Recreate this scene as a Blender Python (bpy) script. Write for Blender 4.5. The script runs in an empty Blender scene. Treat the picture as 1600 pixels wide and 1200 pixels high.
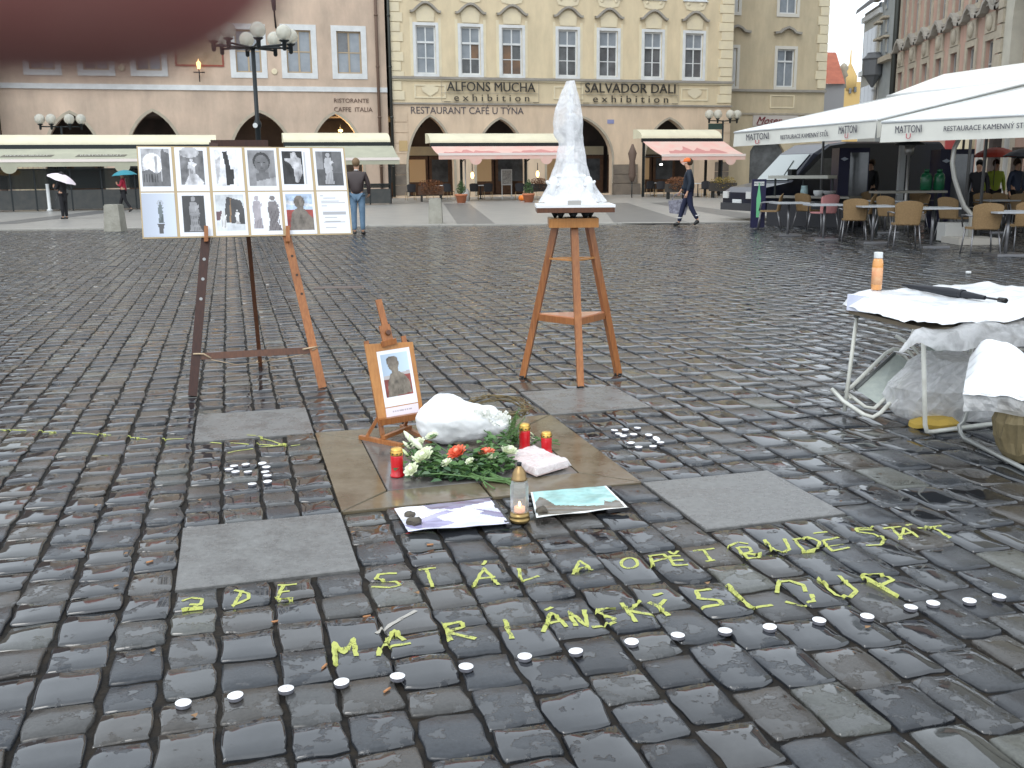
import bpy, bmesh, math, random
import numpy as np
from math import sin, cos, pi, radians, sqrt, atan2
from mathutils import Vector, Matrix, Quaternion, noise as mnoise
from mathutils.geometry import tessellate_polygon
from mathutils.bvhtree import BVHTree
random.seed(7); RNG = np.random.RandomState(11)
scene = bpy.context.scene
COL = scene.collection

# ------------------------------------------------------------------ camera
H = 1.45; FPX = 1550.0; PITCH = radians(12.04); ROLL = radians(-0.57)
FW = Vector((0, cos(PITCH), -sin(PITCH))); UP0 = Vector((0, sin(PITCH), cos(PITCH))); RX0 = Vector((1, 0, 0))
RX = RX0*cos(ROLL) + UP0*sin(ROLL); UP = UP0*cos(ROLL) - RX0*sin(ROLL)
CAM = Vector((0, 0, H))
cd = bpy.data.cameras.new('camera'); cam = bpy.data.objects.new('camera', cd); COL.objects.link(cam)
cam.matrix_world = Matrix.Translation(CAM) @ Matrix((RX, UP, -FW)).transposed().to_4x4()
cd.sensor_width = 36; cd.lens = 36*FPX/1600; cd.clip_start = 0.002; cd.clip_end = 1500
cd.dof.use_dof = True; cd.dof.focus_distance = 6.0; cd.dof.aperture_fstop = 26.0
scene.camera = cam

# ------------------------------------------------------------------ light: overcast
w = bpy.data.worlds.new('World'); scene.world = w; w.use_nodes = True
nt = w.node_tree; bg = nt.nodes['Background']
sky = nt.nodes.new('ShaderNodeTexSky'); sky.sky_type = 'NISHITA'; sky.sun_disc = False
sky.sun_elevation = radians(38); sky.sun_rotation = radians(200); sky.dust_density = 6; sky.air_density = 1.5
hs = nt.nodes.new('ShaderNodeHueSaturation'); hs.inputs['Saturation'].default_value = 0.12
mx = nt.nodes.new('ShaderNodeMixRGB'); mx.inputs[0].default_value = 0.72
mx.inputs[2].default_value = (13.3, 14.6, 16.0, 1)        # even cloud layer over the clear-sky model
nt.links.new(sky.outputs[0], hs.inputs['Color']); nt.links.new(hs.outputs[0], mx.inputs[1])
nt.links.new(mx.outputs[0], bg.inputs['Color']); bg.inputs['Strength'].default_value = 0.11
sd = bpy.data.lights.new('sun', 'SUN'); sd.energy = 0.6; sd.angle = radians(25); sd.color = (1, .97, .92)
sun = bpy.data.objects.new('sun', sd); COL.objects.link(sun)
sun.rotation_euler = (radians(40), 0, radians(-25))
scene.view_settings.view_transform = 'Standard'; scene.view_settings.look = 'None'
scene.view_settings.gamma = 1; scene.view_settings.use_curve_mapping = False; scene.view_settings.exposure = 0.25

# ------------------------------------------------------------------ pixel -> place
def ray(px, py): return FW + RX*((px-800)/FPX) - UP*((py-600)/FPX)
def G(px, py, z=0.0):
    d = ray(px, py); return CAM + d*((z-H)/d.z)
def atY(px, py, Y):
    d = ray(px, py); return CAM + d*(Y/d.y)
def onp(px, py, P, n):
    d = ray(px, py); return CAM + d*((P-CAM).dot(n)/d.dot(n))
YAW = radians(15.55)
E1 = Vector((cos(YAW), sin(YAW), 0)); E2 = Vector((-sin(YAW), cos(YAW), 0))
P0 = Vector((8.22, 63.89, 0))
def L(px, py, v=0.0):                     # facade frame: (u, z) on the plane v metres behind the facade line
    Q = onp(px, py, P0+E2*v, E2)-P0
    return Q.dot(E1), Q.z

# ------------------------------------------------------------------ materials
MATS = {}
def mat(name, col, rough=0.6, metal=0.0, col2=None, nscale=3.0, bump=0.0, bscale=None, spec=0.5, trans=0.0,
        emis=None, estr=0.0, alpha=1.0, ndetail=6, contrast=(0.35, 0.65), coat=0.0, ior=1.45, wave=None, sss=0):
    if name in MATS: return MATS[name]
    m = bpy.data.materials.new(name); m.use_nodes = True
    t = m.node_tree; p = t.nodes['Principled BSDF']
    c = tuple(col)+(1,)
    p.inputs['Base Color'].default_value = c; p.inputs['Roughness'].default_value = rough
    p.inputs['Metallic'].default_value = metal; p.inputs['Specular IOR Level'].default_value = spec
    p.inputs['Transmission Weight'].default_value = trans; p.inputs['IOR'].default_value = ior
    p.inputs['Alpha'].default_value = alpha; p.inputs['Coat Weight'].default_value = coat
    if sss: p.inputs['Subsurface Weight'].default_value = sss; p.inputs['Subsurface Radius'].default_value = (.01, .004, .002); p.inputs['Subsurface Scale'].default_value = 1.0
    if emis: p.inputs['Emission Color'].default_value = tuple(emis)+(1,); p.inputs['Emission Strength'].default_value = estr
    tc = t.nodes.new('ShaderNodeTexCoord')
    if col2:
        n = t.nodes.new('ShaderNodeTexNoise'); n.inputs['Scale'].default_value = nscale; n.inputs['Detail'].default_value = ndetail
        n.inputs['Roughness'].default_value = 0.6
        if wave:
            mp = t.nodes.new('ShaderNodeMapping'); mp.inputs['Scale'].default_value = wave
            t.links.new(tc.outputs['Object'], mp.inputs[0]); t.links.new(mp.outputs[0], n.inputs[0])
        else: t.links.new(tc.outputs['Object'], n.inputs[0])
        r = t.nodes.new('ShaderNodeMapRange'); r.inputs[1].default_value = contrast[0]; r.inputs[2].default_value = contrast[1]
        mm = t.nodes.new('ShaderNodeMixRGB'); mm.inputs[1].default_value = c; mm.inputs[2].default_value = tuple(col2)+(1,)
        t.links.new(n.outputs[0], r.inputs[0]); t.links.new(r.outputs[0], mm.inputs[0]); t.links.new(mm.outputs[0], p.inputs['Base Color'])
    if bump:
        b = t.nodes.new('ShaderNodeBump'); b.inputs['Strength'].default_value = 1; b.inputs['Distance'].default_value = bump
        n2 = t.nodes.new('ShaderNodeTexNoise'); n2.inputs['Scale'].default_value = bscale or nscale*4; n2.inputs['Detail'].default_value = 5
        t.links.new(tc.outputs['Object'], n2.inputs[0]); t.links.new(n2.outputs[0], b.inputs['Height']); t.links.new(b.outputs[0], p.inputs['Normal'])
    MATS[name] = m; return m

def mottle(m, scale, lo, hi, stretch=(1,1,1), r0=.35, r1=.65, rough=None):
    """stains: multiplies the base colour by a second noise"""
    t = m.node_tree; p = t.nodes['Principled BSDF']; src = p.inputs['Base Color'].links[0].from_socket
    tc = t.nodes.new('ShaderNodeTexCoord'); mp = t.nodes.new('ShaderNodeMapping'); mp.inputs['Scale'].default_value = stretch
    n = t.nodes.new('ShaderNodeTexNoise'); n.inputs['Scale'].default_value = scale; n.inputs['Detail'].default_value = 8; n.inputs['Roughness'].default_value = .65
    r = t.nodes.new('ShaderNodeMapRange'); r.inputs[1].default_value = r0; r.inputs[2].default_value = r1; r.inputs[3].default_value = lo; r.inputs[4].default_value = hi
    mm = t.nodes.new('ShaderNodeMixRGB'); mm.blend_type = 'MULTIPLY'; mm.inputs[0].default_value = 1
    t.links.new(tc.outputs['Object'], mp.inputs[0]); t.links.new(mp.outputs[0], n.inputs[0]); t.links.new(n.outputs[0], r.inputs[0]); t.links.new(src, mm.inputs[1]); t.links.new(r.outputs[0], mm.inputs[2]); t.links.new(mm.outputs[0], p.inputs['Base Color'])
    if rough:
        q = t.nodes.new('ShaderNodeMapRange'); q.inputs[1].default_value = r0; q.inputs[2].default_value = r1; q.inputs[3].default_value = rough[0]; q.inputs[4].default_value = rough[1]; t.links.new(n.outputs[0], q.inputs[0]); t.links.new(q.outputs[0], p.inputs['Roughness'])

def attr_mat(name, rough=0.5, attr='Col', spec=.4):          # printed picture: colour comes from the mesh
    if name in MATS: return MATS[name]
    m = bpy.data.materials.new(name); m.use_nodes = True; t = m.node_tree; p = t.nodes['Principled BSDF']
    a = t.nodes.new('ShaderNodeVertexColor'); a.layer_name = attr
    t.links.new(a.outputs[0], p.inputs['Base Color']); p.inputs['Roughness'].default_value = rough
    p.inputs['Specular IOR Level'].default_value = spec
    MATS[name] = m; return m

# ------------------------------------------------------------------ mesh builder
class MB:
    def __init__(s): s.v = []; s.f = []; s.m = []; s.sm = []
    def add(s, vs, fs, mi=0, smooth=False):
        o = len(s.v); s.v += [tuple(x) for x in vs]
        for f in fs: s.f.append(tuple(i+o for i in f)); s.m.append(mi); s.sm.append(smooth)
        return s
    def box(s, a, b, mi=0):
        x0, y0, z0 = [min(a[i], b[i]) for i in range(3)]; x1, y1, z1 = [max(a[i], b[i]) for i in range(3)]
        return s.add([(x0,y0,z0),(x1,y0,z0),(x1,y1,z0),(x0,y1,z0),(x0,y0,z1),(x1,y0,z1),(x1,y1,z1),(x0,y1,z1)],
                     [(0,3,2,1),(4,5,6,7),(0,1,5,4),(1,2,6,5),(2,3,7,6),(3,0,4,7)], mi)
    def bar(s, p, q, w, d, up=(0,0,1), mi=0, w2=None):      # rectangular bar from p to q; w across, d along 'up'
        p = Vector(p); q = Vector(q); t = (q-p).normalized(); u = Vector(up)
        if abs(t.dot(u)) > .99: u = Vector((0, 1, 0))
        a = t.cross(u).normalized(); b = a.cross(t).normalized(); vs = []
        for c, ww in ((p, w), (q, w2 or w)):
            for i, j in ((-1,-1),(1,-1),(1,1),(-1,1)): vs.append(c+a*(i*ww/2)+b*(j*d/2))
        return s.add(vs, [(0,1,2,3),(7,6,5,4),(0,4,5,1),(1,5,6,2),(2,6,7,3),(3,7,4,0)], mi)
    def tube(s, pts, r, n=8, mi=0, closed=False, caps=True, r2=None):
        pts = [Vector(p) for p in pts]; N = len(pts)
        o = len(s.v); prev = None
        for i, p in enumerate(pts):
            if closed: t = pts[(i+1) % N]-pts[i-1]
            else: t = pts[min(i+1, N-1)]-pts[max(i-1, 0)]
            t.normalize()
            if prev is None:
                a = t.orthogonal().normalized()
            else:
                a = (prev-t*prev.dot(t)); a = a.normalized() if a.length > 1e-6 else t.orthogonal().normalized()
            prev = a; b = t.cross(a)
            rr = r[i] if isinstance(r, (list, tuple)) else (r if r2 is None else r+(r2-r)*i/(N-1))
            for k in range(n):
                an = 2*pi*k/n; s.v.append(tuple(p+a*(rr*cos(an))+b*(rr*sin(an))))
        for i in range(N if closed else N-1):
            for k in range(n):
                i2 = (i+1) % N
                s.f.append((o+i*n+k, o+i*n+(k+1) % n, o+i2*n+(k+1) % n, o+i2*n+k)); s.m.append(mi); s.sm.append(True)
        if caps and not closed:
            s.f.append(tuple(o+k for k in reversed(range(n)))); s.m.append(mi); s.sm.append(False)
            s.f.append(tuple(o+(N-1)*n+k for k in range(n))); s.m.append(mi); s.sm.append(False)
        return s
    def lathe(s, prof, c=(0,0,0), n=16, mi=0, smooth=True, axis=None):
        c = Vector(c); o = len(s.v)
        R = Matrix.Identity(3) if axis is None else Vector((0,0,1)).rotation_difference(Vector(axis)).to_matrix()
        for r, z in prof:
            for k in range(n):
                a = 2*pi*k/n; s.v.append(tuple(c+R@Vector((r*cos(a), r*sin(a), z))))
        for i in range(len(prof)-1):
            for k in range(n):
                s.f.append((o+i*n+k, o+i*n+(k+1) % n, o+(i+1)*n+(k+1) % n, o+(i+1)*n+k)); s.m.append(mi); s.sm.append(smooth)
        s.f.append(tuple(o+k for k in reversed(range(n)))); s.m.append(mi); s.sm.append(False)
        s.f.append(tuple(o+(len(prof)-1)*n+k for k in range(n))); s.m.append(mi); s.sm.append(False)
        return s
    def sphere(s, c, r, n=12, m=8, mi=0, sc=(1,1,1)):
        c = Vector(c); o = len(s.v)
        for i in range(m+1):
            a = pi*i/m
            for k in range(n):
                b = 2*pi*k/n; s.v.append((c.x+r*sc[0]*sin(a)*cos(b), c.y+r*sc[1]*sin(a)*sin(b), c.z-r*sc[2]*cos(a)))
        for i in range(m):
            for k in range(n):
                s.f.append((o+i*n+k, o+i*n+(k+1) % n, o+(i+1)*n+(k+1) % n, o+(i+1)*n+k)); s.m.append(mi); s.sm.append(True)
        return s
    def slab(s, poly, off, mi=0, mside=None):                # polygon (3-D points) thickened by vector off
        n = len(poly); P = [Vector(p) for p in poly]; off = Vector(off)
        vs = P+[p+off for p in P]
        s.add(vs, [tuple(range(n)), tuple(reversed(range(n, 2*n)))], mi)
        s.add(vs, [(i, n+i, n+(i+1) % n, (i+1) % n) for i in range(n)], mi if mside is None else mside)
        return s
    def holes(s, outer, hs, y, depth, mi=0, mr=None):        # wall in the x,z plane with holes and reveals
        polys = [[Vector((a, b, 0)) for a, b in outer]]+[[Vector((a, b, 0)) for a, b in h] for h in hs]
        tr = tessellate_polygon(polys); flat = [p for q in polys for p in q]
        s.add([(p.x, y, p.y) for p in flat], [tuple(t) for t in tr], mi)
        for q in polys[1:]:
            n = len(q)
            s.add([(p.x, y, p.y) for p in q]+[(p.x, y+depth, p.y) for p in q],
                  [(i, (i+1) % n, n+(i+1) % n, n+i) for i in range(n)], mi if mr is None else mr)
        return s
    def mesh(s, name, mats, off=(0,0,0)):
        me = bpy.data.meshes.new(name)
        me.from_pydata([(a-off[0], b-off[1], c-off[2]) for a, b, c in s.v], [], s.f)
        for m in (mats if isinstance(mats, (list, tuple)) else [mats]): me.materials.append(m)
        me.polygons.foreach_set('material_index', s.m); me.polygons.foreach_set('use_smooth', s.sm)
        me.update(); return me

class Thing: pass
def setp(o, label=None, cat=None, group=None, kind=None):
    if label: o['label'] = label
    if cat: o['category'] = cat
    if group: o['group'] = group
    if kind: o['kind'] = kind
def thing(name, label, cat, pos=(0,0,0), frame='W', rot=0.0, group=None, kind=None):
    o = bpy.data.objects.new(name, None); COL.objects.link(o); o.empty_display_size = .1
    t = Thing(); t.o = o; pos = Vector(pos)
    if frame == 'W': o.location = pos; t.off = tuple(pos)
    elif frame == 'F':
        o.location = P0+E1*pos.x+E2*pos.y+Vector((0,0,pos.z)); o.rotation_euler = (0,0,YAW); t.off = tuple(pos)
    else: o.location = pos; o.rotation_euler = (0,0,rot); t.off = (0,0,0)
    setp(o, label, cat, group, kind); return t
def part(t, mb, name, mats, label=None, parent=None, kind=None):
    me = mb.mesh(name, mats, t.off) if isinstance(mb, MB) else mb
    o = bpy.data.objects.new(name, me); COL.objects.link(o); o.parent = parent or t.o
    if label: o['label'] = label
    if kind: o['kind'] = kind
    return o
def single(mb, name, mats, label, cat, pos=(0,0,0), frame='W', group=None, kind=None):
    pos = Vector(pos); me = mb.mesh(name, mats, tuple(pos)); o = bpy.data.objects.new(name, me); COL.objects.link(o)
    if frame == 'F': o.location = P0+E1*pos.x+E2*pos.y+Vector((0,0,pos.z)); o.rotation_euler = (0,0,YAW)
    else: o.location = pos
    setp(o, label, cat, group, kind); return o
def dup(root, loc=None, rotz=None, label=None, group=None):
    r = root.copy(); COL.objects.link(r)
    if loc is not None: r.location = loc
    if rotz is not None: r.rotation_euler = (r.rotation_euler[0], r.rotation_euler[1], rotz)
    if label: r['label'] = label
    if group: r['group'] = group
    for ch in list(root.children):
        c = ch.copy(); COL.objects.link(c); c.parent = r
        for g in ch.children:
            d = g.copy(); COL.objects.link(d); d.parent = c
    return r
def textmesh(name, body, x0, x1, z0, z1, y, t=0.02, space=1.0, font_shear=0, mats=None, back=None, spacing=1.0):
    """lettering in the x,z plane at depth y, fitted to the box"""
    cu = bpy.data.curves.new('t', 'FONT'); cu.body = body; cu.extrude = 0.5; cu.space_character = spacing; cu.shear = font_shear
    cu.resolution_u = 3
    ob = bpy.data.objects.new('t', cu); COL.objects.link(ob); dg = bpy.context.evaluated_depsgraph_get(); dg.update()
    me = bpy.data.meshes.new_from_object(ob.evaluated_get(dg)); bpy.data.objects.remove(ob); bpy.data.curves.remove(cu)
    co = np.zeros(len(me.vertices)*3); me.vertices.foreach_get('co', co); co = co.reshape(-1, 3)
    mn = co.min(0); mxx = co.max(0)
    X = x0+(co[:, 0]-mn[0])/(mxx[0]-mn[0])*(x1-x0); Z = z0+(co[:, 1]-mn[1])/(mxx[1]-mn[1])*(z1-z0)
    Yv = y-(co[:, 2]-mn[2])/(mxx[2]-mn[2])*t
    mb = MB(); mb.v = list(zip(X, Yv, Z)); 
    for p in me.polygons: mb.f.append(tuple(p.vertices)); mb.m.append(0); mb.sm.append(False)
    bpy.data.meshes.remove(me); return mb
def remap(mb, fn): mb.v = [tuple(fn(Vector(p))) for p in mb.v]; return mb
# ------------------------------------------------------------------ palette
plaster_pink = mat('plaster_pink', (.60,.465,.36), .85, col2=(.52,.41,.32), nscale=.6, bump=.006, bscale=9, contrast=(.4,.62))
plaster_yellow = mat('plaster_yellow', (.68,.57,.385), .85, col2=(.62,.53,.36), nscale=.5, bump=.004, bscale=9)
plaster_peach = mat('plaster_peach', (.68,.53,.38), .85, col2=(.62,.49,.36), nscale=.5, bump=.004, bscale=9)
plaster_cream = mat('plaster_cream', (.72,.64,.45), .8, col2=(.64,.57,.42), nscale=1.5)
plaster_beige = mat('plaster_beige', (.56,.47,.32), .85, col2=(.50,.43,.30), nscale=.5, bump=.004, bscale=9)
plaster_red = mat('plaster_red', (.48,.31,.245), .85, col2=(.41,.28,.225), nscale=.6)
stone_trim = mat('stone_trim', (.44,.39,.30), .8, col2=(.34,.30,.24), nscale=2)
ledge_grey = mat('ledge_grey', (.26,.24,.21), .8, col2=(.34,.32,.28), nscale=1.2)
white_paint = mat('white_paint', (.68,.70,.70), .6, col2=(.58,.60,.60), nscale=2)
wood_tan = mat('wood_tan', (.42,.33,.22), .6)
glass_dark = mat('glass_dark', (.07,.075,.08), .08, spec=1.0, col2=(.16,.17,.18), nscale=.9)
glass_curtain = mat('glass_curtain', (.28,.31,.34), .12, spec=1.0, col2=(.20,.23,.26), nscale=1.2)
glass_warm = mat('glass_warm', (.22,.13,.08), .1, spec=1.0, col2=(.10,.08,.07), nscale=1.2)
for m_, sc_, lo_ in ((plaster_pink,.35,.80),(plaster_yellow,.5,.86),(plaster_peach,.5,.84),(plaster_beige,.5,.84),(plaster_red,.4,.78)): mottle(m_, sc_, lo_, 1.05, (2.2,2.2,.7))
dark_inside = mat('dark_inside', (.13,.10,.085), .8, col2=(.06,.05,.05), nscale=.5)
dark_stone = mat('dark_stone', (.20,.165,.13), .85, col2=(.13,.11,.09), nscale=1.5, bump=.01, bscale=6)
iron = mat('iron', (.02,.025,.027), .45, metal=.3)
pipe_m = mat('drain_metal', (.06,.065,.06), .5, metal=.6)
tile_red = mat('roof_tile', (.42,.13,.075), .8, col2=(.33,.10,.06), nscale=2)
slate = mat('roof_slate', (.10,.10,.105), .6)
black_letter = mat('black_letter', (.035,.033,.03), .5)

# ------------------------------------------------------------------ ground, cobbles, slabs
BO = Vector((-.7819*1.45, 3.7979*1.45, 0)); GW = .9789*1.45; GS = .4601*1.45
def gp(a, b, z=0.0): return BO+E1*a+E2*b+Vector((0,0,z))
mbg = MB()
joint_mat = mat('joint_dirt', (.006,.006,.006), .75, spec=.25, col2=(.024,.018,.012), nscale=14, bump=.006, bscale=60)
far_mat = mat('far_ground', (.10,.09,.08), .4)
mbg.add([(-400,-60,-.013),(400,-60,-.013),(400,900,-.013),(-400,900,-.013)], [(0,1,2,3)])
ground = single(mbg, 'ground', [joint_mat], 'dark wet bedding under the cobbled square', None, kind='structure')

def cobble_material():
    m = bpy.data.materials.new('wet_cobble'); m.use_nodes = True; t = m.node_tree; p = t.nodes['Principled BSDF']; N = t.nodes.new; K = t.links.new
    geo = N('ShaderNodeNewGeometry'); a = N('ShaderNodeVertexColor'); a.layer_name = 'rnd'; sep = N('ShaderNodeSeparateColor'); K(a.outputs[0], sep.inputs[0])
    def noise(s, d=5, r=.55, loc=None):
        n = N('ShaderNodeTexNoise'); n.inputs['Scale'].default_value = s; n.inputs['Detail'].default_value = d; n.inputs['Roughness'].default_value = r
        K(geo.outputs['Position'], n.inputs[0]); return n
    def mapr(x, a0, a1, b0=0, b1=1):
        r = N('ShaderNodeMapRange'); r.inputs[1].default_value = a0; r.inputs[2].default_value = a1; r.inputs[3].default_value = b0; r.inputs[4].default_value = b1; K(x, r.inputs[0]); return r.outputs[0]
    def math(op, x, y):
        r = N('ShaderNodeMath'); r.operation = op
        for i, q in enumerate((x, y)):
            if isinstance(q, (int, float)): r.inputs[i].default_value = q
            else: K(q, r.inputs[i])
        return r.outputs[0]
    cr = N('ShaderNodeValToRGB'); e = cr.color_ramp.elements
    e[0].position = 0; e[0].color = (.022,.024,.028,1); e[1].position = 1; e[1].color = (.12,.12,.11,1)
    for pos, c in ((.30,(.030,.035,.043)), (.60,(.040,.044,.050)), (.80,(.062,.053,.043)), (.92,(.060,.064,.066)), (.975,(.105,.108,.092))):
        q = e.new(pos); q.color = c+(1,)
    K(sep.outputs[0], cr.inputs[0])
    fine = noise(70, 6, .7); v1 = mapr(fine.outputs[0], .3, .7, .70, 1.25)
    mul = N('ShaderNodeMixRGB'); mul.blend_type = 'MULTIPLY'; mul.inputs[0].default_value = 1; K(cr.outputs[0], mul.inputs[1])
    # wet film: blotchy, each stone a little different
    big = noise(9.0, 7, .62); sh = math('ADD', big.outputs[0], math('MULTIPLY', math('SUBTRACT', sep.outputs[1], .5), .28))
    film = mapr(sh, .455, .485)
    wetdark = mapr(film, 0, 1, .80, .55)
    K(math('MULTIPLY', v1, wetdark), mul.inputs[2])
    K(mul.outputs[0], p.inputs['Base Color'])
    r1 = mapr(fine.outputs[0], .3, .7, .14, .24)
    rr = math('ADD', math('MULTIPLY', r1, math('SUBTRACT', 1, film)), math('MULTIPLY', .045, film))
    K(rr, p.inputs['Roughness']); K(math('ADD', .50, math('MULTIPLY', .52, film)), p.inputs['Specular IOR Level']); p.inputs['IOR'].default_value = 1.5
    b = N('ShaderNodeBump'); b.inputs['Distance'].default_value = .0013; b.inputs['Strength'].default_value = 1
    mid = noise(22, 4, .6)
    hgt = math('ADD', math('MULTIPLY', math('MULTIPLY', fine.outputs[0], math('SUBTRACT', 1.05, film)), .55), math('MULTIPLY', mid.outputs[0], math('ADD', .14, math('MULTIPLY', math('SUBTRACT', 1, film), .75))))
    K(hgt, b.inputs['Height']); K(b.outputs[0], p.inputs['Normal'])
    MATS['wet_cobble'] = m; return m
cob_mat = cobble_material()

def gen_cobbles():
    rs = np.random.RandomState(5); out = []           # a0,a1,b0,b1
    edges = []
    x = -GS
    # column edges: four per slab, eight across the centre plate, then outwards
    ce = list(np.linspace(-GS, 0, 5))+list(np.linspace(0, GW, 9)[1:])+list(np.linspace(GW, GW+GS, 5)[1:])
    ce = [c+(0 if min(abs(c+GS), abs(c), abs(c-GW), abs(c-GW-GS)) < 1e-3 else rs.uniform(-.01, .01)) for c in ce]
    while ce[0] > -27: ce.insert(0, ce[0]-rs.uniform(.158, .195))
    while ce[-1] < 27: ce.append(ce[-1]+rs.uniform(.175, .222))
    br = [GS, 0, -GW, -GW-GS]
    for i in range(len(ce)-1):
        a0, a1 = ce[i], ce[i+1]; am = (a0+a1)/2
        inA = -GS < am < 0; inB = 0 < am < GW; inC = GW < am < GW+GS
        if inA or inC: spans = [(GS, 30), (-GW, 0), (-9, -GW-GS)]
        elif inB: spans = [(0, 30), (-9, -GW)]
        else: spans = [(-9, 30)]
        mean = .185 if am < GW*.6 else .262
        for s0, s1 in spans:
            b = s0 + (rs.uniform(0, .1) if s0 == -9 else 0); ls = []
            if s1-s0 < 2:
                n = int(round((s1-s0)/.205)); q = np.linspace(s0, s1, n+1); q[1:-1] += rs.uniform(-.012, .012, n-1); seq = list(q)
            else:
                seq = [b]
                while seq[-1] < s1: seq.append(seq[-1]+mean*rs.uniform(.78, 1.28))
                if s1 < 29: sc = (s1-b)/(seq[-1]-b); seq = [b+(q-b)*sc for q in seq]
            for j in range(len(seq)-1): out.append((a0, a1, seq[j], seq[j+1]))
    A = np.array(out)
    cx = (A[:, 0]+A[:, 1])/2; cy = (A[:, 2]+A[:, 3])/2
    Xw = BO.x+E1.x*cx+E2.x*cy; Yw = BO.y+E1.y*cx+E2.y*cy
    keep = (Yw < 28.05) & (Yw > .9) & (np.abs(Xw) < 2.2+Yw*.60)
    return A[keep], Xw[keep], Yw[keep]
CA, CX, CY = gen_cobbles()
def stone_arrays(A, n, rs, gap):
    """n x n top grid per stone -> verts (N, n*n, 3) in the grid frame, outermost ring drops into the joint"""
    N = len(A); hx = (A[:, 1]-A[:, 0])/2-gap/2; hy = (A[:, 3]-A[:, 2])/2-gap/2
    cx = (A[:, 0]+A[:, 1])/2; cy = (A[:, 2]+A[:, 3])/2
    if n >= 8: s = np.array([-1,-1,-.955,-.86,-.3,.3,.86,.955,1,1])
    elif n == 6: s = np.array([-1,-1,-.84,.84,1,1]); 
    n = len(s); S, T = np.meshgrid(s, s, indexing='ij'); ring = np.zeros((n, n), bool); ring[0] = ring[-1] = True; ring[:, 0] = ring[:, -1] = True
    S = S.ravel(); T = T.ravel(); ring = ring.ravel()
    rnd = rs.uniform(.02, .11, (N, 1)); k = 1-rnd*(S**4*T**4)[None, :]
    jx = rs.uniform(-.007, .007, (N, 4)); jy = rs.uniform(-.007, .007, (N, 4))
    wts = np.stack([(1-S)*(1-T), (1+S)*(1-T), (1+S)*(1+T), (1-S)*(1+T)], 0)/4
    X = cx[:, None]+hx[:, None]*S[None]*k+jx@wts; Y = cy[:, None]+hy[:, None]*T[None]*k+jy@wts
    d = np.maximum(np.abs(S), np.abs(T))
    edge = np.where(d > .98, 1.0, np.where(d > .9, .33, np.where(d > .8, .05, 0)))
    if n == 6: edge = np.where(d > .9, 1.0, 0.10)
    if n == 10:
        ph = rs.uniform(0, 6.28, (N, 6)); am = rs.uniform(.3, 1, (N, 3))
        wob = .0045*(am[:, :1]*np.sin(3.1*T[None]+ph[:, :1]*1)+.6*np.sin(7*T[None]+ph[:, 1:2]))
        wob2 = .0045*(am[:, 1:2]*np.sin(3.3*S[None]+ph[:, 2:3])+.6*np.sin(6.3*S[None]+ph[:, 3:4]))
        X += wob*np.sign(S)*(np.abs(S) > .6); Y += wob2*np.sign(T)*(np.abs(T) > .6)
        und = .0022*np.sin(2.2*S[None]+ph[:, 4:5])*np.sin(2.0*T[None]+ph[:, 5:6])+rs.normal(0, .0005, X.shape)
    else: und = 0
    tx = rs.normal(0, .0065, (N, 1)); ty = rs.normal(0, .0065, (N, 1)); h0 = rs.normal(0, .0022, (N, 1))
    Z = h0+tx*hx[:, None]*S+ty*hy[:, None]*T+und-((.008+rs.uniform(0, .006, (N, 1))) if n == 10 else .0045)*edge-.001*d**2
    Z = np.where(ring[None], -.05, Z)
    W = np.stack([BO.x+E1.x*X+E2.x*Y, BO.y+E1.y*X+E2.y*Y, Z], 2)
    f = [(i*n+j, (i+1)*n+j, (i+1)*n+j+1, i*n+j+1) for i in range(n-1) for j in range(n-1)
         if not ((i in (0, n-2)) and (j in (0, n-2)))]
    # keep corner cells too: they close the sides
    f = [(i*n+j, (i+1)*n+j, (i+1)*n+j+1, i*n+j+1) for i in range(n-1) for j in range(n-1)]
    return W, f
def np_mesh(name, V, F, rnd, m):
    me = bpy.data.meshes.new(name); nv = len(V); nf = len(F)
    me.vertices.add(nv); me.vertices.foreach_set('co', V.astype(np.float32).ravel())
    me.loops.add(nf*4); me.loops.foreach_set('vertex_index', F.astype(np.int32).ravel())
    me.polygons.add(nf); me.polygons.foreach_set('loop_start', np.arange(0, nf*4, 4, dtype=np.int32))
    me.polygons.foreach_set('loop_total', np.full(nf, 4, np.int32))
    me.update(calc_edges=True); me.polygons.foreach_set('use_smooth', np.ones(nf, bool))
    ca = me.color_attributes.new('rnd', 'FLOAT_COLOR', 'POINT'); ca.data.foreach_set('color', rnd.astype(np.float32).ravel())
    me.materials.append(m); return me
rs = np.random.RandomState(3)
near = CY < 9.5
ppx = FPX/ (CY*cos(PITCH)+H*sin(PITCH))
inside = near & (np.abs(CX)*ppx < 815) & (CY > 2.0)
order = np.argsort(np.where(inside, CY, 1e9))[:300]
isobj = np.zeros(len(CY), bool); isobj[order] = True
BVV = []; BVF = []
rndN = rs.uniform(0, 1, (len(CY), 3))
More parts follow.
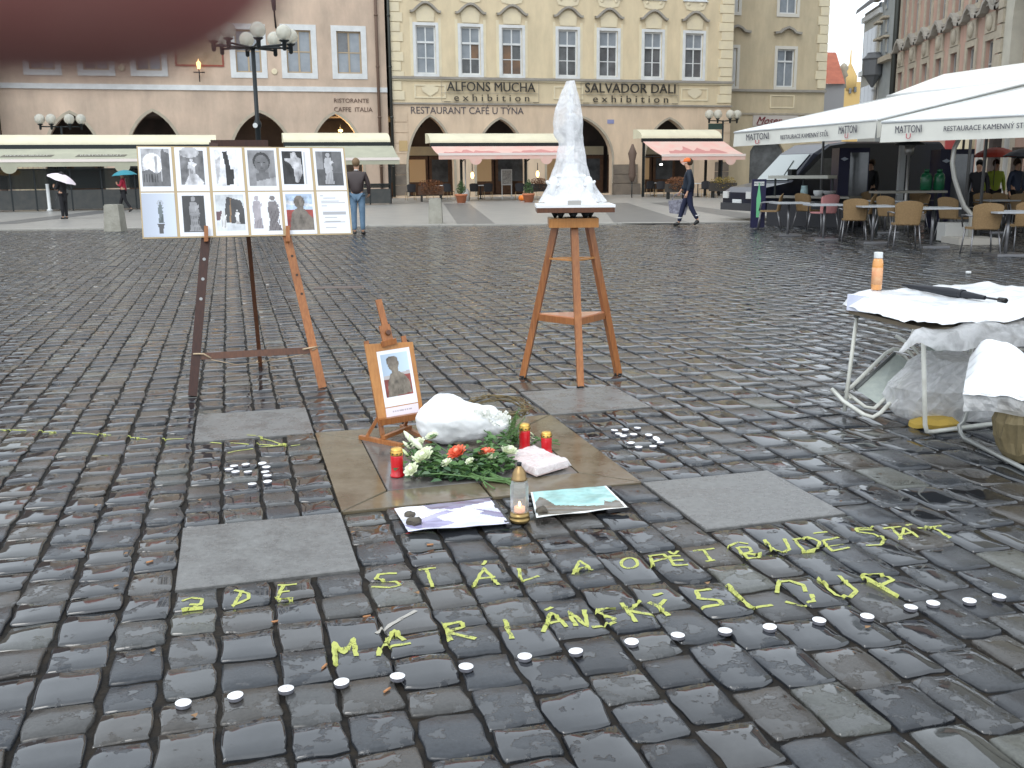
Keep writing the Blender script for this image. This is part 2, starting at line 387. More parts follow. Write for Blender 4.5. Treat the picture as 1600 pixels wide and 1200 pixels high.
for sel, nn, gap in ((near, 10, .0088), (~near, 6, .006)):
    idx = np.where(sel)[0]; W, f = stone_arrays(CA[idx], nn, rs, gap); f = np.array(f); nv = W.shape[1]
    if nn == 10:
        for k, i in enumerate(idx):
            if isobj[i]:
                c = np.array([CX[i], CY[i], 0]); R4 = np.concatenate([rndN[i], [1]])
                me = np_mesh('cobble', W[k]-c, f, np.tile(R4, (nv, 1)), cob_mat)
                o = bpy.data.objects.new('cobble', me); o.location = tuple(c); COL.objects.link(o); o.parent = ground
        base = np.arange(len(idx))*nv
        BVV.append(W.reshape(-1, 3)); BVF.append((f[None]+base[:, None, None]).reshape(-1, 4))
        km = ~isobj[idx]; W = W[km]; idx = idx[km]
    base = np.arange(len(idx))*nv
    R4 = np.concatenate([rndN[idx], np.ones((len(idx), 1))], 1)
    me = np_mesh('cobblestones', W.reshape(-1, 3), (f[None]+base[:, None, None]).reshape(-1, 4), np.repeat(R4, nv, 0), cob_mat)
    o = bpy.data.objects.new('cobblestones', me); COL.objects.link(o); o.parent = ground; o['kind'] = 'stuff'
    o['label'] = 'near cobblestones round the picked ones' if nn == 10 else 'distant cobblestones of the square'
BVH = BVHTree.FromPolygons([Vector(v) for v in BVV[0].tolist()], [tuple(x) for x in BVF[0].tolist()])
def top(x, y, dflt=0.0):
    h = BVH.ray_cast(Vector((x, y, .5)), Vector((0,0,-1)))
    return h[0].z if h[0] is not None else dflt
def rest(x, y, r=.019):       # height a small flat thing rests at
    return max(top(x+dx*r, y+dy*r, 0) for dx, dy in ((0,0),(1,0),(-1,0),(0,1),(0,-1),(.7,.7),(-.7,.7)))

# slabs of the former column site
slab_grey = mat('granite_slab', (.125,.125,.122), .34, col2=(.19,.19,.185), nscale=38, bump=.0015, bscale=120, contrast=(.3,.7))
plate_tan = mat('sandstone_frame', (.12,.093,.055), .12, col2=(.19,.165,.115), nscale=3.0, bump=.0006, bscale=30, contrast=(.35,.7))
plate_grey = mat('plate_grey', (.11,.105,.10), .10, col2=(.16,.15,.14), nscale=5, bump=.0005, bscale=30)
def slabpart(poly, name, m, label, th=.05, z=.002):
    mb = MB(); g = .004; c = sum((Vector((p[0], p[1], 0)) for p in poly), Vector())/len(poly)
    P = []
    for a, b in poly:
        d = c-Vector((a, b, 0)); q = Vector((a, b, 0))+d.normalized()*g*1.4; P.append(gp(q.x, q.y, z))
    top_ = [p+(sum(P, Vector())/len(P)-p).normalized()*.004 for p in P]
    n = len(P); mb.add(top_, [tuple(range(n))]); mb.add(top_+[p-Vector((0,0,.004)) for p in P], [(i, n+i, n+(i+1) % n, (i+1) % n) for i in range(n)])
    mb.add([p-Vector((0,0,.004)) for p in P]+[p-Vector((0,0,th)) for p in P], [(i, n+i, n+(i+1) % n, (i+1) % n) for i in range(n)])
    o = bpy.data.objects.new(name, mb.mesh(name, [m])); COL.objects.link(o); o.parent = ground; o['label'] = label; return o
lab = {(0,0):'grey granite slab behind the tealight digits, below the large easel', (1,0):'grey granite slab under the front leg of the statue stand',
       (0,1):'grey granite slab above the chalk letters ZDE', (1,1):'large grey granite slab right of the paper prints'}
mottle(slab_grey, 7, .72, 1.12, rough=(.16,.42)); mottle(plate_tan, 5, .75, 1.1, rough=(.07,.2)); mottle(plate_grey, 6, .78, 1.1, rough=(.06,.16))
for i, (a0, a1) in enumerate(((-GS, 0), (GW, GW+GS))):
    for j, (b0, b1) in enumerate(((0, GS), (-GW-GS, -GW))):
        slabpart([(a0, b0), (a1, b0), (a1, b1), (a0, b1)], 'granite_slab', slab_grey, lab[(i, j)])
FRW = .235; w_ = FRW; q = GW
slabpart([(0,0),(0,-q),(w_,-q+w_),(w_,-w_)], 'frame_stone', plate_tan, 'tan sandstone edge stone on the left of the plate')
slabpart([(0,-q),(q*.48,-q),(q*.48,-q+w_),(w_,-q+w_)], 'frame_stone', plate_tan, 'tan sandstone edge stone, front left of the plate')
slabpart([(q*.48,-q),(q,-q),(q-w_,-q+w_),(q*.48,-q+w_)], 'frame_stone', plate_tan, 'tan sandstone edge stone, front right of the plate')
slabpart([(q,-q),(q,0),(q-w_,-w_),(q-w_,-q+w_)], 'frame_stone', plate_tan, 'tan sandstone edge stone on the right of the plate')
slabpart([(q,0),(q*.5,0),(q*.5,-w_),(q-w_,-w_)], 'frame_stone', plate_tan, 'tan sandstone edge stone, back right of the plate')
slabpart([(q*.5,0),(0,0),(w_,-w_),(q*.5,-w_)], 'frame_stone', plate_tan, 'tan sandstone edge stone, back left of the plate')
slabpart([(w_,-w_),(w_,-q+w_),(q-w_,-q+w_),(q-w_,-w_)], 'centre_slab', plate_grey, 'dark polished slab inside the tan frame')

# far pavement with kerb and bands
pave_m = mat('pavement_stone', (.33,.32,.295), .34, col2=(.27,.26,.245), nscale=1.2, bump=.002, bscale=12)
pave_d = mat('pavement_band', (.15,.15,.15), .35, col2=(.12,.12,.12), nscale=1.5)
kerb_m = mat('kerb_stone', (.33,.32,.29), .5)
PZ = .0
def pavement():
    mb = MB(); mb.box((-90, 28.45, -.06), (60, 120, .02))
    o = single(mb, 'pavement', [pave_m], None, None, kind='structure')
    mb = MB()
    for (a, b, c, d) in [((715,350.5),(775,350.5),(733,318),(693,318)), ((960,349),(1082,349),(980,317),(936,318)), ((-40,352),(30,349),(245,323),(180,326)), ((1180,345),(1240,343),(1040,316),(1015,317)), ((400,352),(450,352),(520,322),(490,322))]:
        mb.add([G(*p, .024) for p in (a, b, c, d)], [(0,1,2,3)])
    o2 = bpy.data.objects.new('paving_band', mb.mesh('paving_band', [pave_d])); COL.objects.link(o2); o2.parent = o
    x = -32
    while x < 24:                                         # kerb stones
        mb = MB(); mb.box((x+.006, 28.12, -.05), (x+.994, 28.444, .03))
        k = bpy.data.objects.new('kerb_stone', mb.mesh('kerb_stone', [kerb_m])); COL.objects.link(k); k.parent = o; x += 1.0
pavement()
# cast iron cover in the cobbles
mb = MB(); c = [G(492,448,.004), G(566,446,.004), G(570,449.5,.004), G(490,451,.004)]
mb.slab(c, (0,0,-.03)); o = bpy.data.objects.new('drain_cover', mb.mesh('drain_cover', [mat('cover', (.09,.06,.05), .4)])); COL.objects.link(o); o.parent = ground
# ------------------------------------------------------------------ facades
def arch(uc, hw, z0, zs, za, n=9, z_cut=None):
    """pointed arch outline: sides to spring height zs, apex za"""
    pts = [(uc-hw, z0), (uc-hw, zs)]; q = .45; R = hw*(1+q); zm = sqrt(R*R-(q*hw)**2)          # two arcs struck beyond the centre line
    am = math.asin(zm/R); L1 = []
    for i in range(1, n): an = am*i/n; L1.append((R*cos(an)-q*hw, zs+(za-zs)*R*sin(an)/zm))
    pts += [(uc-x, z) for x, z in L1]+[(uc, za)]+[(uc+x, z) for x, z in reversed(L1)]
    pts += [(uc+hw, zs), (uc+hw, z0)]
    return pts
def ring(mb, pts, y, wdt, th, mi=0):
    """a proud band outside an open outline"""
    P = [Vector((a, 0, b)) for a, b in pts]; out = []
    for i, p in enumerate(P):
        t = (P[min(i+1, len(P)-1)]-P[max(i-1, 0)]).normalized(); nrm = Vector((-t.z, 0, t.x)); out.append(p+nrm*wdt)
    n = len(P)
    vs = [(p.x, y, p.z) for p in P]+[(p.x, y, p.z) for p in out]+[(p.x, y+th, p.z) for p in out]+[(p.x, y+th, p.z) for p in P]
    mb.add(vs, [(i, i+1, n+i+1, n+i) for i in range(n-1)]+[(n+i, n+i+1, 2*n+i+1, 2*n+i) for i in range(n-1)]+[(i+1, i, 3*n+i, 3*n+i+1) for i in range(n-1)], mi)
def rect(a, b, c, d): return [(a, c), (b, c), (b, d), (a, d)]
def window(T, u0, u1, z0, z1, y, fm, pm, glasses, fw=.09, mull=.05, transom=.62, cols=2, rows_low=2, rec=.22, sill=None):
    """recessed window in the opening: frame > panes; the joinery and each pane are their own meshes"""
    mb = MB(); yy = y+rec
    mb.box((u0, yy, z0), (u0+fw, yy+.08, z1)); mb.box((u1-fw, yy, z0), (u1, yy+.08, z1))
    mb.box((u0+fw, yy, z0), (u1-fw, yy+.08, z0+fw)); mb.box((u0+fw, yy, z1-fw), (u1-fw, yy+.08, z1))
    zt = z0+(z1-z0)*transom
    if transom < .99: mb.box((u0+fw, yy-.03, zt-mull*.8), (u1-fw, yy+.08, zt+mull*.8))
    um = (u0+u1)/2; mb.box((um-mull/2, yy-.01, z0+fw), (um+mull/2, yy+.08, zt-mull*.8 if transom < .99 else z1-fw))
    if transom < .99: mb.box((um-mull/2, yy-.01, zt+mull*.8), (um+mull/2, yy+.08, z1-fw))
    lows = [z0+fw, zt-mull*.8 if transom < .99 else z1-fw]
    if rows_low == 2:
        zm = (lows[0]+lows[1])/2
        mb.box((u0+fw, yy+.01, zm-mull*.35), (um-mull/2, yy+.07, zm+mull*.35)); mb.box((um+mull/2, yy+.01, zm-mull*.35), (u1-fw, yy+.07, zm+mull*.35))
    f = part(T, mb, 'window', fm)
    cells = []
    rws = [(lows[0], lows[1])] if rows_low == 1 else [(lows[0], zm), (zm, lows[1])]
    if transom < .99: rws.append((zt, z1-fw))
    k = 0
    for ra, rb in rws:
        for ca, cb in ((u0+fw, um), (um, u1-fw)):
            p = MB(); p.box((ca, yy+.035+.002*k, ra), (cb, yy+.05+.002*k, rb)); part(T, p, 'pane', glasses[k % len(glasses)], parent=f); k += 1
    if sill: p = MB(); p.box((u0-.08, y-.1, z0-.09), (u1+.08, y+.2, z0-.002)); part(T, p, 'sill', sill, parent=f)
    return f
def hrect(px0, px1, py0, py1, v=0):
    pm = (py0+py1)/2; pc = (px0+px1)/2
    return L(px0, pm, v)[0], L(px1, pm, v)[0], L(pc, py1, v)[1], L(pc, py0, v)[1]
def frame_band(mb, u0, u1, z0, z1, b, y, th):
    mb.box((u0-b, y-th, z0-b), (u0, y, z1+b)); mb.box((u1, y-th, z0-b), (u1+b, y, z1+b))
    mb.box((u0, y-th, z1), (u1, y, z1+b)); mb.box((u0, y-th, z0-b), (u1, y, z0))

# --- left building (pinkish plaster, white painted window surrounds)
UL0, UL1, UY1 = -36.4, -15.85, 6.2
TL_ = thing('plaster_building', 'pinkish beige plastered building with white framed windows at left', 'building', ((UL0+UL1)/2, 0, 0), 'F')
wins = [(33,93,37,117,0),(118,177,37,118,0),(201,260,37,119,0),(358,417,37,122,1),(438,496,38,123,1),(517,574,40,124,1)]
holes = []; WL = []
for a, b, c, d, lit in wins:
    u0, u1, z0, z1 = hrect(a+9.5, b-9.5, c+9, d-9); holes.append(rect(u0, u1, z0, z1)); WL.append((u0, u1, z0, z1, lit))
    holes.append(rect(u0, u1, z0+4.6, z1+4.6))
    WL.append((u0, u1, z0+4.6, z1+4.6, lit))
arL = []
for x, ya, hwpx, zs in ((109,177,46,1.9),(238,174,46,1.9),(406,176,47,2.4),(524,178,40,2.2)):
    u, za = L(x, ya); hw = (L(x+hwpx, 210)[0]-L(x-hwpx, 210)[0])/2; arL.append((u, hw, zs, za)); holes.append(arch(u, hw, .12, zs, za))
mb = MB(); mb.holes(rect(UL0, UL1, 0, 18.5), holes, 0, .45); part(TL_, mb, 'wall', plaster_pink)
mb = MB(); mb.box((UL0, .5, 11.5), (UL1, 14, 18.4)); mb.box((UL0, 4.6, 0), (UL1, 14, 11.5)); mb.box((UL0, .46, 4.7), (UL1, 4.6, 5.3)); part(TL_, mb, 'inner_walls', dark_inside)
mb = MB(); mb.add([(UL0-.3,-.5,18.5),(UL1+.1,-.5,18.5),(UL1+.1,7,23),(UL0-.3,7,23),(UL0-.3,14,18.5),(UL1+.1,14,18.5)], [(0,1,2,3),(3,2,5,4),(0,3,4),(1,5,2)]); part(TL_, mb, 'roof', tile_red)
mb = MB(); mb.box((UL0, -.07, L(300,141)[1]), (UL1, -.002, L(300,133)[1])); part(TL_, mb, 'string_course', white_paint)
mb = MB(); mb.box((UL0, -.5, 18.1), (UL1, .4, 18.5)); part(TL_, mb, 'cornice', white_paint)
for i, (u0, u1, z0, z1, lit) in enumerate(WL):
    mb = MB(); frame_band(mb, u0, u1, z0, z1, .30, 0, .035); part(TL_, mb, 'window_surround', white_paint)
    window(TL_, u0, u1, z0, z1, 0, wood_tan, None, [glass_curtain, glass_curtain, glass_dark] if lit else [glass_dark, glass_curtain], transom=1, fw=.08, mull=.09, rows_low=2, rec=.12)
for u, hw, zs, za in arL:
    mb = MB(); ring(mb, arch(u, hw, .12, zs, za), -.03, .16, .03); part(TL_, mb, 'arch_surround', stone_trim)
# painted panel with dark red border and its lantern
u0, u1, z0, z1 = hrect(274, 345, 30, 101)
mb = MB(); mb.box((u0, -.02, z0), (u1, -.002, z1)); mb2 = MB(); frame_band(mb2, u0, u1, z0, z1, .09, 0, .045)
part(TL_, mb, 'mural_panel', mat('mural', (.40,.30,.20), .8, col2=(.30,.22,.14), nscale=2.2)); part(TL_, mb2, 'mural_border', mat('border_red', (.28,.07,.045), .7))
ul, zl = L(311, 108)
T = thing('wall_lantern', 'small lit wall lantern below the red bordered mural', 'lantern', (ul, -.35, zl), 'F')
mb = MB(); mb.lathe([(.07,-.02),(.13,.28),(.02,.42),(.015,.5)], (ul,-.35,zl), 6, smooth=False); g = part(T, mb, 'lantern_glass', mat('lantern_glow', (.9,.6,.3), .4, emis=(1,.55,.2), estr=3))
mb = MB(); mb.tube([(ul,-.35,zl-.02),(ul,-.35,zl-.7)], .03, 6); mb.tube([(ul-.3,-.35,zl-.2),(ul+.3,-.35,zl-.2)], .03, 6); mb.tube([(ul,-.35,zl-.25),(ul,0,zl-.4)], .03, 6); part(T, mb, 'bracket', iron)
# flag pole / banner fold, small house plates
ua, za = L(425, 0); ub, zb = L(431, 44)
T = thing('flag_pole', 'dark rolled flag on a thin slanted pole on the pink facade', 'flag', (ua, -.6, zb), 'F')
mb = MB(); mb.tube([(ub,-.05,zb),(ua-.1,-.9,zb+3.6)], .05, 6); part(T, mb, 'pole', iron)
mb = MB(); mb.tube([(ub-.05,-.3,zb+.9),(ub-.1,-.6,zb+1.7),(ua-.1,-.9,zb+3.3)], [.10,.16,.2], 8); part(T, mb, 'rolled_flag', mat('flag_cloth', (.05,.055,.07), .8))
for (a, b) in ((190,106),(429,112)):
    u, z = L(a, b); mb = MB(); mb.lathe([(.17,0),(.17,.03),(.13,.05)], (u, -.003, z), 12, axis=(0,-1,0)); part(TL_, mb, 'wall_medallion', plaster_cream)
# text
def sign(T, name, body, px0, px1, py0, py1, m, v=-.01, t=.03, shear=0, sp=1.0, label=None):
    u0 = L(px0, (py0+py1)/2, v)[0]; u1 = L(px1, (py0+py1)/2, v)[0]; pc = (px0+px1)/2
    return part(T, textmesh(name, body, u0, u1, L(pc, py1, v)[1], L(pc, py0, v)[1], v, t, font_shear=shear, spacing=sp), name, m, label)
sign(TL_, 'wall_lettering', 'RISTORANTE', 522, 576, 154, 160.5, mat('faded_letter', (.14,.09,.07), .8), t=.02)
sign(TL_, 'wall_lettering', 'CAFFE  ITALIA', 522, 582, 167.5, 174.5, MATS['faded_letter'], t=.02)
# neighbour far left (brown)
mb = MB(); mb.box((-60, -1.5, 0), (UL0-.05, 10, 15)); single(mb, 'brown_building', [mat('brown_plaster', (.13,.09,.07), .8)], 'dark brown building edge at the far left', 'building', (-48, 0, 0), 'F')
# drainpipes
def pipe(px_top, py_top, px_bot, name, label, col, uoff=None):
    u = L(px_bot, 200)[0]; T = thing(name, label, 'drainpipe', (u, -.15, 0), 'F')
    mb = MB(); mb.tube([(u,-.15,.1),(u,-.15,17.8)], .085, 8); part(T, mb, 'pipe', col)
    for z in (1.8, 4.6, 7.4, 10.2): mb = MB(); mb.lathe([(.11,0),(.11,.1)], (u,-.15,z), 8); part(T, mb, 'pipe_clamp', col)
    return T
T = pipe(585, 0, 593, 'drainpipe', 'brown drainpipe with a funnel head at the end of the pink building', mat('pipe_brown', (.14,.09,.065), .6))
pipe(610, 0, 612, 'drainpipe', 'dark drainpipe between the pink and the yellow building', pipe_m)

# --- yellow building
UA, UB = -15.72, 6.12
TY = thing('yellow_building', 'yellow baroque building with seven tall white windows and exhibition lettering', 'building', ((UA+UB)/2, 0, 0), 'F')
yw = [(644,687,39,118),(714,757,41,119),(778,822,42,120),(866,908,45,122),(930,971,46,123),(1000,1040,48,124),(1064,1104,49,125)]
holes = []; WY = []
zled = (L(612,121)[1]+L(1142,129)[1])/2
for a, b, c, d in yw:
    u0, u1, z0, z1 = hrect(a+6, b-6, c+7, d-4); z0 = zled+.22; z1 = z0+2.68; WY.append((u0, u1, z0, z1)); WY.append((u0, u1, z0+4.75, z1+4.75))
    holes += [rect(u0, u1, z0, z1), rect(u0, u1, z0+4.75, z1+4.75)]
zband = L(800,163)[1]
holesY2 = []
arY = []
for x, ya, hwpx, zs in ((672,182,36,1.7),(782,186,38,2.0),(906,183,51,2.2),(1046,186,37,2.0)):
    u, za = L(x, ya); hw = (L(x+hwpx, 230)[0]-L(x-hwpx, 230)[0])/2; arY.append((u, hw, zs, za)); holesY2.append(arch(u, hw, .12, zs, za))
mb = MB(); mb.holes(rect(UA, UB, zband, 17.5), holes, 0, .4); part(TY, mb, 'wall', plaster_yellow)
mb = MB(); mb.holes(rect(UA, UB, 0, zband), holesY2, -.002, .5); part(TY, mb, 'ground_floor_wall', plaster_peach)
mb = MB(); mb.box((UA, .45, 11.8), (UB, 14, 17.4)); mb.box((UA, 5, 0), (UB, 14, 11.8)); mb.box((UA, .5, 4.8), (UB, 5, 5.2)); part(TY, mb, 'inner_walls', dark_inside)
mb = MB(); mb.box((UA+.01, -.02, 17.5), (UB, 14, 17.6)); mb.add([(UA,-.6,17.6),(UB,-.6,17.6),(UB,7,22),(UA,7,22),(UA,14,17.6),(UB,14,17.6)], [(0,1,2,3),(3,2,5,4),(0,3,4),(1,5,2)]); part(TY, mb, 'roof', tile_red)
mb = MB(); mb.box((UA, -.55, 17.0), (UB, -.01, 17.5)); part(TY, mb, 'cornice', plaster_cream)
mb = MB(); mb.box((UA, -.16, zled-.07), (UB+.1, -.003, zled+.07)); part(TY, mb, 'ledge', ledge_grey)
mb = MB(); mb.box((UA, -.09, zled-.16), (UB+.05, -.003, zled-.072)); part(TY, mb, 'ledge_moulding', plaster_cream)
mb = MB(); mb.box((UA, -.10, zband-.05), (UB+.06, -.003, zband+.05)); part(TY, mb, 'band_moulding', ledge_grey)
for i, (u0, u1, z0, z1) in enumerate(WY):
    mb = MB(); b = .17; frame_band(mb, u0, u1, z0, z1, b, 0, .05); mb.box((u0-b-.06, -.12, z0-b-.05), (u1+b+.06, -.0, z0-b)); part(TY, mb, 'window_surround', white_paint)
    mb = MB(); mb.box((u0-b-.16, -.022, z0-.1), (u0-b-.001, -.002, z1+.42)); mb.box((u1+b+.001, -.022, z0-.1), (u1+b+.16, -.002, z1+.42)); part(TY, mb, 'stucco_strip', plaster_cream)
    # curved hood
    um = (u0+u1)/2; zc = z1+.95; hwd = (u1-u0)/2+.32
    pts = []
    for k in range(13):
        t = -1+2*k/12; pts.append((um+hwd*t, zc-.12+.36*(cos(t*pi/1.25) if abs(t) < .75 else cos(.75*pi/1.25))+(0 if abs(t) < .75 else -.03)))
    mb = MB(); ring(mb, pts, -.24, .12, .24); part(TY, mb, 'window_hood', ledge_grey)
    mb = MB(); mb.holes([(um-hwd*.55, z1+.22), (um+hwd*.55, z1+.22), (um+hwd*.62, z1+.75), (um+hwd*.3, z1+1.02), (um, z1+1.1), (um-hwd*.3, z1+1.02), (um-hwd*.62, z1+.75)], [], -.05, .05); part(TY, mb, 'stucco_cartouche', plaster_cream)
    if z0 < 9:
        mb = MB(); mb.holes([(um-.6, z1+1.4), (um-.75, z1+1.75), (um-.5, z1+2.0), (um+.5, z1+2.0), (um+.75, z1+1.75), (um+.6, z1+1.4), (um+.2, z1+1.32), (um-.2, z1+1.32)], [], -.04, .04)
        for w3 in (-.45, .45): mb.sphere((um+w3, -.03, z1+1.72), .14, 8, 5, sc=(1,.4,1))
        part(TY, mb, 'stucco_garland', plaster_cream)
    gl = {0:[glass_curtain]*6, 2:[glass_dark,glass_dark,glass_curtain,glass_warm,glass_curtain,glass_curtain], 4:[glass_warm,glass_warm,glass_warm,glass_dark,glass_curtain,glass_curtain]}.get(i, [glass_dark,glass_dark,glass_dark,glass_dark,glass_curtain,glass_curtain])
    window(TY, u0, u1, z0, z1, 0, white_paint, None, gl, fw=.09, mull=.07, transom=.66, rec=.09)
# stucco panels between ledge and band
for px in (672, 888, 1085):
    u = L(px, 143)[0]; za, zb_ = zband+.30, zled-.35; mb = MB(); frame_band(mb, u-.85, u+.85, za+.1, zb_-.1, .09, 0, .04); part(TY, mb, 'stucco_panel_frame', plaster_cream)
    mb = MB(); zc = (za+zb_)/2; mb.holes([(u-.45, zc), (u-.52, zc+.22), (u-.2, zc+.3), (u, zc+.36), (u+.2, zc+.3), (u+.52, zc+.22), (u+.45, zc), (u+.15, zc-.2), (u, zc-.28), (u-.15, zc-.2)], [], -.05, .05); part(TY, mb, 'stucco_shell', plaster_cream)
# quoins
for side, uu, wd in ((0, UA+.02, .85), (1, UB-.98, .98)):
    z = zband+.2; k = 0
    while z < 16.5:
        w2 = wd if k % 2 == 0 else wd-.16
        mb = MB(); x0 = uu if side == 0 else UB-w2
        mb.box((x0, -.055, z), (x0+w2, -.002, z+.5))
        part(TY, mb, 'quoin_stone', plaster_cream); z += .54; k += 1
    z = .2
    while z < zband-.6:
        mb = MB(); mb.box((uu, -.04, z), (uu+wd*1.15 if side == 0 else UB, -.004, z+.56)); part(TY, mb, 'quoin_stone', plaster_peach if z > 1.6 else dark_stone); z += .6
for u, hw, zs, za in arY:
    mb = MB(); ring(mb, arch(u, hw, .12, zs, za), -.05, .13, .046); part(TY, mb, 'arch_surround', stone_trim)
for a, b in ((958, 992),):
    u0 = L(a, 280)[0]; u1 = L(b, 280)[0]
    for z, h, e in ((.02,.7,.25),(.73,.55,.1),(1.29,.6,.1)): mb = MB(); mb.box((u0-e*.3, -.1-e, z), (u1+e, .4, z+h-.02)); part(TY, mb, 'plinth_stone', dark_stone)
sign(TY, 'sign_lettering', 'ALFONS MUCHA', 698, 836, 128.5, 143, black_letter, v=-.12, t=.08)
sign(TY, 'sign_lettering', '_ e x h i b i t i o n _', 694, 842, 147.5, 160, black_letter, v=-.12, t=.04)
sign(TY, 'sign_lettering', 'SALVADOR DALI', 914, 1055, 130.5, 145.5, black_letter, v=-.12, t=.08)
sign(TY, 'sign_lettering', '_ e x h i b i t i o n _', 911, 1059, 149.5, 162, black_letter, v=-.12, t=.04)
sign(TY, 'wall_lettering', 'RESTAURANT CAFÉ U TÝNA', 642, 818, 164.5, 178, mat('grey_letter', (.10,.09,.10), .8), t=.02)
for a, b in (((690,842)),((908,1060))):                       # thin mounting frame behind the sign letters
    u0 = L(a, 145, -.1)[0]; u1 = L(b, 145, -.1)[0]; mb = MB(); z0 = zband+.12; z1 = zled-.12
    for z in (z0, (z0+z1)/2-.1, z1): mb.box((u0, -.10, z-.012), (u1, -.085, z+.012))
    for u in (u0, u1): mb.box((u-.012, -.084, z0-.012), (u+.012, -.07, z1+.012))
    part(TY, mb, 'sign_frame', stone_trim)
u, z = L(954, 190); mb = MB(); mb.box((u-.22,-.03,z-.12),(u+.22,-.004,z+.12)); part(TY, mb, 'house_number_plate', mat('plate_blue', (.25,.27,.45), .5))
u, z = L(630, 228); mb = MB(); mb.box((u-.25,-.06,z-.3),(u+.25,-.05,z+.3)); part(TY, mb, 'wall_notice', mat('tan_notice', (.5,.36,.18), .7))

# --- beige building, set back
VB = 3.0
ub0 = L(1145, 100, VB)[0]; ub1 = L(1293, 60, VB)[0]
TB = thing('beige_building', 'beige corner building with pointed window hoods behind the white parasols', 'building', ((ub0+ub1)/2, VB, 0), 'F')
holes = []; WBs = []
zlb = L(1220, 142, VB)[1]
for a, b in ((1214,1241),(1134,1152)):
    u0 = L(a, 100, VB)[0]; u1 = L(b, 100, VB)[0]
    if u0 < ub0-1: u0 = ub0-.5
    z0 = L(1228,136,VB)[1]; z1 = L(1228,77,VB)[1]
    if a == 1134: continue
    for dz in (0, 4.7): WBs.append((u0, u1, z0+dz, z1+dz)); holes.append(rect(u0, u1, z0+dz, z1+dz))
u0 = ub0+.02; u1 = L(1151,100,VB)[0]
WBs.append((u0, u1, z0, z1)); holes.append(rect(u0+.001, u1, z0, z1)); WBs.append((u0, u1, z0+4.7, z1+4.7)); holes.append(rect(u0+.001, u1, z0+4.7, z1+4.7))
d0 = L(1171,260,VB)[0]; d1 = L(1224,260,VB)[0]; dz1 = L(1198,222,VB)[1]
mb = MB(); hdoor = [(d0,.12),(d0,dz1-.6),(d0+.3,dz1-.15),(d0+.8,dz1),(d1-.8,dz1),(d1-.3,dz1-.15),(d1,dz1-.6),(d1,.12)]
mb.holes(rect(ub0-.6, ub1, 0, 16), holes+[hdoor], VB, .4); part(TB, mb, 'wall', plaster_beige)
mb = MB(); mb.box((ub0-.6, VB+.45, 12), (ub1, VB+12, 16)); mb.box((ub0-.6, VB+1.6, 0), (ub1, VB+12, 12)); part(TB, mb, 'inner_walls', dark_inside)
mb = MB(); mb.add([(ub1,VB,0),(ub1,VB+12,0),(ub1,VB+12,16),(ub1,VB,16)], [(0,1,2,3)]); mb.v = [(x+.002,y,z) for x,y,z in mb.v]; part(TB, mb, 'side_wall', plaster_beige)
mb = MB(); mb.add([(ub0-.6,VB-.5,16),(ub1+.4,VB-.5,16),(ub1+.4,VB+6,20),(ub0-.6,VB+6,20),(ub0-.6,VB+12,16),(ub1+.4,VB+12,16)], [(0,1,2,3),(3,2,5,4),(0,3,4),(1,5,2)]); part(TB, mb, 'roof', tile_red)
mb = MB(); mb.box((ub0-.5, VB-.15, zlb-.08), (ub1+.08, VB-.003, zlb+.08)); part(TB, mb, 'ledge', ledge_grey)
mb = MB(); zz = L(1220,178,VB)[1]; mb.box((ub0-.5, VB-.08, zz-.06), (ub1+.06, VB-.003, zz+.06)); part(TB, mb, 'band_moulding', stone_trim)
for u0, u1, z0, z1 in WBs:
    mb = MB(); frame_band(mb, u0, u1, z0, z1, .2, VB, .05); part(TB, mb, 'window_surround', mat('stone_pale', (.60,.58,.52), .7))
    um = (u0+u1)/2; mb = MB(); ring(mb, [(um-1.0, z1+.95), (um-.55, z1+1.0), (um-.3, z1+1.2), (um, z1+1.32), (um+.3, z1+1.2), (um+.55, z1+1.0), (um+1.0, z1+.95)], VB-.28, .14, .27); part(TB, mb, 'window_hood', ledge_grey)
    window(TB, u0, u1, z0, z1, VB, white_paint, None, [glass_curtain, glass_curtain, glass_curtain, glass_dark], fw=.09, mull=.07, transom=.68, rec=.1, rows_low=1)
z = zlb+.2; k = 0
while z < 15.3:
    w2 = .8 if k % 2 else .62; mb = MB(); mb.box((ub1-w2, VB-.05, z), (ub1+.03, VB-.002, z+.55)); part(TB, mb, 'quoin_stone', plaster_cream); z += .59; k += 1
for px in (1222,):
    u = L(px, 158, VB)[0]; mb = MB(); frame_band(mb, u-.85, u+.85, zz+.45, zlb-.35, .08, VB, .04); part(TB, mb, 'stucco_panel_frame', plaster_cream)
u0 = L(1176,190,VB)[0]; u1 = L(1222,190,VB)[0]
mb = MB(); mb.box((u0, VB-.05, L(1200,197,VB)[1]), (u1+1.2, VB-.003, L(1200,180,VB)[1])); part(TB, mb, 'sign_board', mat('sign_pale', (.5,.46,.42), .6))
sign(TB, 'sign_lettering', 'Moser', 1182, 1222, 182.5, 194, mat('maroon', (.16,.02,.03), .5), v=VB-.06, t=.03, shear=.45)
mb = MB(); u_ = (L(1182,195.5,VB)[0], L(1205,195.5,VB)[0]); z_ = L(1190,196,VB)[1]; mb.box((u_[0], VB-.08, z_), (u_[1], VB-.055, z_+.05)); part(TB, mb, 'sign_underline', MATS['maroon'])
# shop window goods behind the dark door glass
mb = MB(); mb.box((d0, VB+.25, .2), (d1, VB+.28, dz1)); part(TB, mb, 'shop_glass', glass_dark)

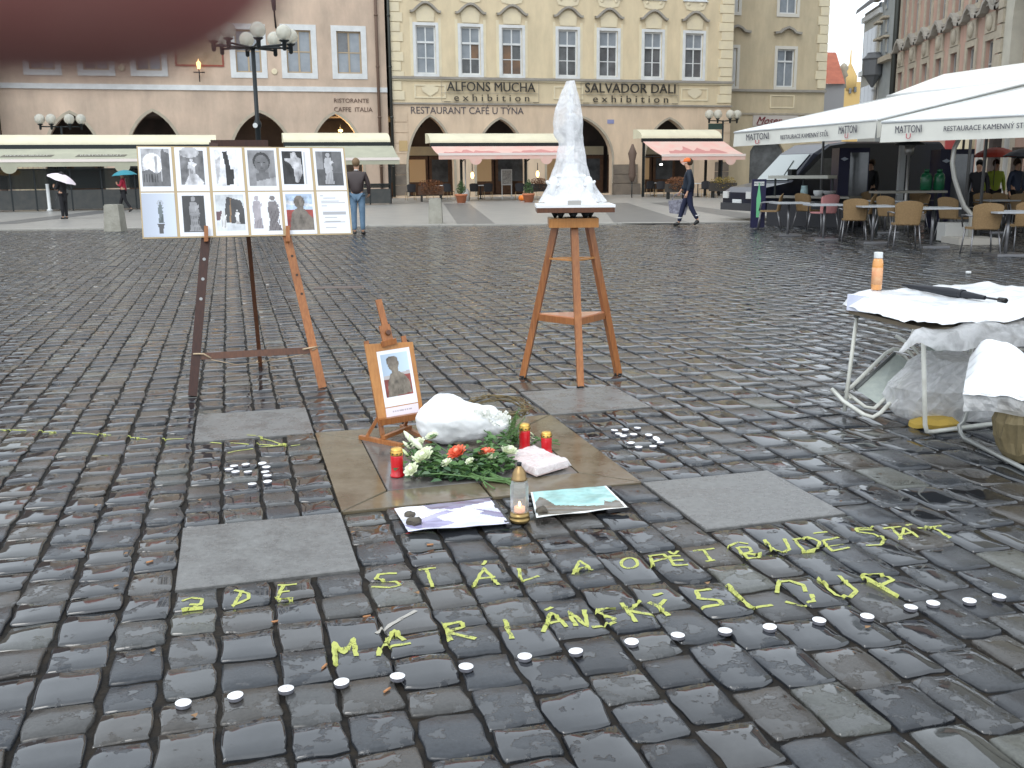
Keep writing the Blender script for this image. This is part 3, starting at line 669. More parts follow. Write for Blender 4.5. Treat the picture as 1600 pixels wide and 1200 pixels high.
# --- right side: pink palace running away from the camera
RP = Vector((19.6, 38.0, 0)); RD = Vector((sin(radians(6.6)), cos(radians(6.6)), 0)); RN = Vector((-RD.y, RD.x, 0))
def R_(px, py, off=0):            # (s along facade from RP, z)
    Q = onp(px, py, RP+RN*off, RN)-RP; return Q.dot(RD), Q.z
TR = thing('pink_building', 'pink baroque building with grey stone hoods receding at the right', 'building', RP, 'L', atan2(RD.y, RD.x)+pi)
# local x runs towards the camera (-RD), local y into the building
def rrect(a, b, c, d): return [(-a, c), (-b, c), (-b, d), (-a, d)]
s_end = R_(1397, 150)[0]
rw = [(1408,1412,113,148),(1425,1430,107,145),(1440,1447,98,143),(1460,1469,92,140),(1482,1493,83,138),(1511,1525,74,135),(1547,1564,62,130)]
rx = []
for a, b, c, d in rw: s0, z1 = R_(a, c); s1, _ = R_(b, c); rx.append(((s0+s1)/2))
cen = [R_((a+b)/2, c)[0] for a, b, c, d in rw]
# regularise the bays: linear fit
kk = np.arange(len(cen)); sl, ic = np.polyfit(kk, cen, 1)
z1w = float(np.mean([R_((a+b)/2, c)[1] for a, b, c, d in rw])); z0w = z1w-2.5
holes = []; WRs = []
for k in range(-3, 11):
    s = ic+sl*k
    if s > s_end-.8: continue
    for dz in (0, 4.3, 8.2): WRs.append((-s-.5, -s+.5, z0w+dz, z1w+dz)); holes.append(rect(-s-.5, -s+.5, z0w+dz, z1w+dz))
RX0_, RX1_ = -s_end, 16.0
mb = MB(); mb.holes(rect(RX0_, RX1_, 0, 20), holes, 0, .35); part(TR, mb, 'wall', plaster_red)
mb = MB(); mb.box((RX0_, .4, 0), (RX1_, 12, 20)); part(TR, mb, 'inner_walls', dark_inside)
mb = MB(); mb.box((RX0_-.1, -.5, 20), (RX1_, 12.2, 20.5)); part(TR, mb, 'roof', slate)
for u0, u1, z0, z1 in WRs:
    mb = MB(); frame_band(mb, u0, u1, z0, z1, .28, 0, .06); part(TR, mb, 'window_surround', stone_trim)
    um = (u0+u1)/2
    pts = [(um-1.05, z1+1.05), (um-.6, z1+1.15), (um-.35, z1+1.45), (um, z1+1.62), (um+.35, z1+1.45), (um+.6, z1+1.15), (um+1.05, z1+1.05)]
    mb = MB(); ring(mb, pts, -.35, .16, .34); part(TR, mb, 'window_hood', ledge_grey)
    mb = MB(); mb.box((u0-.1, -.09, z1+.3), (u1+.1, -.002, z1+1.1)); mb.sphere((um, -.09, z1+.7), .35, 8, 6, sc=(1,.4,1)); part(TR, mb, 'stucco_cartouche', stone_trim)
    mb = MB(); mb.box((u0-.32, -.2, z0-.42), (u1+.32, -.002, z0-.3)); part(TR, mb, 'sill', ledge_grey)
    window(TR, u0, u1, z0, z1, 0, mat('window_wood_grey', (.35,.34,.32), .6), None, [glass_dark, glass_dark, glass_curtain, glass_dark], fw=.08, mull=.06, transom=.62, rec=.15)
mb = MB(); mb.tube([(RX0_+.1,-.15,.1),(RX0_+.1,-.15,19.6)], .16, 8); part(TR, mb, 'drainpipe', pipe_m)
# near end: portal with stone arch, at the right picture edge
se = R_(1581, 60)[0]
TE = thing('corner_house', 'pale house front with a rusticated edge and balcony at the right edge', 'building', RP, 'L', atan2(RD.y, RD.x)+pi)
mb = MB(); x0 = -se+.05
mb.holes(rect(x0, RX1_+8, 0, 20.3), [arch(x0+3.2, 1.9, .1, 7.0, 9.3)], -.5, .6); part(TE, mb, 'wall', mat('pale_wall', (.52,.50,.42), .8, col2=(.42,.40,.34), nscale=1))
z = .3
while z < 12: mb = MB(); mb.box((x0-.06, -.6, z), (x0+.5, -.503, z+.5)); part(TE, mb, 'quoin_stone', stone_trim); z += .56
mb = MB(); mb.box((x0-.2, -1.4, 9.9), (RX1_+8, -.51, 10.2)); part(TE, mb, 'balcony_slab', stone_trim)
mb = MB()
for k in range(16): mb.lathe([(.07,0),(.13,.25),(.06,.55),(.1,.9)], (x0+.3+k*.5, -1.25, 10.2), 6)
part(TE, mb, 'balcony_railing', stone_trim)
# --- grey tower house, lane houses and red roof
def farhouse(name, label, px0, px1, pytop, Yd, m, roof=None, rpy=None, depth=9, side=None, body_bottom=0):
    a = atY(px0, pytop, Yd); b = atY(px1, pytop, Yd); T = thing(name, label, 'building', ((a.x+b.x)/2, Yd, 0))
    mb = MB(); mb.box((a.x, Yd, 0), (b.x, Yd+depth, (a.z+b.z)/2)); part(T, mb, 'wall', m)
    return T, a, b
grey_m = mat('grey_plaster', (.34,.36,.36), .85, col2=(.27,.29,.29), nscale=.7)
def rowhouse(name, label, px0, px1, z1, m):                      # continues the street front beyond the pink building
    s0 = R_(px1, 150)[0]+.05; s1 = R_(px0, 150)[0]; T = thing(name, label, 'building', RP+RD*s0, 'L', atan2(RD.y, RD.x)+pi); T.s0 = s0; T.s1 = s1
    mb = MB(); mb.box((s0-s1, -.05, 0), (0, 8, z1)); part(T, mb, 'wall', m)
    return T
def rbox(T, name, m, pa, pb, ya, yb, d0=.12, d1=.055, parent=None):
    sa, za = R_(pa, yb); sb, zb_ = R_(pb, ya); pm = (pa+pb)/2; mb = MB(); mb.box((T.s0-sa, -d0, R_(pm, yb)[1]), (T.s0-sb, -d1, R_(pm, ya)[1])); return part(T, mb, name, m, parent=parent)
T = rowhouse('grey_tower_house', 'tall grey house with a corner bay beyond the pink building', 1373, 1396.5, 27, grey_m)
for pa, pb, rows in ((1376,1380,((4,20),(40,56),(66,84))), (1386,1390,((-4,14),(32,50),(62,82)))):
    for y0, y1 in rows: rbox(T, 'window', glass_curtain, pa, pb, y0, y1); rbox(T, 'window_hood', stone_trim, pa-1.5, pb+1.5, y0-6, y0-3, .4)
zc = R_(1385, 98)[1]; 
for zc_ in (zc, zc+7): mb = MB(); mb.box((T.s0-T.s1-.3, -.42, zc_), (0, -.055, zc_+.3)); part(T, mb, 'cornice', stone_trim)
sq, zq = R_(1368, 108); mb = MB(); mb.lathe([(.05,-1.2),(.45,-.6),(.6,-.5),(.6,.35),(.68,.45),(.5,.6),(.4,.7),(.38,.8)], (T.s0-T.s1+.3, -.5, zq), 10, smooth=False); part(T, mb, 'corner_turret', mat('turret_dark', (.10,.105,.11), .7))
T = rowhouse('grey_lane_house', 'lower grey house with white bands in the lane beyond the parasols', 1345, 1372.5, 11.2, mat('lane_grey', (.42,.42,.39), .85))
mb = MB(); L_ = T.s0-T.s1; mb.slab([(L_-.3,-.6,11.2),(0,-.6,11.2),(0,3.5,14.5),(L_-.3,3.5,14.5)], (0,.1,.3)); part(T, mb, 'roof', slate)
for k in range(4):
    x = L_*(.15+.22*k); mb = MB(); mb.box((x-.5, -.1, 8.2), (x+.5, -.06, 10.0)); part(T, mb, 'window', glass_dark); mb = MB(); mb.box((x-.5, -.1, 4.6), (x+.5, -.06, 6.6)); part(T, mb, 'window', glass_dark)
for zc_ in (7.3, 10.6): mb = MB(); mb.box((L_, -.25, zc_), (0, -.055, zc_+.3)); part(T, mb, 'cornice', white_paint)
T, a, b = farhouse('yellow_lane_house', 'small yellow house far down the lane', 1320, 1345, 128, 95, mat('lane_yellow', (.65,.45,.18), .85))
for pa, y0, y1 in ((1326,138,146),(1334,136,144)): p = atY(pa, y1, 94.9); q = atY(pa+4, y0, 94.9); mb = MB(); mb.box((p.x, 94.8, p.z), (q.x, 94.99, q.z)); part(T, mb, 'window', glass_dark)
p = atY(1336, 122, 94); mb = MB(); mb.lathe([(.7,-1),(.7,.3),(.1,1.4),(.05,2.6)], (p.x, 95.5, p.z), 8); part(T, mb, 'gable_spire', MATS['lane_yellow'])
T, a, b = farhouse('red_roofed_house', 'grey walled house with a steep red tile roof beside the beige building', 1284, 1320, 131, 84, mat('wall_grey', (.30,.30,.31), .85))  # wall is one even grey
q0 = atY(1284,131,83.7); q1 = atY(1321,131,83.7); q2 = atY(1307,84,88); q3 = atY(1280,84,88)
mb = MB(); mb.slab([q0, q1, q2, q3], (0,.3,.15)); part(T, mb, 'roof', tile_red)
p = atY(1318, 118, 86); mb = MB(); mb.lathe([(.3,-1.0),(.2,-.2),(.4,0),(.25,.3),(.4,.6),(.2,.9),(.05,1.0)], (p.x, 86, p.z), 8); part(T, mb, 'stone_statue', stone_trim)
# ------------------------------------------------------------------ street things
fabric_cream = mat('awning_cream', (.72,.68,.50), .75, col2=(.64,.60,.45), nscale=1.2)
fabric_olive = mat('awning_olive', (.42,.42,.32), .8, col2=(.36,.36,.28), nscale=1.5)
fabric_pink = mat('awning_pink', (.74,.44,.38), .75, col2=(.70,.52,.45), nscale=1.6)
fabric_print = mat('awning_print', (.55,.25,.23), .8)
fabric_pale = mat('awning_pale', (.78,.70,.66), .7)
fabric_white = mat('parasol_white', (.84,.84,.80), .7, col2=(.76,.76,.72), nscale=.8)
fabric_white2 = mat('parasol_valance', (.68,.68,.62), .7, col2=(.60,.60,.55), nscale=1.2)
screen_m = mat('windbreak_glass', (.045,.05,.055), .15, spec=.8, col2=(.08,.08,.08), nscale=1.2)
rattan_b = mat('rattan_black', (.03,.03,.035), .6)
def canopy_F(T, u0, u1, vb, vf, zb, zf, m, mprint=None, valance=.24, tabs=None, edge=None, nseg=4, name='canopy'):
    """sloping awning cloth from back top to front, with valance and half-round tabs; facade frame"""
    mb = MB(); n = 8
    for i in range(n):
        a = i/n; b = (i+1)/n; sag = lambda t: -.05*sin(pi*t)
        p = [(u0, vb+(vf-vb)*a, zb+(zf-zb)*a+sag(a)), (u1, vb+(vf-vb)*a, zb+(zf-zb)*a+sag(a)), (u1, vb+(vf-vb)*b, zb+(zf-zb)*b+sag(b)), (u0, vb+(vf-vb)*b, zb+(zf-zb)*b+sag(b))]
        mb.slab(p, (0, 0, .02))
    part(T, mb, name, m)
    mb = MB(); mb.box((u0, vf-.06, zf-.05), (u1, vf-.005, zf+.07)); part(T, mb, 'front_rail', edge or fabric_pale)
    mb = MB(); mb.box((u0+.01, vf-.035, zf-valance), (u1-.01, vf-.02, zf-.05))
    for t in (tabs or []):
        u = u0+(u1-u0)*t; pts = [(u+.32*cos(a), vf-.045, zf-valance+.02-.3*sin(a)) for a in [pi*k/8 for k in range(9)]]; mb.slab(pts, (0,.02,0))
    part(T, mb, 'valance', m)
def hood_F(T, u0, u1, v0, v1, z0, z1, m, n=8):
    """quarter-round hood, closed ends; bulges towards the viewer"""
    mb = MB(); ptsA = []
    for k in range(n+1):
        a = pi/2*k/n; ptsA.append((v1+(v0-v1)*sin(a), z1-(z1-z0)*(1-cos(a))))
    poly = ptsA+[(v1, z0)]
    for k in range(n):
        (va, za), (vb_, zb) = ptsA[k], ptsA[k+1]
        us = np.linspace(u0, u1, max(2, int(abs(u1-u0)/1.6)+1))
        for i in range(len(us)-1): mb.add([(us[i], va, za), (us[i], vb_, zb), (us[i+1], vb_, zb), (us[i+1], va, za)], [(0,1,2,3)], smooth=True)
    for u in (u0, u1): mb.add([(u, a, b) for a, b in poly], [tuple(range(len(poly)))])
    return part(T, mb, 'hood', m)
def stall(name, label, px0, px1, vf, vh, pyh0, pyh1, pyc0, pyc1, mc, tabs, prints, posts, walls, base=True, txt=None):
    """street terrace under an awning: hood at depth vh, cloth down to depth vf"""
    pm = (px0+px1)/2
    u0 = L(px0, pyh1, vh)[0]; u1 = L(px1, pyh1, vh)[0]; zt = L(pm, pyh0, vh)[1]; zb = L(pm, pyh1, vh)[1]; zf = L(pm, pyc1, vf)[1]
    T = thing(name, label, 'awning', ((u0+u1)/2, (vf+vh)/2, 0), 'F')
    hood_F(T, u0, u1, vh, vh+1.3, zb, zt, fabric_cream)
    mb = MB(); mb.box((u0, vh-.02, zb-.22), (u1, vh+.1, zb)); part(T, mb, 'rail', iron)
    canopy_F(T, u0+.05, u1+.1, vh-.05, vf, zb-.2, zf, mc, tabs=tabs)
    for t in posts:
        u = u0+(u1-u0)*t; mb = MB(); mb.box((u-.06, vh-.1, .03), (u+.06, vh+.02, zb-.2)); part(T, mb, 'post', iron)
        mb = MB(); mb.bar((u, vh-.08, zb-1.0), (u, vf+.1, zf-.02), .05, .05); part(T, mb, 'arm', iron)
    T.u0, T.u1, T.vf, T.vh, T.zf, T.zb = u0, u1, vf, vh, zf, zb-.2
    for t, w_, hh in prints:                                    # printed motif lies on the cloth
        mb = MB(); u = u0+(u1-u0)*t; sl = (T.zb-zf)/(T.vh-vf); rr = random.Random(int(t*100))
        pts = [(-w_, .2)]; k = 0
        for k in range(14): pts.append((-w_+2*w_*(k+.5)/14, .3+.5*rr.random()*(1-abs(k-6.5)/8)))
        pts.append((w_, .2))
        P = [(u+a, T.vf+(T.vh-T.vf)*b, zf+(T.zb-zf)*b+.035-.05*sin(pi*(1-b))) for a, b in pts]
        Q = [(u+a, T.vf+(T.vh-T.vf)*.16, zf+(T.zb-zf)*.16+.03-.05*sin(pi*.16)) for a, b in pts]
        mb.add(P+Q, [(i, i+1, len(P)+i+1, len(P)+i) for i in range(len(P)-1)]); part(T, mb, 'printed_motif', fabric_print if mc is fabric_pink else mat('olive_print', (.16,.15,.12), .8))
    return T
ST1 = stall('restaurant_awning', 'long olive awning with cream hood behind the photo board, left of the square', -60, 338, -13.0, -10.9, 209, 226, 227, 251, fabric_olive, [.2,.62], [], [.02,.35,.52,.7,.98], None)
ST2 = stall('restaurant_awning', 'short olive awning with cream hood right of the photo board', 443, 610, -12.3, -10.4, 206, 222, 223, 249, fabric_olive, [.25], [], [.02,.5,.98], None)
ST3 = stall('cafe_awning', 'wide pink awning with cream hood left of the white statue', 672, 882, -9.4, -7.6, 207, 223, 225, 241, fabric_pink, [.26,.77], [(.26,1.5,.4),(.75,1.5,.4)], [.22,.7,.98], None)
ST4 = stall('cafe_awning', 'short pink awning with rounded cream hood right of the white statue', 1003, 1128, -9.2, -6.6, 201, 216, 218, 243, fabric_pink, [.28,.82], [(.5,1.7,.45)], [.02,.8,.98], None)
u, z = L(1003, 216, -6.6)
# glazed wind screens below the two olive awnings: every panel its own part
def screens(T, pxs, v, z1, solid=.9):
    for i in range(len(pxs)-1):
        u0 = L(pxs[i], 300, v)[0]; u1 = L(pxs[i+1], 300, v)[0]
        mb = MB(); mb.box((u0+.03, v-.02, .08), (u1-.03, v+.02, solid)); part(T, mb, 'screen_panel', mat('screen_solid', (.045,.05,.05), .35, col2=(.07,.07,.065), nscale=3))
        mb = MB(); mb.box((u0+.03, v-.006, solid+.05), (u1-.03, v+.006, z1)); part(T, mb, 'glass_panel', mat('screen_clear', (.10,.11,.11), .06, trans=.75, ior=1.1, spec=.6))
        mb = MB(); mb.box((u0-.03, v-.03, .03), (u0+.03, v+.03, z1+.05)); mb.box((u0+.03, v-.03, z1), (u1-.03, v+.03, z1+.05)); part(T, mb, 'screen_frame', iron)
TS1 = thing('terrace_screen', 'long dark glazed windbreak under the left olive awning', 'windbreak', (L(150,330,-12.2)[0], -12.2, 0), 'F')
screens(TS1, [-50, 18, 56, 112, 160, 212, 262, 312, 338], -12.2, 1.75)
TS2 = thing('terrace_screen', 'low dark windbreak box behind the man in the leather jacket', 'windbreak', (L(560,330,-11.6)[0], -11.6, 0), 'F')
screens(TS2, [545, 578, 611], -11.6, .95, .75)
# cream wall panels / back of the terrace seen under the left awning
mb = MB(); u0 = L(22, 280, -8)[0]; u1 = L(70, 280, -8)[0]; mb.box((u0, -8, .1), (u1, -7.9, 2.4))
T = thing('slatted_partition', 'cream slatted panel standing inside the left terrace', 'partition', ((u0+u1)/2, -8, 0), 'F')
for k in range(6): mb = MB(); x = u0+(u1-u0)*k/6; mb.box((x+.02, -8, .1), (x+(u1-u0)/6-.06, -7.93, 2.3)); part(T, mb, 'slat', plaster_cream)
u = L(46, 262, -9)[0]; mb = MB()
T = thing('terrace_heater', 'white post standing behind the woman with the white umbrella', 'post', (L(77,320,-12.6)[0], -12.6, 0), 'F')
ux = L(77,320,-12.6)[0]; mb = MB(); mb.lathe([(.12,0),(.12,.06),(.07,.1),(.07,1.1),(.09,1.14)], (ux, -12.6, .02), 10); part(T, mb, 'column', white_paint)
for px, v in ((22, -9.5), (10, -9.0)):
    u = L(px, 280, v)[0]; zz = L(px, 270, v)[1]
    T = thing('terrace_lamp', 'amber hanging lamp glowing inside the left terrace' if px == 22 else 'second amber lamp at the far left inside the terrace', 'lamp', (u, v, zz), 'F', group='amber terrace lamps')
    mb = MB(); mb.lathe([(.22,-.12),(.30,0),(.22,.14),(.05,.2)], (u, v, zz), 10); part(T, mb, 'shade', mat('amber_glow', (.6,.35,.08), .5, emis=(1,.5,.1), estr=.35)); mb = MB(); mb.tube([(u,v,zz+.2),(u,v,zz+1.0)], .015, 5); part(T, mb, 'cord', iron)
# printed brand strips on the olive cloth (blurred in the photograph)
for px in (42, 158):
    T = ST1; sl = (T.zb-T.zf)/(T.vh-T.vf); v = (T.vf+T.vh)/2-.1; u = L(px, 238, v)[0]
    mb = textmesh('canopy_lettering', 'RESTAURANT', u-.85, u+.85, 0, .2, 0, .01)
    remap(mb, lambda p: Vector((p.x, v+(p.z-.1)*1.0, T.zf+(v+(p.z-.1)-T.vf)*sl+.01))); part(T, mb, 'canopy_lettering', mat('letter_pale', (.75,.75,.70), .7))
    mb = MB(); mb.add([(u-1.05, v-.2, T.zf+(v-.2-T.vf)*sl-.01), (u+.95, v-.2, T.zf+(v-.2-T.vf)*sl-.01), (u+1.05, v+.2, T.zf+(v+.2-T.vf)*sl-.01), (u-.95, v+.2, T.zf+(v+.2-T.vf)*sl-.01)], [(0,1,2,3)]); part(T, mb, 'canopy_print', mat('olive_print', (.16,.15,.12), .8))
# lit arcade lamps
for px, py, vv, lab_ in ((532,204,1.6,'yellow lamp glowing in the pointed arch under the Italian lettering'),(738,274,-6.9,'orange lamp glowing left under the wide pink awning'),(840,272,-6.9,'small orange lamp beside the white statue under the pink awning'),(1033,257,-6.5,'white spotlight under the short pink awning')):
    u, z = L(px, py, vv); T = thing('arcade_lamp', lab_, 'lamp', (u, vv, z), 'F'); mb = MB()
    hot = (1,.62,.2) if px != 1033 else (1,.98,.95)
    mb.sphere((u, vv, z), .14 if px == 532 else .09, 10, 8, sc=(1,1,.6 if px in (532,1033) else 2)); part(T, mb, 'bulb', mat('bulb_glow' if px != 1033 else 'bulb_white', (1,.7,.3), .5, emis=hot, estr=5)); mb = MB(); mb.tube([(u,vv,z+.1),(u,vv,z+.6)], .02, 5); part(T, mb, 'cord', iron)
    if px == 532:
        ld = bpy.data.lights.new('arcade_light', 'POINT'); ld.energy = 160; ld.color = (1,.62,.25); ld.shadow_soft_size = .1
        lo = bpy.data.objects.new('arcade_light', ld); COL.objects.link(lo); lo.parent = T.o; lo.location = (0,-.3,-.15)

# lamp posts ---------------------------------------------------------
globe_m = mat('globe_glass', (.75,.74,.66), .15, spec=.6, trans=.45, ior=1.15)
def lamp(name, label, pos, hgt, arms, rglobe, post_r=.06, group='lamp posts of the square', sgn=False):
    T = thing(name, label, 'street lamp', pos, 'L', YAW, group=group)
    mb = MB(); mb.lathe([(.26,0),(.26,.12),(.17,.2),(.15,.7),(.10,.8),(post_r,.9),(post_r,hgt*.55),(post_r*1.5,hgt*.56),(post_r*1.5,hgt*.58),(post_r*.8,hgt*.6),(post_r*.8,hgt)], (0,0,0), 12); part(T, mb, 'pole', iron)
    for dx, dy, dz in arms:
        mb = MB(); mb.tube([(0,0,hgt-.05),(dx*.5,dy*.5,hgt-.03),(dx,dy,hgt-.02+dz)], .032, 6); mb.lathe([(.03,-.16),(.06,-.12),(.06,.05),(.12,.09),(.15,.12)], (dx,dy,hgt-.02+dz), 10); part(T, mb, 'arm', iron)
        mb = MB(); mb.sphere((dx,dy,hgt+.1+dz+rglobe*.95), rglobe, 16, 12); g = part(T, mb, 'globe', globe_m)
        mb = MB(); mb.lathe([(.04,0),(.055,.08),(.05,.2),(.02,.24)], (dx,dy,hgt+.12+dz), 8); part(T, mb, 'bulb', mat('bulb_off', (.85,.85,.8), .4), parent=g)
    if sgn: mb = MB(); mb.box((-1.0,-.05,hgt-.55),(-.08,0,hgt-.2)); part(T, mb, 'street_sign', mat('sign_green', (.04,.07,.06), .4))
    return T
g = G(637, 309); sc_ = g.y/57
hl = atY(637, 194, g.y).z
lamp('street_lamp', 'four globe lamp post left of the wide pink awning', g, hl, [(-.95*1.0,0,0),(-.42,-.1,0),(.42,-.1,0),(.95,0,0)], .26, post_r=.07)
g2 = G(1126, 303); lamp('street_lamp', 'four globe lamp post with a green street sign right of the short pink awning', g2, atY(1126, 188, g2.y).z, [(-.95,0,0),(-.42,-.1,0),(.42,-.1,0),(.95,0,0)], .27, post_r=.07, sgn=True)
g3 = G(108, 322); lamp('street_lamp', 'four globe lamp post rising behind the left olive awning', g3, atY(100, 197, g3.y).z, [(-.95,0,0),(-.42,-.1,0),(.42,-.1,0),(.95,0,0)], .25, post_r=.07)
g4 = G(412, 352); g4.z = 0; rr = (atY(459,78,g4.y).x-atY(332,78,g4.y).x)/2*.93
lamp('street_lamp', 'tall lamp post with a crown of eight globes standing behind the photo board', g4, atY(395, 72, g4.y).z, [(rr*cos(a), rr*sin(a), 0) for a in [k*pi/4+.12 for k in range(8)]], .215, post_r=.075)
mb = MB(); c4 = atY(399, 196, g4.y-.12); mb.lathe([(.07,0),(.07,.02)], c4, 12, axis=(0,-1,0)); single(mb, 'lamp_number_disc', [white_paint], 'small white disc on the pole of the tall eight globe lamp', 'disc', c4)

# stone bollards
for (px, pb, pt, wpx, lb) in ((181,361,321,24,'squat granite bollard left of the photo board'),(681,350,312,20,'squat granite bollard on the kerb between photo board and statue')):
    b0 = G(px, pb); zt = atY(px, pt, b0.y).z; w2 = wpx/FPX*b0.y/2; T_ = MB()
    T_.add([(b0.x+sx*w2*(1.08 if z == 0 else .92), b0.y+sy*w2*(1.08 if z == 0 else .92), z*zt) for z in (0, 1) for sx, sy in ((-1,-1),(1,-1),(1,1),(-1,1))], [(0,3,2,1),(4,5,6,7),(0,1,5,4),(1,2,6,5),(2,3,7,6),(3,0,4,7)])
    T_.box((b0.x-w2*.85, b0.y-w2*.85, zt), (b0.x+w2*.85, b0.y+w2*.85, zt+.03))
    single(T_, 'stone_bollard', [mat('bollard_stone', (.36,.35,.30), .7, col2=(.26,.25,.21), nscale=4, bump=.01, bscale=20)], lb, 'bollard', b0, group='stone bollards on the kerb')

# dark cafe chairs, tables, planters under the pink awnings ------------
def cafe_chair(label, m_seat, m_leg, tube_arms=False, group=None):
    T = thing('cafe_chair', label, 'chair', (0,0,0), 'L', 0, group=group)
    mb = MB(); mb.slab([(-.22,-.22,.43),(.22,-.22,.43),(.20,.20,.43),(-.20,.20,.43)], (0,0,.035)); part(T, mb, 'seat', m_seat)
    mb = MB(); n = 8; P = []
    for k in range(n+1):
        a = pi*k/n; P.append((.245*cos(a), .17+.07*sin(a)))
    zz = [.47, .62, .78, .86]
    for i in range(n):
        top_a = .80+.08*sin(pi*i/n); top_b = .80+.08*sin(pi*(i+1)/n)
        (xa, ya), (xb, yb) = P[i], P[i+1]
        mb.slab([(xa*.88, ya, .45), (xb*.88, yb, .45), (xb, yb+.07, top_b), (xa, ya+.07, top_a)], (0, .02, 0))
    part(T, mb, 'backrest', m_seat)
    for sx in (-1, 1):
        mb = MB(); mb.tube([(sx*.21,-.21,.44),(sx*.25,-.26,0)], .013, 6); part(T, mb, 'leg', m_leg)
        mb = MB(); mb.tube([(sx*.20,.20,.44),(sx*.24,.30,0)], .013, 6); part(T, mb, 'leg', m_leg)
        if tube_arms: mb = MB(); mb.tube([(sx*.245,.24,.66),(sx*.29,.05,.67),(sx*.29,-.2,.66),(sx*.25,-.24,.46)], .014, 6); part(T, mb, 'armrest', m_leg)
    return T
leg_tan = mat('leg_bamboo', (.40,.28,.14), .5)
proto_b = cafe_chair('black rattan chair beside the rust coloured planter left under the wide pink awning', rattan_b, leg_tan, group='black cafe chairs under the pink awnings')
def placeG(px, py): return G(px, py, 0.02)
bch = [(642,313,pi+.3,None),(668,311,2.6,'black rattan chair tucked behind the left rust planter'),(702,312,pi-.4,'black rattan chair between planter and potted shrub'),(741,312,pi,'black rattan chair directly right of the first potted shrub'),(762,312,pi+.2,'second black rattan chair right of the potted shrub'),
 (812,312,pi,'black rattan chair just right of the standing menu board'),(830,313,pi-.4,'black rattan chair beside the statue base, behind the second potted shrub'),(1013,307,pi+.3,'leftmost black rattan chair under the short pink awning'),(1031,308,pi,'second black rattan chair under the short pink awning'),(1060,309,pi-.3,'black rattan chair behind the walking worker'),
 (1100,308,pi+.1,'black rattan chair left of the right hand flower box'),(1112,309,pi,'black rattan chair beside the right hand flower box')]
for i, (px, py, rz, lb) in enumerate(bch):
    if i == 0: proto_b.o.location = placeG(px, py); proto_b.o.rotation_euler = (0,0,rz)
    else: dup(proto_b.o, placeG(px, py), rz, lb)
T = thing('cafe_table', 'small round marble table left under the wide pink awning', 'table', placeG(690, 311), 'L', 0, group='small tables under the pink awnings')
mb = MB(); mb.lathe([(.33,.72),(.35,.73),(.35,.75),(.33,.76)], (0,0,0), 16); part(T, mb, 'tabletop', white_paint)
mb = MB(); mb.lathe([(.03,.02),(.03,.72)], (0,0,0), 8); mb.lathe([(.22,0),(.22,.02),(.04,.05)], (0,0,0), 10); part(T, mb, 'pedestal', iron)
for px, py, lb in ((751,311,'small round marble table between two black chairs right of the potted shrub'),(822,311,'small round marble table near the statue base'),(1022,306,'small round marble table under the left end of the short pink awning'),(1090,308,'small round marble table behind the walking worker')): dup(T.o, placeG(px, py), 0, lb)
leaf_rust = mat('leaf_rust', (.22,.085,.03), .8, col2=(.13,.055,.025), nscale=12)
leaf_yel = mat('leaf_yellowish', (.30,.20,.04), .8, col2=(.12,.11,.03), nscale=12)
leaf_green = mat('leaf_dark_green', (.03,.07,.02), .6, col2=(.06,.11,.03), nscale=10)
def leafcloud(mb, c, r, n, s, rs_, seed=0):
    rr = random.Random(seed)
    for _ in range(n):
        while True:
            p = Vector((rr.uniform(-1,1), rr.uniform(-1,1), rr.uniform(-1,1)))
            if p.length < 1: break
        q = Vector((c[0]+p.x*r[0], c[1]+p.y*r[1], c[2]+p.z*r[2])); a = Vector((rr.gauss(0,1), rr.gauss(0,1), rr.gauss(0,1))).normalized(); b = a.orthogonal().normalized()*s*rr.uniform(.5,1.2); a = a*s*rr.uniform(.6,1.3)
        mb.add([q-a, q+b*.5, q+a, q-b*.5], [(0,1,2,3)])
box_m = mat('planter_box', (.05,.045,.04), .6)
for i, (px, py, wd, lm, lb) in enumerate(((674,315,1.25,leaf_rust,'flower box with rust red plants at the left end of the wide pink awning'),(842,309,.9,leaf_rust,'flower box with orange plants half hidden by the white statue'),(1056,311,1.1,leaf_rust,'flower box with rust red plants behind the worker with the bag'),(1129,309,1.45,leaf_yel,'flower box with yellow plants at the right end of the short pink awning'))):
    T = thing('flower_box', lb, 'planter', placeG(px, py), 'L', YAW, group='flower boxes round the pink awnings')
    mb = MB(); mb.box((-wd/2,-.2,.35),(wd/2,.2,.78)); part(T, mb, 'box', box_m if i != 0 else mat('box_rust', (.10,.055,.035), .8))
    mb = MB()
    for sx in (-1, 1): mb.box((sx*wd*.4-.03,-.15,0),(sx*wd*.4+.03,.15,.35))
    part(T, mb, 'stand', iron)
    mb = MB(); leafcloud(mb, (0,0,.88), (wd/2+.05,.28,.26), 500, .05, None, i+3); leafcloud(mb, (0,-.2,.62), (wd/2,.08,.25), 300 if i in (0,2) else 80, .05, None, i+9); part(T, mb, 'flowers', lm, kind='stuff')
for px, py, lb in ((721,317,'terracotta pot with a green shrub left of the standing menu board'),(826,316,'terracotta pot with a green shrub beside the orange pumpkin')):
    T = thing('potted_shrub', lb, 'potted plant', placeG(px, py), 'L', 0, group='potted shrubs under the wide pink awning')
    mb = MB(); mb.lathe([(.20,0),(.28,.34),(.31,.34),(.31,.42),(.27,.42)], (0,0,0), 14); part(T, mb, 'pot', mat('terracotta', (.50,.18,.09), .7))
    mb = MB(); leafcloud(mb, (0,0,.66), (.24,.24,.3), 360, .045, None, px); leafcloud(mb, (0,0,.9), (.12,.12,.2), 120, .04, None, px+1); part(T, mb, 'foliage', leaf_green, kind='stuff')
g = placeG(817, 314); mb = MB(); 
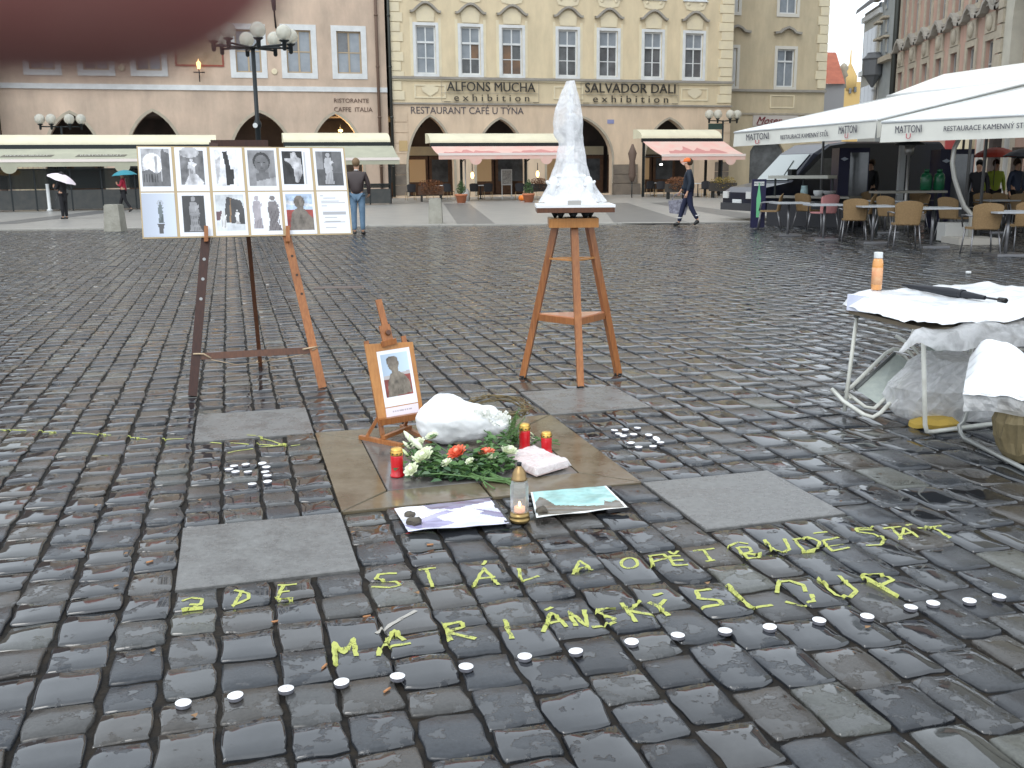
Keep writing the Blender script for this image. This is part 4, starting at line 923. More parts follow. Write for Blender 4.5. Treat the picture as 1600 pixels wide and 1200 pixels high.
for k in range(8): a = 2*pi*k/8; mb.sphere((g.x+.1*cos(a), g.y+.1*sin(a), g.z+.15), .13, 8, 8, sc=(1,1,1.05))
mb.tube([(g.x,g.y,g.z+.28),(g.x+.02,g.y,g.z+.36)], .025, 6); single(mb, 'pumpkin', [mat('pumpkin', (.80,.22,.03), .5)], 'orange pumpkin on the pavement beside the terracotta pot', 'pumpkin', g)
g = placeG(792, 311); T = thing('menu_board', 'white standing menu board on legs under the wide pink awning', 'menu board', g, 'L', YAW)
mb = MB(); mb.box((-.3,-.03,.75),(.3,.03,1.6)); part(T, mb, 'panel', white_paint)
mb = MB(); mb.box((-.26,-.035,.8),(.26,-.031,1.54)); part(T, mb, 'menu_sheet', mat('menu_print', (.50,.50,.48), .6, col2=(.25,.25,.25), nscale=14))
for sx in (-1, 1): mb = MB(); mb.box((sx*.27-.025,-.02,0),(sx*.27+.025,.02,.75)); part(T, mb, 'leg', white_paint)
g = placeG(728, 314); T = thing('parasol_foot_post', 'white post with a round foot behind the potted shrub', 'post', g, 'L', 0); mb = MB(); mb.lathe([(.2,0),(.2,.5),(.12,.6),(.035,.65),(.035,2.3)], (0,0,0), 10); part(T, mb, 'post', mat('post_grey', (.5,.5,.48), .5))
g = placeG(930, 300); T = thing('menu_stand', 'white rimmed menu stand just right of the statue', 'menu board', g, 'L', YAW)
mb = MB(); mb.box((-.3,-.02,1.0),(.3,.02,1.65)); part(T, mb, 'frame', white_paint); mb = MB(); mb.box((-.25,-.03,1.06),(.25,-.021,1.59)); part(T, mb, 'menu_sheet', MATS['menu_print']); mb = MB(); mb.box((-.03,-.02,0),(.03,.02,1.0)); part(T, mb, 'post', iron)
# round yellow clock-like sign in the dark of the arcade
u, z = L(738+0, 282, -3); mb = MB(); ug, zg = L(739+0.5, 281, -3)
u, z = L(739, 281, -3)
mb = MB(); uc, zc = L(740, 281, -3); mb.lathe([(.20,0),(.20,.03)], (L(740,281,-3)[0]+0, -3, zc), 14, axis=(0,-1,0))
# furled side curtain left of the short pink awning
u, z = L(988, 250, -7.5); T = thing('closed_parasol', 'furled brown parasol at the left end of the short pink awning', 'parasol', (u, -7.5, 0), 'F'); mb = MB()
mb.lathe([(.10,.9),(.22,1.2),(.17,2.0),(.26,2.4),(.05,2.9)], (u,-7.5,0), 8, smooth=True); part(T, mb, 'folded_canopy', mat('brown_cloth', (.13,.09,.07), .8)); mb = MB(); mb.tube([(u,-7.5,0.02),(u,-7.5,.9)], .03, 6); part(T, mb, 'pole', iron)

# ---------------------------------------------------------------- restaurant terrace on the right
def big_awning(label, A, d, n, ln, dn, zf, zbk, valance, texts):
    """single-pitch awning: low edge from A along d, rising along n; valance all round, posts at the corners"""
    A = Vector(A); d = Vector(d).normalized(); n = Vector(n).normalized(); Z = Vector((0,0,1))
    T = thing('restaurant_awning', label, 'awning', A+(d*ln+n*dn)*.5, group='big white awnings of the restaurant')
    C = [A+Z*zf, A+d*ln+Z*zf, A+d*ln+n*dn+Z*zbk, A+n*dn+Z*zbk]; mb = MB(); N = 14
    def P(u, v): return C[0]*(1-u)*(1-v)+C[1]*u*(1-v)+C[2]*u*v+C[3]*(1-u)*v+Z*(-.10*sin(pi*u)**.7*sin(pi*v)+.03*abs(sin(u*pi*3))*sin(pi*v)+.012*mnoise.noise(Vector((u*6, v*9, ln))))
    for lay, s_ in ((0, 1), (-.012, -1)):
        o_ = len(mb.v)
        for j in range(N+1):
            for i in range(N+1): mb.v.append(tuple(P(i/N, j/N)+Z*lay))
        for j in range(N):
            for i in range(N): mb.f.append((o_+j*(N+1)+i, o_+j*(N+1)+i+1, o_+(j+1)*(N+1)+i+1, o_+(j+1)*(N+1)+i)); mb.m.append(0); mb.sm.append(True)
    part(T, mb, 'cloth', fabric_white)
    cen = A+(d*ln+n*dn)*.5
    for i in range(4):
        a = C[i]; b = C[(i+1) % 4]; dd = (b-a).normalized(); out = Vector((dd.y, -dd.x, 0)).normalized(); mid = (a+b)/2
        if out.dot(mid-cen) < 0: out = -out
        mb = MB(); K = 16; wv = lambda k: out*(.02+.012*sin(k*2.1)); 
        for k in range(K): p = a.lerp(b, k/K); q = a.lerp(b, (k+1)/K); mb.add([p, q, q-Z*valance+wv(k+1), p-Z*valance+wv(k)], [(0,1,2,3)], smooth=True)
        part(T, mb, 'valance', fabric_white2)
        mb = MB(); mb.tube([a, b], .028, 6); part(T, mb, 'edge_rail', white_paint)
    for k in (1, 2): mb = MB(); mb.tube([C[0].lerp(C[1], k/3)-Z*.16, C[3].lerp(C[2], k/3)-Z*.16], .02, 6); part(T, mb, 'rib', pipe_m)
    for u, v in ((.02,.5), (.98,.5), (.5,.97)): 
        p = P(u, v); mb = MB(); mb.tube([Vector((p.x, p.y, 0)), p-Z*.12], .035, 8); part(T, mb, 'post', mat('post_dark', (.12,.12,.12), .5))
    for body, s0, s1, h0, h1, m in texts:
        tm = textmesh('valance_lettering', body, 0, s1-s0, h0, h1, 0, .004)
        o_ = Vector((d.y, -d.x, 0))
        if o_.dot(CAM-A) < 0: o_ = -o_
        remap(tm, lambda p: C[0]+d*(s0+p.x)+Z*(-valance+p.z)+o_*(.05-p.y)); part(T, tm, 'valance_lettering', m)
    return T
blk = mat('valance_ink', (.05,.05,.07), .6); redm = mat('valance_red', (.45,.08,.10), .6)
A1 = Vector((5.94,27,0)); B1 = Vector((7.43,20.7,0)); d1 = (B1-A1).normalized(); n1 = Vector((.83,.56, 0)); S1 = (B1-A1).length
A2 = Vector((7.24,19.9,0)); d2 = Vector((1.74,-2.5,0)).normalized(); n2 = Vector((-d2.y, d2.x, 0)); 
big_awning('left big white awning with printed valance above the blue van', A1, d1, n1, S1, 7.0, 2.42, 3.6, .36, [('MATTONI',.8,2.0,.13,.29,blk),('U',1.3,1.52,.03,.13,redm),('RESTAURACE KAMENNÝ STŮL',2.6,4.75,.10,.24,blk),('MATTONI',5.15,5.85,.13,.29,blk),('U',5.4,5.53,.03,.13,redm)])
big_awning('right big white awning with printed valance above the cane chairs', A2, d2, n2, 6.5, 7.0, 2.33, 3.49, .38, [('MATTONI',.34,.90,.16,.30,blk),('U',.58,.68,.05,.15,redm),('RESTAURACE KAMENNÝ STŮL',1.35,2.98,.16,.29,blk),('MATTONI',4.2,4.8,.16,.30,blk)])
# upper awning fixed to the pink building
pa = atY(1387, 151, 40); pb_ = atY(1640, 123, 30); T = thing('wall_awning', 'higher white awning edge above the big awnings at the foot of the pink building', 'awning', (pa+pb_)/2*1.0)
back = Vector((2.2, .2, .8)); mb = MB(); mb.slab([pa, pb_, pb_+back, pa+back], (0,0,.04)); part(T, mb, 'cloth', fabric_white); mb = MB(); mb.tube([pa, pb_], .07, 6); part(T, mb, 'front_rail', white_paint)
mb = MB(); mb.slab([pa-Vector((0,0,.08)), pb_-Vector((0,0,.08)), pb_-Vector((0,0,.35)), pa-Vector((0,0,.35))], (.02,0,0)); part(T, mb, 'valance', mat('awning_under_shade', (.3,.29,.27), .8))  # grey strip stands in for the shaded underside of the white cloth
# posts
for px, py, lb in ((1402,338,'stout white post between the counter and the gas bottles'),):
    g = G(px, 352); T = thing('stout_post', lb, 'post', g); mb = MB(); mb.box((g.x-.07,g.y-.07,.3),(g.x+.07,g.y+.07,2.9)); part(T, mb, 'post', white_paint); mb = MB(); mb.box((g.x-.35,g.y-.35,0),(g.x+.35,g.y+.35,.3)); part(T, mb, 'base', mat('concrete', (.42,.40,.36), .8))
g = G(1412, 358); T = thing('patio_heater', 'slim grey patio heater beside the stout white post', 'heater', g); mb = MB(); mb.lathe([(.22,0),(.22,.35),(.05,.42),(.035,.45),(.035,1.75),(.10,1.8),(.11,2.0)], g, 12); part(T, mb, 'body', mat('heater_metal', (.45,.44,.42), .35, metal=.6)); mb = MB(); mb.lathe([(.36,2.0),(.34,2.04),(.05,2.14)], g, 14); part(T, mb, 'reflector', iron)
# curved cantilever arm of the right parasol
P = [atY(1512,203,19.6), atY(1500,214,19.6), atY(1491,232,19.6), atY(1488,255,19.6), atY(1491,278,19.6), atY(1499,303,19.6), atY(1506,322,19.6), atY(1508,350,19.6)]
T = thing('curved_parasol_stand', 'curved silver arm below the right big white awning', 'parasol arm', G(1508, 380)); mb = MB(); P = P[:-1]+[atY(1518,335,19.6)]; P.append(Vector((P[-1].x+.02, 19.6, .1))); mb.tube(P, [.045]*6+[.05]*3, 8); part(T, mb, 'arm', mat('silver', (.55,.54,.50), .35, metal=.5)); 
mb = MB(); mb.box((P[-1].x-.4, 19.2, 0), (P[-1].x+.4, 20.0, .12)); part(T, mb, 'base', MATS['concrete'])
# van: long side runs away to the right, nose at left
navy = mat('van_navy', (.006,.009,.024), .3, coat=.3, col2=(.005,.007,.018), nscale=2)
tyre = mat('tyre', (.015,.015,.015), .8); chrome = mat('chrome', (.6,.6,.6), .2, metal=1)
vg = Vector((6.95, 28.6, 0)); vyaw = radians(20)
TV = thing('blue_van', 'dark navy panel van parked nose left behind the terrace counter', 'van', (vg.x, vg.y, 0), 'L', vyaw)
def van():
    # profile in x (0 nose .. 5.9 rear), z ; width in y 0..2
    lo = [(0.0,.45),(0.02,.95),(.25,1.12),(1.0,1.28),(1.75,2.22),(2.2,2.52),(2.7,2.60),(5.8,2.60),(5.95,2.4),(5.95,.4),(5.2,.35),(.3,.35)]
    mb = MB(); n = len(lo)
    def ring_(y, k): return [(x+(.08*(1-k) if i < 5 else 0), y, z-(.06*(1-k) if z > 2 else 0)) for i, (x, z) in enumerate(lo)]
    R = [ring_(0.0,.0), ring_(.1,1), ring_(1.9,1), ring_(2.0,.0)]
    vs = [p for r in R for p in r]
    for k in range(3): mb.add(vs, [(k*n+i, k*n+(i+1) % n, (k+1)*n+(i+1) % n, (k+1)*n+i) for i in range(n)])
    mb.add(R[0], [tuple(reversed(range(n)))]); mb.add(R[3], [tuple(range(n))]); part(TV, mb, 'body', navy)
    ws = [(1.02,1.31),(1.73,2.19)]
    mb = MB(); nx, nz = -(2.19-1.31), .71; l = sqrt(nx*nx+nz*nz); ox, oz = nx/l*.03, nz/l*.03
    mb.slab([(1.04+ox,.14,1.33+oz),(1.04+ox,1.86,1.33+oz),(1.72+ox,1.8,2.18+oz),(1.72+ox,.2,2.18+oz)], (-ox*.5,0,-oz*.5)); part(TV, mb, 'windscreen', mat('windscreen', (.30,.33,.32), .05, spec=1.0))
    mb = MB(); mb.slab([(1.3,-.012,1.35),(2.55,-.012,1.35),(2.55,-.012,2.05),(1.9,-.012,2.05)], (0,.01,0)); part(TV, mb, 'side_window', glass_dark)
    mb = MB(); mb.bar((1.1+ox*2,.5,1.36+oz*2),(1.55+ox*2,.7,1.95+oz*2), .02, .02); part(TV, mb, 'wiper', iron)
    for x in (1.0, 4.7):
        mb = MB(); mb.lathe([(.33,0),(.36,.03),(.36,.2),(.33,.23)], (x,.02,.36), 18, axis=(0,1,0)); f = part(TV, mb, 'wheel', tyre); mb = MB(); mb.lathe([(.2,-.02),(.21,0)], (x,.03,.36), 12, axis=(0,-1,0)); part(TV, mb, 'rim', chrome, parent=f)
    for y in (.2, 1.55): mb = MB(); mb.box((-.03, y, .75), (.05, y+.28, .98)); part(TV, mb, 'headlight', mat('lamp_glass', (.6,.6,.58), .1))
    mb = MB(); mb.box((-.06,.1,.35),(.1,1.9,.6)); part(TV, mb, 'bumper', mat('bumper', (.04,.04,.045), .6))
    mb = MB(); mb.box((.9,-.28,1.35),(1.05,-.06,1.7)); mb.bar((1.0,-.1,1.45),(1.2,0,1.4), .04, .04); part(TV, mb, 'wing_mirror', iron)
    mb = MB(); mb.box((-.03,.75,.6),(-.005,1.25,.72)); part(TV, mb, 'number_plate', white_paint)
van(); TV.o.scale = (1.12, .9, .86)
# serving counter in front of the van
def counter():
    a = G(1197, 352); a.z = 0; b = G(1322, 356); b.z = 0; T = thing('serving_counter', 'dark serving counter with a pale shelf in front of the blue van', 'counter', a); d = (b-a).normalized(); up = Vector((0,0,1)); n = Vector((-d.y, d.x, 0)); ln = (b-a).length
    def bx(name, s0, s1, t0, t1, z0, z1, m, lb=None):
        mb = MB(); P = [a+d*s0+n*t0, a+d*s1+n*t0, a+d*s1+n*t1, a+d*s0+n*t1]; mb.slab([p+up*z0 for p in P], up*(z1-z0)); return part(T, mb, name, m, lb)
    bx('front_panel', 0, ln, 0, .05, 0, .62, mat('counter_dark', (.03,.03,.035), .5)); bx('worktop', -.05, ln+.05, -.03, .7, .72, .77, mat('worktop', (.24,.23,.20), .5)); bx('back_panel', 0, ln, .66, .7, .0, .72, MATS['counter_dark'])
    bx('upper_shelf', 0, ln*.75, .0, .5, 1.22, 1.30, mat('shelf_pale', (.62,.62,.55), .5))
    for s in (0.02, ln*.37, ln*.73): bx('shelf_post', s, s+.04, .3, .34, .77, 1.22, iron)
    return T, a, d, n
TC, ca_, cdir, cn = counter()
def tabletop_thing(name, label, cat, s, t, z, prof, m, n=12):
    g = ca_+cdir*s+cn*t; g.z = z; mb = MB(); mb.lathe(prof, g, n); return single(mb, name, [m], label, cat, g)
tabletop_thing('glass_jug', 'pale blue jug on the serving counter', 'jug', .95, .2, .772, [(.09,0),(.10,.12),(.08,.24),(.085,.27)], mat('jug_blue', (.35,.50,.52), .2))
tabletop_thing('paper_cup_stack', 'white cups on the serving counter right of the jug', 'cups', 1.35, .2, .772, [(.09,0),(.13,.08),(.13,.15)], white_paint)
tabletop_thing('bowl', 'grey bowl on the serving counter, right of the cups', 'bowl', 1.62, .25, .772, [(.06,0),(.16,.08),(.17,.14)], mat('bowl_grey', (.3,.3,.3), .4))
# banner stand at the left front corner
g = G(1195, 357); g0 = G(1175, 357); Tn = thing('bottle_banner', 'narrow navy banner stand with a green water bottle at the corner of the terrace', 'banner', G(1185, 357))
navy2 = mat('banner_navy', (.012,.012,.05), .4); Y_ = G(1185,357).y
zt = atY(1185, 280, Y_).z; x0 = atY(1174,320,Y_).x; x1 = atY(1196,320,Y_).x
mb = MB(); mb.box((x0, Y_, .02), (x1, Y_+.06, zt)); part(Tn, mb, 'panel', navy2)
mb = MB(); mb.box((x0+.05, Y_-.006, zt-.16), (x1-.05, Y_-.001, zt-.06)); part(Tn, mb, 'logo_strip', white_paint)
xm = (x0+x1)/2; mb = MB(); mb.slab([(xm-.05,Y_-.008,.28),(xm+.05,Y_-.008,.28),(xm+.055,Y_-.008,.75),(xm+.02,Y_-.008,1.0),(xm+.015,Y_-.008,1.14),(xm-.015,Y_-.008,1.14),(xm-.02,Y_-.008,1.0),(xm-.055,Y_-.008,.75)], (0,.005,0)); part(Tn, mb, 'printed_bottle', mat('bottle_green', (.15,.50,.25), .4))
mb = textmesh('banner_lettering', 'MATTONI', xm-.12, xm+.12, zt-.135, zt-.085, Y_-.007, .002); part(Tn, mb, 'banner_lettering', blk)
# fridges
def fridge(label, px0, px1, pyb, pyt, glass=True):
    g = G((px0+px1)/2, pyb); Yf = g.y; zt = atY((px0+px1)/2, pyt, Yf).z; x0 = atY(px0, pyb, Yf).x; x1 = atY(px1, pyb, Yf).x; T = thing('drinks_fridge', label, 'fridge', g, group='navy drinks fridges of the terrace')
    mb = MB(); mb.box((x0, Yf, 0), (x1, Yf+.6, zt)); part(T, mb, 'cabinet', navy2)
    k = x0+(x1-x0)*.36; mb = MB(); mb.box((k, Yf-.02, .15), (x1-.03, Yf-.002, zt-.12)); part(T, mb, 'glass_door', glass_dark)
    xm = (x0+k)/2; mb = MB(); w3 = (k-x0)*.36; mb.slab([(xm-w3,Yf-.006,zt-.28),(xm,Yf-.006,zt-.33),(xm+w3,Yf-.006,zt-.28),(xm,Yf-.006,zt-.23)], (0,.004,0)); part(T, mb, 'logo', mat('logo_pale', (.5,.55,.65), .4))
    return T
fridge('navy drinks fridge with a glass door beside the serving counter', 1305, 1352, 352, 231)
fridge('navy drinks fridge right of the green gas bottles', 1461, 1513, 356, 233)
# gas bottles on a table
g = G(1448, 364); mb = MB(); T = thing('service_table', 'long narrow service table behind the cane chairs carrying the gas bottles', 'table', g); tz = atY(1448, 298, g.y).z
x0 = atY(1370,298,g.y).x; x1 = atY(1478,298,g.y).x; mb.box((x0, g.y-.1, tz-.05), (x1, g.y+.5, tz)); part(T, mb, 'tabletop', MATS['worktop'])
for x in (x0+.05, x1-.05):
    for yy in (0, .4): mb = MB(); mb.box((x-.025, g.y-.02+yy, 0), (x+.025, g.y+.03+yy, tz-.05)); part(T, mb, 'leg', iron)
for px, lb in ((1446,'left green gas bottle on the service table'),(1466,'right green gas bottle on the service table')):
    p = atY(px, 298, g.y+.2); T = thing('gas_bottle', lb, 'gas bottle', (p.x, g.y+.2, tz+.001), group='green gas bottles'); mb = MB(); mb.lathe([(.10,0),(.125,.03),(.125,.3),(.10,.37),(.04,.41)], (p.x, g.y+.2, tz+.001), 14); part(T, mb, 'body', mat('bottle_dark_green', (.01,.10,.045), .25)); mb = MB(); mb.lathe([(.06,.40),(.06,.47),(.05,.48)], (p.x, g.y+.2, tz+.001), 10); part(T, mb, 'collar', MATS['bottle_dark_green'])
# cane chairs and tables
cane = mat('cane', (.26,.17,.08), .6, col2=(.19,.12,.055), nscale=60, bump=.002, bscale=150)
steel = mat('steel_tube', (.22,.22,.23), .3, metal=.7)
pc = cafe_chair('smaller front row cane chair, back to the square, left of the middle one', cane, steel, True, group='cane chairs on the restaurant terrace')
ch = [(1332,378,pi-.25,None),(1412,388,pi-.2,'cane chair in the middle of the front row, back to the square'),(1531,398,pi-.15,'largest cane chair, back to the square, right of the middle front chair'),(1595,392,pi-.1,'cane chair cut by the right picture edge, front row'),
 (1201,358,-pi/2-.3,'cane chair at the left corner beside the navy banner'),(1262,357,pi/2+.6,'cane chair right of the first table behind the banner'),(1345,364,pi+1.0,'cane chair peeping out behind the second front chair from the left'),(1392,369,pi/2+.5,'cane chair turned sideways between two front tables'),
 (1424,364,-pi/2,'cane chair half hidden behind the middle front chair'),(1489,375,pi/2+.5,'cane chair turned sideways left of the largest front chair'),(1330,352,.3,'cane chair in the second row behind the second table'),(1360,353,-.2,'cane chair in the second row near the white post'),(1440,356,.1,'cane chair in the second row below the gas bottles'),
 (1540,362,0,'cane chair in the back row below the curved arm'),(1572,362,.4,'cane chair in the back row near the right picture edge'),(1594,366,-.3,'last cane chair of the back row at the right picture edge')]
for i, (px, py, rz, lb) in enumerate(ch):
    g = G(px, py)
    if i == 0: pc.o.location = g; pc.o.rotation_euler = (0,0,rz)
    else: dup(pc.o, g, rz, lb)
pinkm = mat('pink_fabric', (.45,.20,.20), .8)
g = G(1285, 362); T = thing('cafe_chair', 'chair with a pink cloth behind the second terrace table', 'chair', g, 'L', 0); 
c_ = cafe_chair('pink cafe chair', pinkm, steel, True); c_.o['label'] = 'pink backed cafe chair between the first two terrace tables'; c_.o['group'] = 'cane chairs on the restaurant terrace'; c_.o.location = g; c_.o.rotation_euler = (0,0,pi+.3); bpy.data.objects.remove(T.o)
top_m = mat('table_top_grey', (.36,.38,.40), .25)
T = thing('terrace_table', 'first grey topped table on the terrace beside the navy banner', 'table', (0,0,0), 'L', 0, group='square tables on the restaurant terrace')
mb = MB(); mb.box((-.36,-.36,.71),(.36,.36,.74)); part(T, mb, 'tabletop', top_m)
mb = MB(); mb.tube([(0,0,.04),(0,0,.71)], .03, 8); mb.box((-.25,-.25,0),(.25,.25,.04)); part(T, mb, 'pedestal', steel)
tb = [(1233,317,None),(1289,320,'second grey topped table, behind the pink backed chair'),(1366,322,'third grey topped table, between the front chairs'),(1459,325,'fourth grey topped table, right of the middle front chair'),(1577,331,'fifth grey topped table, at the right picture edge'),(1385,314,'grey topped table in the second row near the heater'),(1560,313,'grey topped table in the second row right of the curved arm')]
for i, (px, py, lb) in enumerate(tb):
    g = G(px, py, .725); g.z = 0
    if i == 0: T.o.location = g
    else: dup(T.o, g, 0, lb)
# bar behind, crates and boxes under tables
g = G(1560, 352); T = thing('back_bar', 'long dark bar with bottles behind the right cane chairs', 'bar', g); x0 = atY(1516, 300, g.y).x; x1 = x0+4; mb = MB(); mb.box((x0, g.y, 0), (x1, g.y+.5, .72)); part(T, mb, 'front', MATS['counter_dark']); mb = MB(); mb.box((x0-.05, g.y-.05, .72), (x1, g.y+.55, .78)); part(T, mb, 'bar_top', MATS['worktop'])
for k, px in enumerate((1578, 1584, 1590, 1597)):
    p = atY(px, 297, g.y+.2); mb = MB(); mb.lathe([(.04,0),(.045,.15),(.015,.2),(.015,.26)], (p.x, g.y+.2, .781), 8); single(mb, 'sauce_bottle', [mat('bottle_white', (.5,.5,.46), .3)], ['leftmost pale bottle on the long dark bar','second pale bottle from the left on the dark bar','third pale bottle from the left on the dark bar','rightmost pale bottle on the long dark bar'][k], 'bottle', (p.x, g.y+.2, .781), group='pale bottles on the bar')
g = G(1492, 378); mb = MB(); mb.box((g.x-.25,g.y-.1,.02),(g.x+.3,g.y+.3,.38)); single(mb, 'storage_box', [mat('box_pale', (.45,.45,.43), .6)], 'pale plastic box on the cobbles under the fourth terrace table', 'box', g)
g = G(1390, 385)
# souvenir shop front seen between fridge and picture edge
TSH = thing('souvenir_shop', 'bright shop front with red sign boards far behind the right terrace', 'shop', (19.0, 35.5, 0))
for (a, b, c, d, m) in ((1494,1520,218,300,plaster_cream),(1524,1540,190,320,mat('shop_white', (.6,.6,.58), .6)),(1545,1566,215,300,dark_inside),(1566,1580,200,330,MATS['shop_white']),(1580,1600,230,320,dark_inside),(1600,1640,190,330,plaster_beige),(1512,1524,218,330,plaster_beige)):
    p = atY(a, d, 34.5+.01*a-15); q = atY(b, c, 34.5+.01*a-15); mb = MB(); mb.box((p.x, p.y, max(.03, p.z) if d < 310 else .03), (q.x, p.y+.3, q.z)); part(TSH, mb, 'front_panel', m)
p = atY(1477, 238, 34.0); q = atY(1494, 219, 34.0)
mb = MB(); mb.box((p.x, 34.0, p.z), (q.x, 34.1, q.z)); part(TSH, mb, 'sign_board', mat('sign_red', (.32,.05,.05), .5))
tm = textmesh('sign_lettering', 'DIXI', p.x+.05, q.x-.05, p.z+.1, q.z-.1, 33.99, .01)

# doors and shop fronts in the depth of the arcades
wdoor = mat('door_wood', (.16,.085,.045), .5, col2=(.10,.05,.03), nscale=4); fglow = mat('added_pane_glow', (.5,.35,.2), .5, emis=(1,.62,.3), estr=.10)  # weak warm emission added to some panes to relieve the dark arcade
for (uu, hw_, zs_, za_), own in [(q, 'p') for q in arL]+[(q, 'y') for q in arY]:
    T = thing('arcade_shopfront', ('wooden shopfront inside the %s building, behind its %s arch from the left' % ('pink' if own == 'p' else 'yellow', ['first','second','third','fourth'][[q[0] for q in (arL if own == 'p' else arY)].index(uu)])), 'shopfront', (uu, 4.3, 0), 'F', group='shopfronts inside the arcades')
    for k, (a, b) in enumerate(((-1,-.4),(-.36,.3),(.34,1))):
        mb = MB(); mb.box((uu+a*hw_*1.5, 4.3, .1), (uu+b*hw_*1.5, 4.36, 2.5)); part(T, mb, 'door_panel', wdoor)
        mb = MB(); mb.box((uu+(a+.08)*hw_*1.5, 4.27, .9), (uu+(b-.08)*hw_*1.5, 4.297, 2.3)); part(T, mb, 'pane', fglow if (k == 1 and own == 'y' and za_ < 5) else glass_dark)
    mb = MB(); mb.box((uu-hw_*1.5, 4.3, 2.55), (uu+hw_*1.5, 4.4, 3.1)); part(T, mb, 'fascia', plaster_cream)
# ------------------------------------------------------------------ people
def skin_mesh(name, nodes, edges, m, sub=1, root=0):
    me = bpy.data.meshes.new('s'); me.from_pydata([n[0] for n in nodes], edges, []); ob = bpy.data.objects.new('s', me); COL.objects.link(ob)
    md = ob.modifiers.new('skin', 'SKIN'); md.use_smooth_shade = True
    sv = me.skin_vertices[0].data
    for i, n in enumerate(nodes):
        r = n[1]; sv[i].radius = (r, r) if not isinstance(r, tuple) else r
    sv[root].use_root = True
    s = ob.modifiers.new('sub', 'SUBSURF'); s.levels = sub; s.render_levels = sub
    dg = bpy.context.evaluated_depsgraph_get(); dg.update()
    out = bpy.data.meshes.new_from_object(ob.evaluated_get(dg)); bpy.data.objects.remove(ob); bpy.data.meshes.remove(me)
    out.name = name; out.materials.clear(); out.materials.append(m); out.polygons.foreach_set('use_smooth', [True]*len(out.polygons)); return out
skin_m = mat('skin', (.52,.30,.20), .5)
hairs = {'brown': mat('hair_brown', (.06,.035,.02), .7), 'fair': mat('hair_fair', (.20,.13,.07), .7), 'black': mat('hair_black', (.012,.011,.012), .6)}
def person(label, pos, rz, h=1.75, stride=0.0, armL=None, armR=None, coat=None, trousers=None, shoes=None, hair='brown', coat_len=.86, build=1.0, lean=0.0, collar=None, hand_off=False):
    """figure facing +y; joints in metres scaled by h/1.75"""
    k = h/1.75; b = build; T = thing('person', label, 'person', pos, 'L', rz)
    V = lambda x, y, z: Vector((x*k, (y+lean*max(0, z-.95))*k, z*k))
    st = stride
    pel = V(0,0,.95); sp = V(0,.0,1.12); ch = V(0,.0,1.30); nb = V(0,-.01,1.47); nk = V(0,.01,1.53); hd = V(0,.025,1.62); hc = V(0,.02,1.68)
    aL = armL or ((.235,-.02,1.14),(.25,.05,.90),(.25,.08,.82)); aR = armR or ((-.235,-.02,1.14),(-.25,.05,.90),(-.25,.08,.82))
    sL = V(.18*b,0,1.42); sR = V(-.18*b,0,1.42); eL, wL, hL = [V(*q) for q in aL]; eR, wR, hR = [V(*q) for q in aR]
    hpL = V(.095,0,.90); hpR = V(-.095,0,.90)
    kL = V(.10,st*.38+.03*(st != 0),.49); kR = V(-.10,-st*.30+.04*(st != 0),.49+.02*(st != 0)); anL = V(.10,st*.78,.08); anR = V(-.10,-st*.80,.08+.08*(st != 0))
    tL = V(.11,st*.78+.15,.03); tR = V(-.11,-st*.80+.12,.03+.0*(st != 0))
    nodes = [(pel,.11*k),(sp,.12*k),(ch,.13*k),(nb,.07*k),(nk,.052*k),(hd,.074*k),(hc,.088*k),
             (sL,.06*k),(eL,.040*k),(wL,.026*k),(hL,.03*k),(sR,.06*k),(eR,.040*k),(wR,.026*k),(hR,.03*k),
             (hpL,.085*k),(kL,.055*k),(anL,.036*k),(tL,.03*k),(hpR,.085*k),(kR,.055*k),(anR,.036*k),(tR,.03*k),(V(0,.115,1.625),.012*k)]
    edges = [(0,1),(1,2),(2,3),(3,4),(4,5),(5,6),(2,7),(7,8),(8,9),(9,10),(2,11),(11,12),(12,13),(13,14),(0,15),(15,16),(16,17),(17,18),(0,19),(19,20),(20,21),(21,22),(5,23)]
    for hi, wv, hv, sx in ((10, wL, hL, 1), (14, wR, hR, -1)):       # fingers
        d = (hv-wv).normalized(); sd = d.cross(Vector((0,1,0))); sd = sd.normalized() if sd.length > .1 else Vector((1,0,0)); sd = d.cross(Vector((sx,0,0))).normalized() if sd.length < .1 else Vector((0,1,0))
        for j, (o_, ln) in enumerate(((-.03,.06),(-.01,.075),(.01,.07),(.03,.055))):
            a_ = hv+sd*(o_*k); nodes.append((a_+d*(.035*k), .009*k)); nodes.append((a_+d*((.035+ln*.6)*k)+Vector((-sx*.012*k,0,0)), .007*k)); i = len(nodes); edges += [(hi, i-2), (i-2, i-1)]
        nodes.append((hv+sd*(.045*k)-d*(.01*k), .01*k)); edges.append((hi, len(nodes)-1))
    part(T, skin_mesh('body', nodes, edges, skin_m), 'body', None)
    g = .022*k
    cn_ = [(V(0,0,coat_len), .145*b*k),(sp,.145*b*k),(ch,.155*b*k),(nb,.082*k),(V(.175*b,0,1.41),.072*b*k),(eL,.058*k),(wL+(eL-wL)*.1,.040*k),(V(-.175*b,0,1.41),.072*b*k),(eR,.058*k),(wR+(eR-wR)*.1,.040*k),(V(0,-.005,1.515),.068*k)]
    part(T, skin_mesh('jacket', cn_, [(0,1),(1,2),(2,3),(2,4),(4,5),(5,6),(2,7),(7,8),(8,9),(3,10)], coat, sub=2), 'jacket', None)
    tn = [(V(0,0,.97),.125*k),(hpL,.10*k),(kL,.075*k),(anL+(kL-anL)*.05,.058*k),(hpR,.10*k),(kR,.075*k),(anR+(kR-anR)*.05,.058*k)]
    part(T, skin_mesh('trousers', tn, [(0,1),(1,2),(2,3),(0,4),(4,5),(5,6)], trousers, sub=2), 'trousers', None)
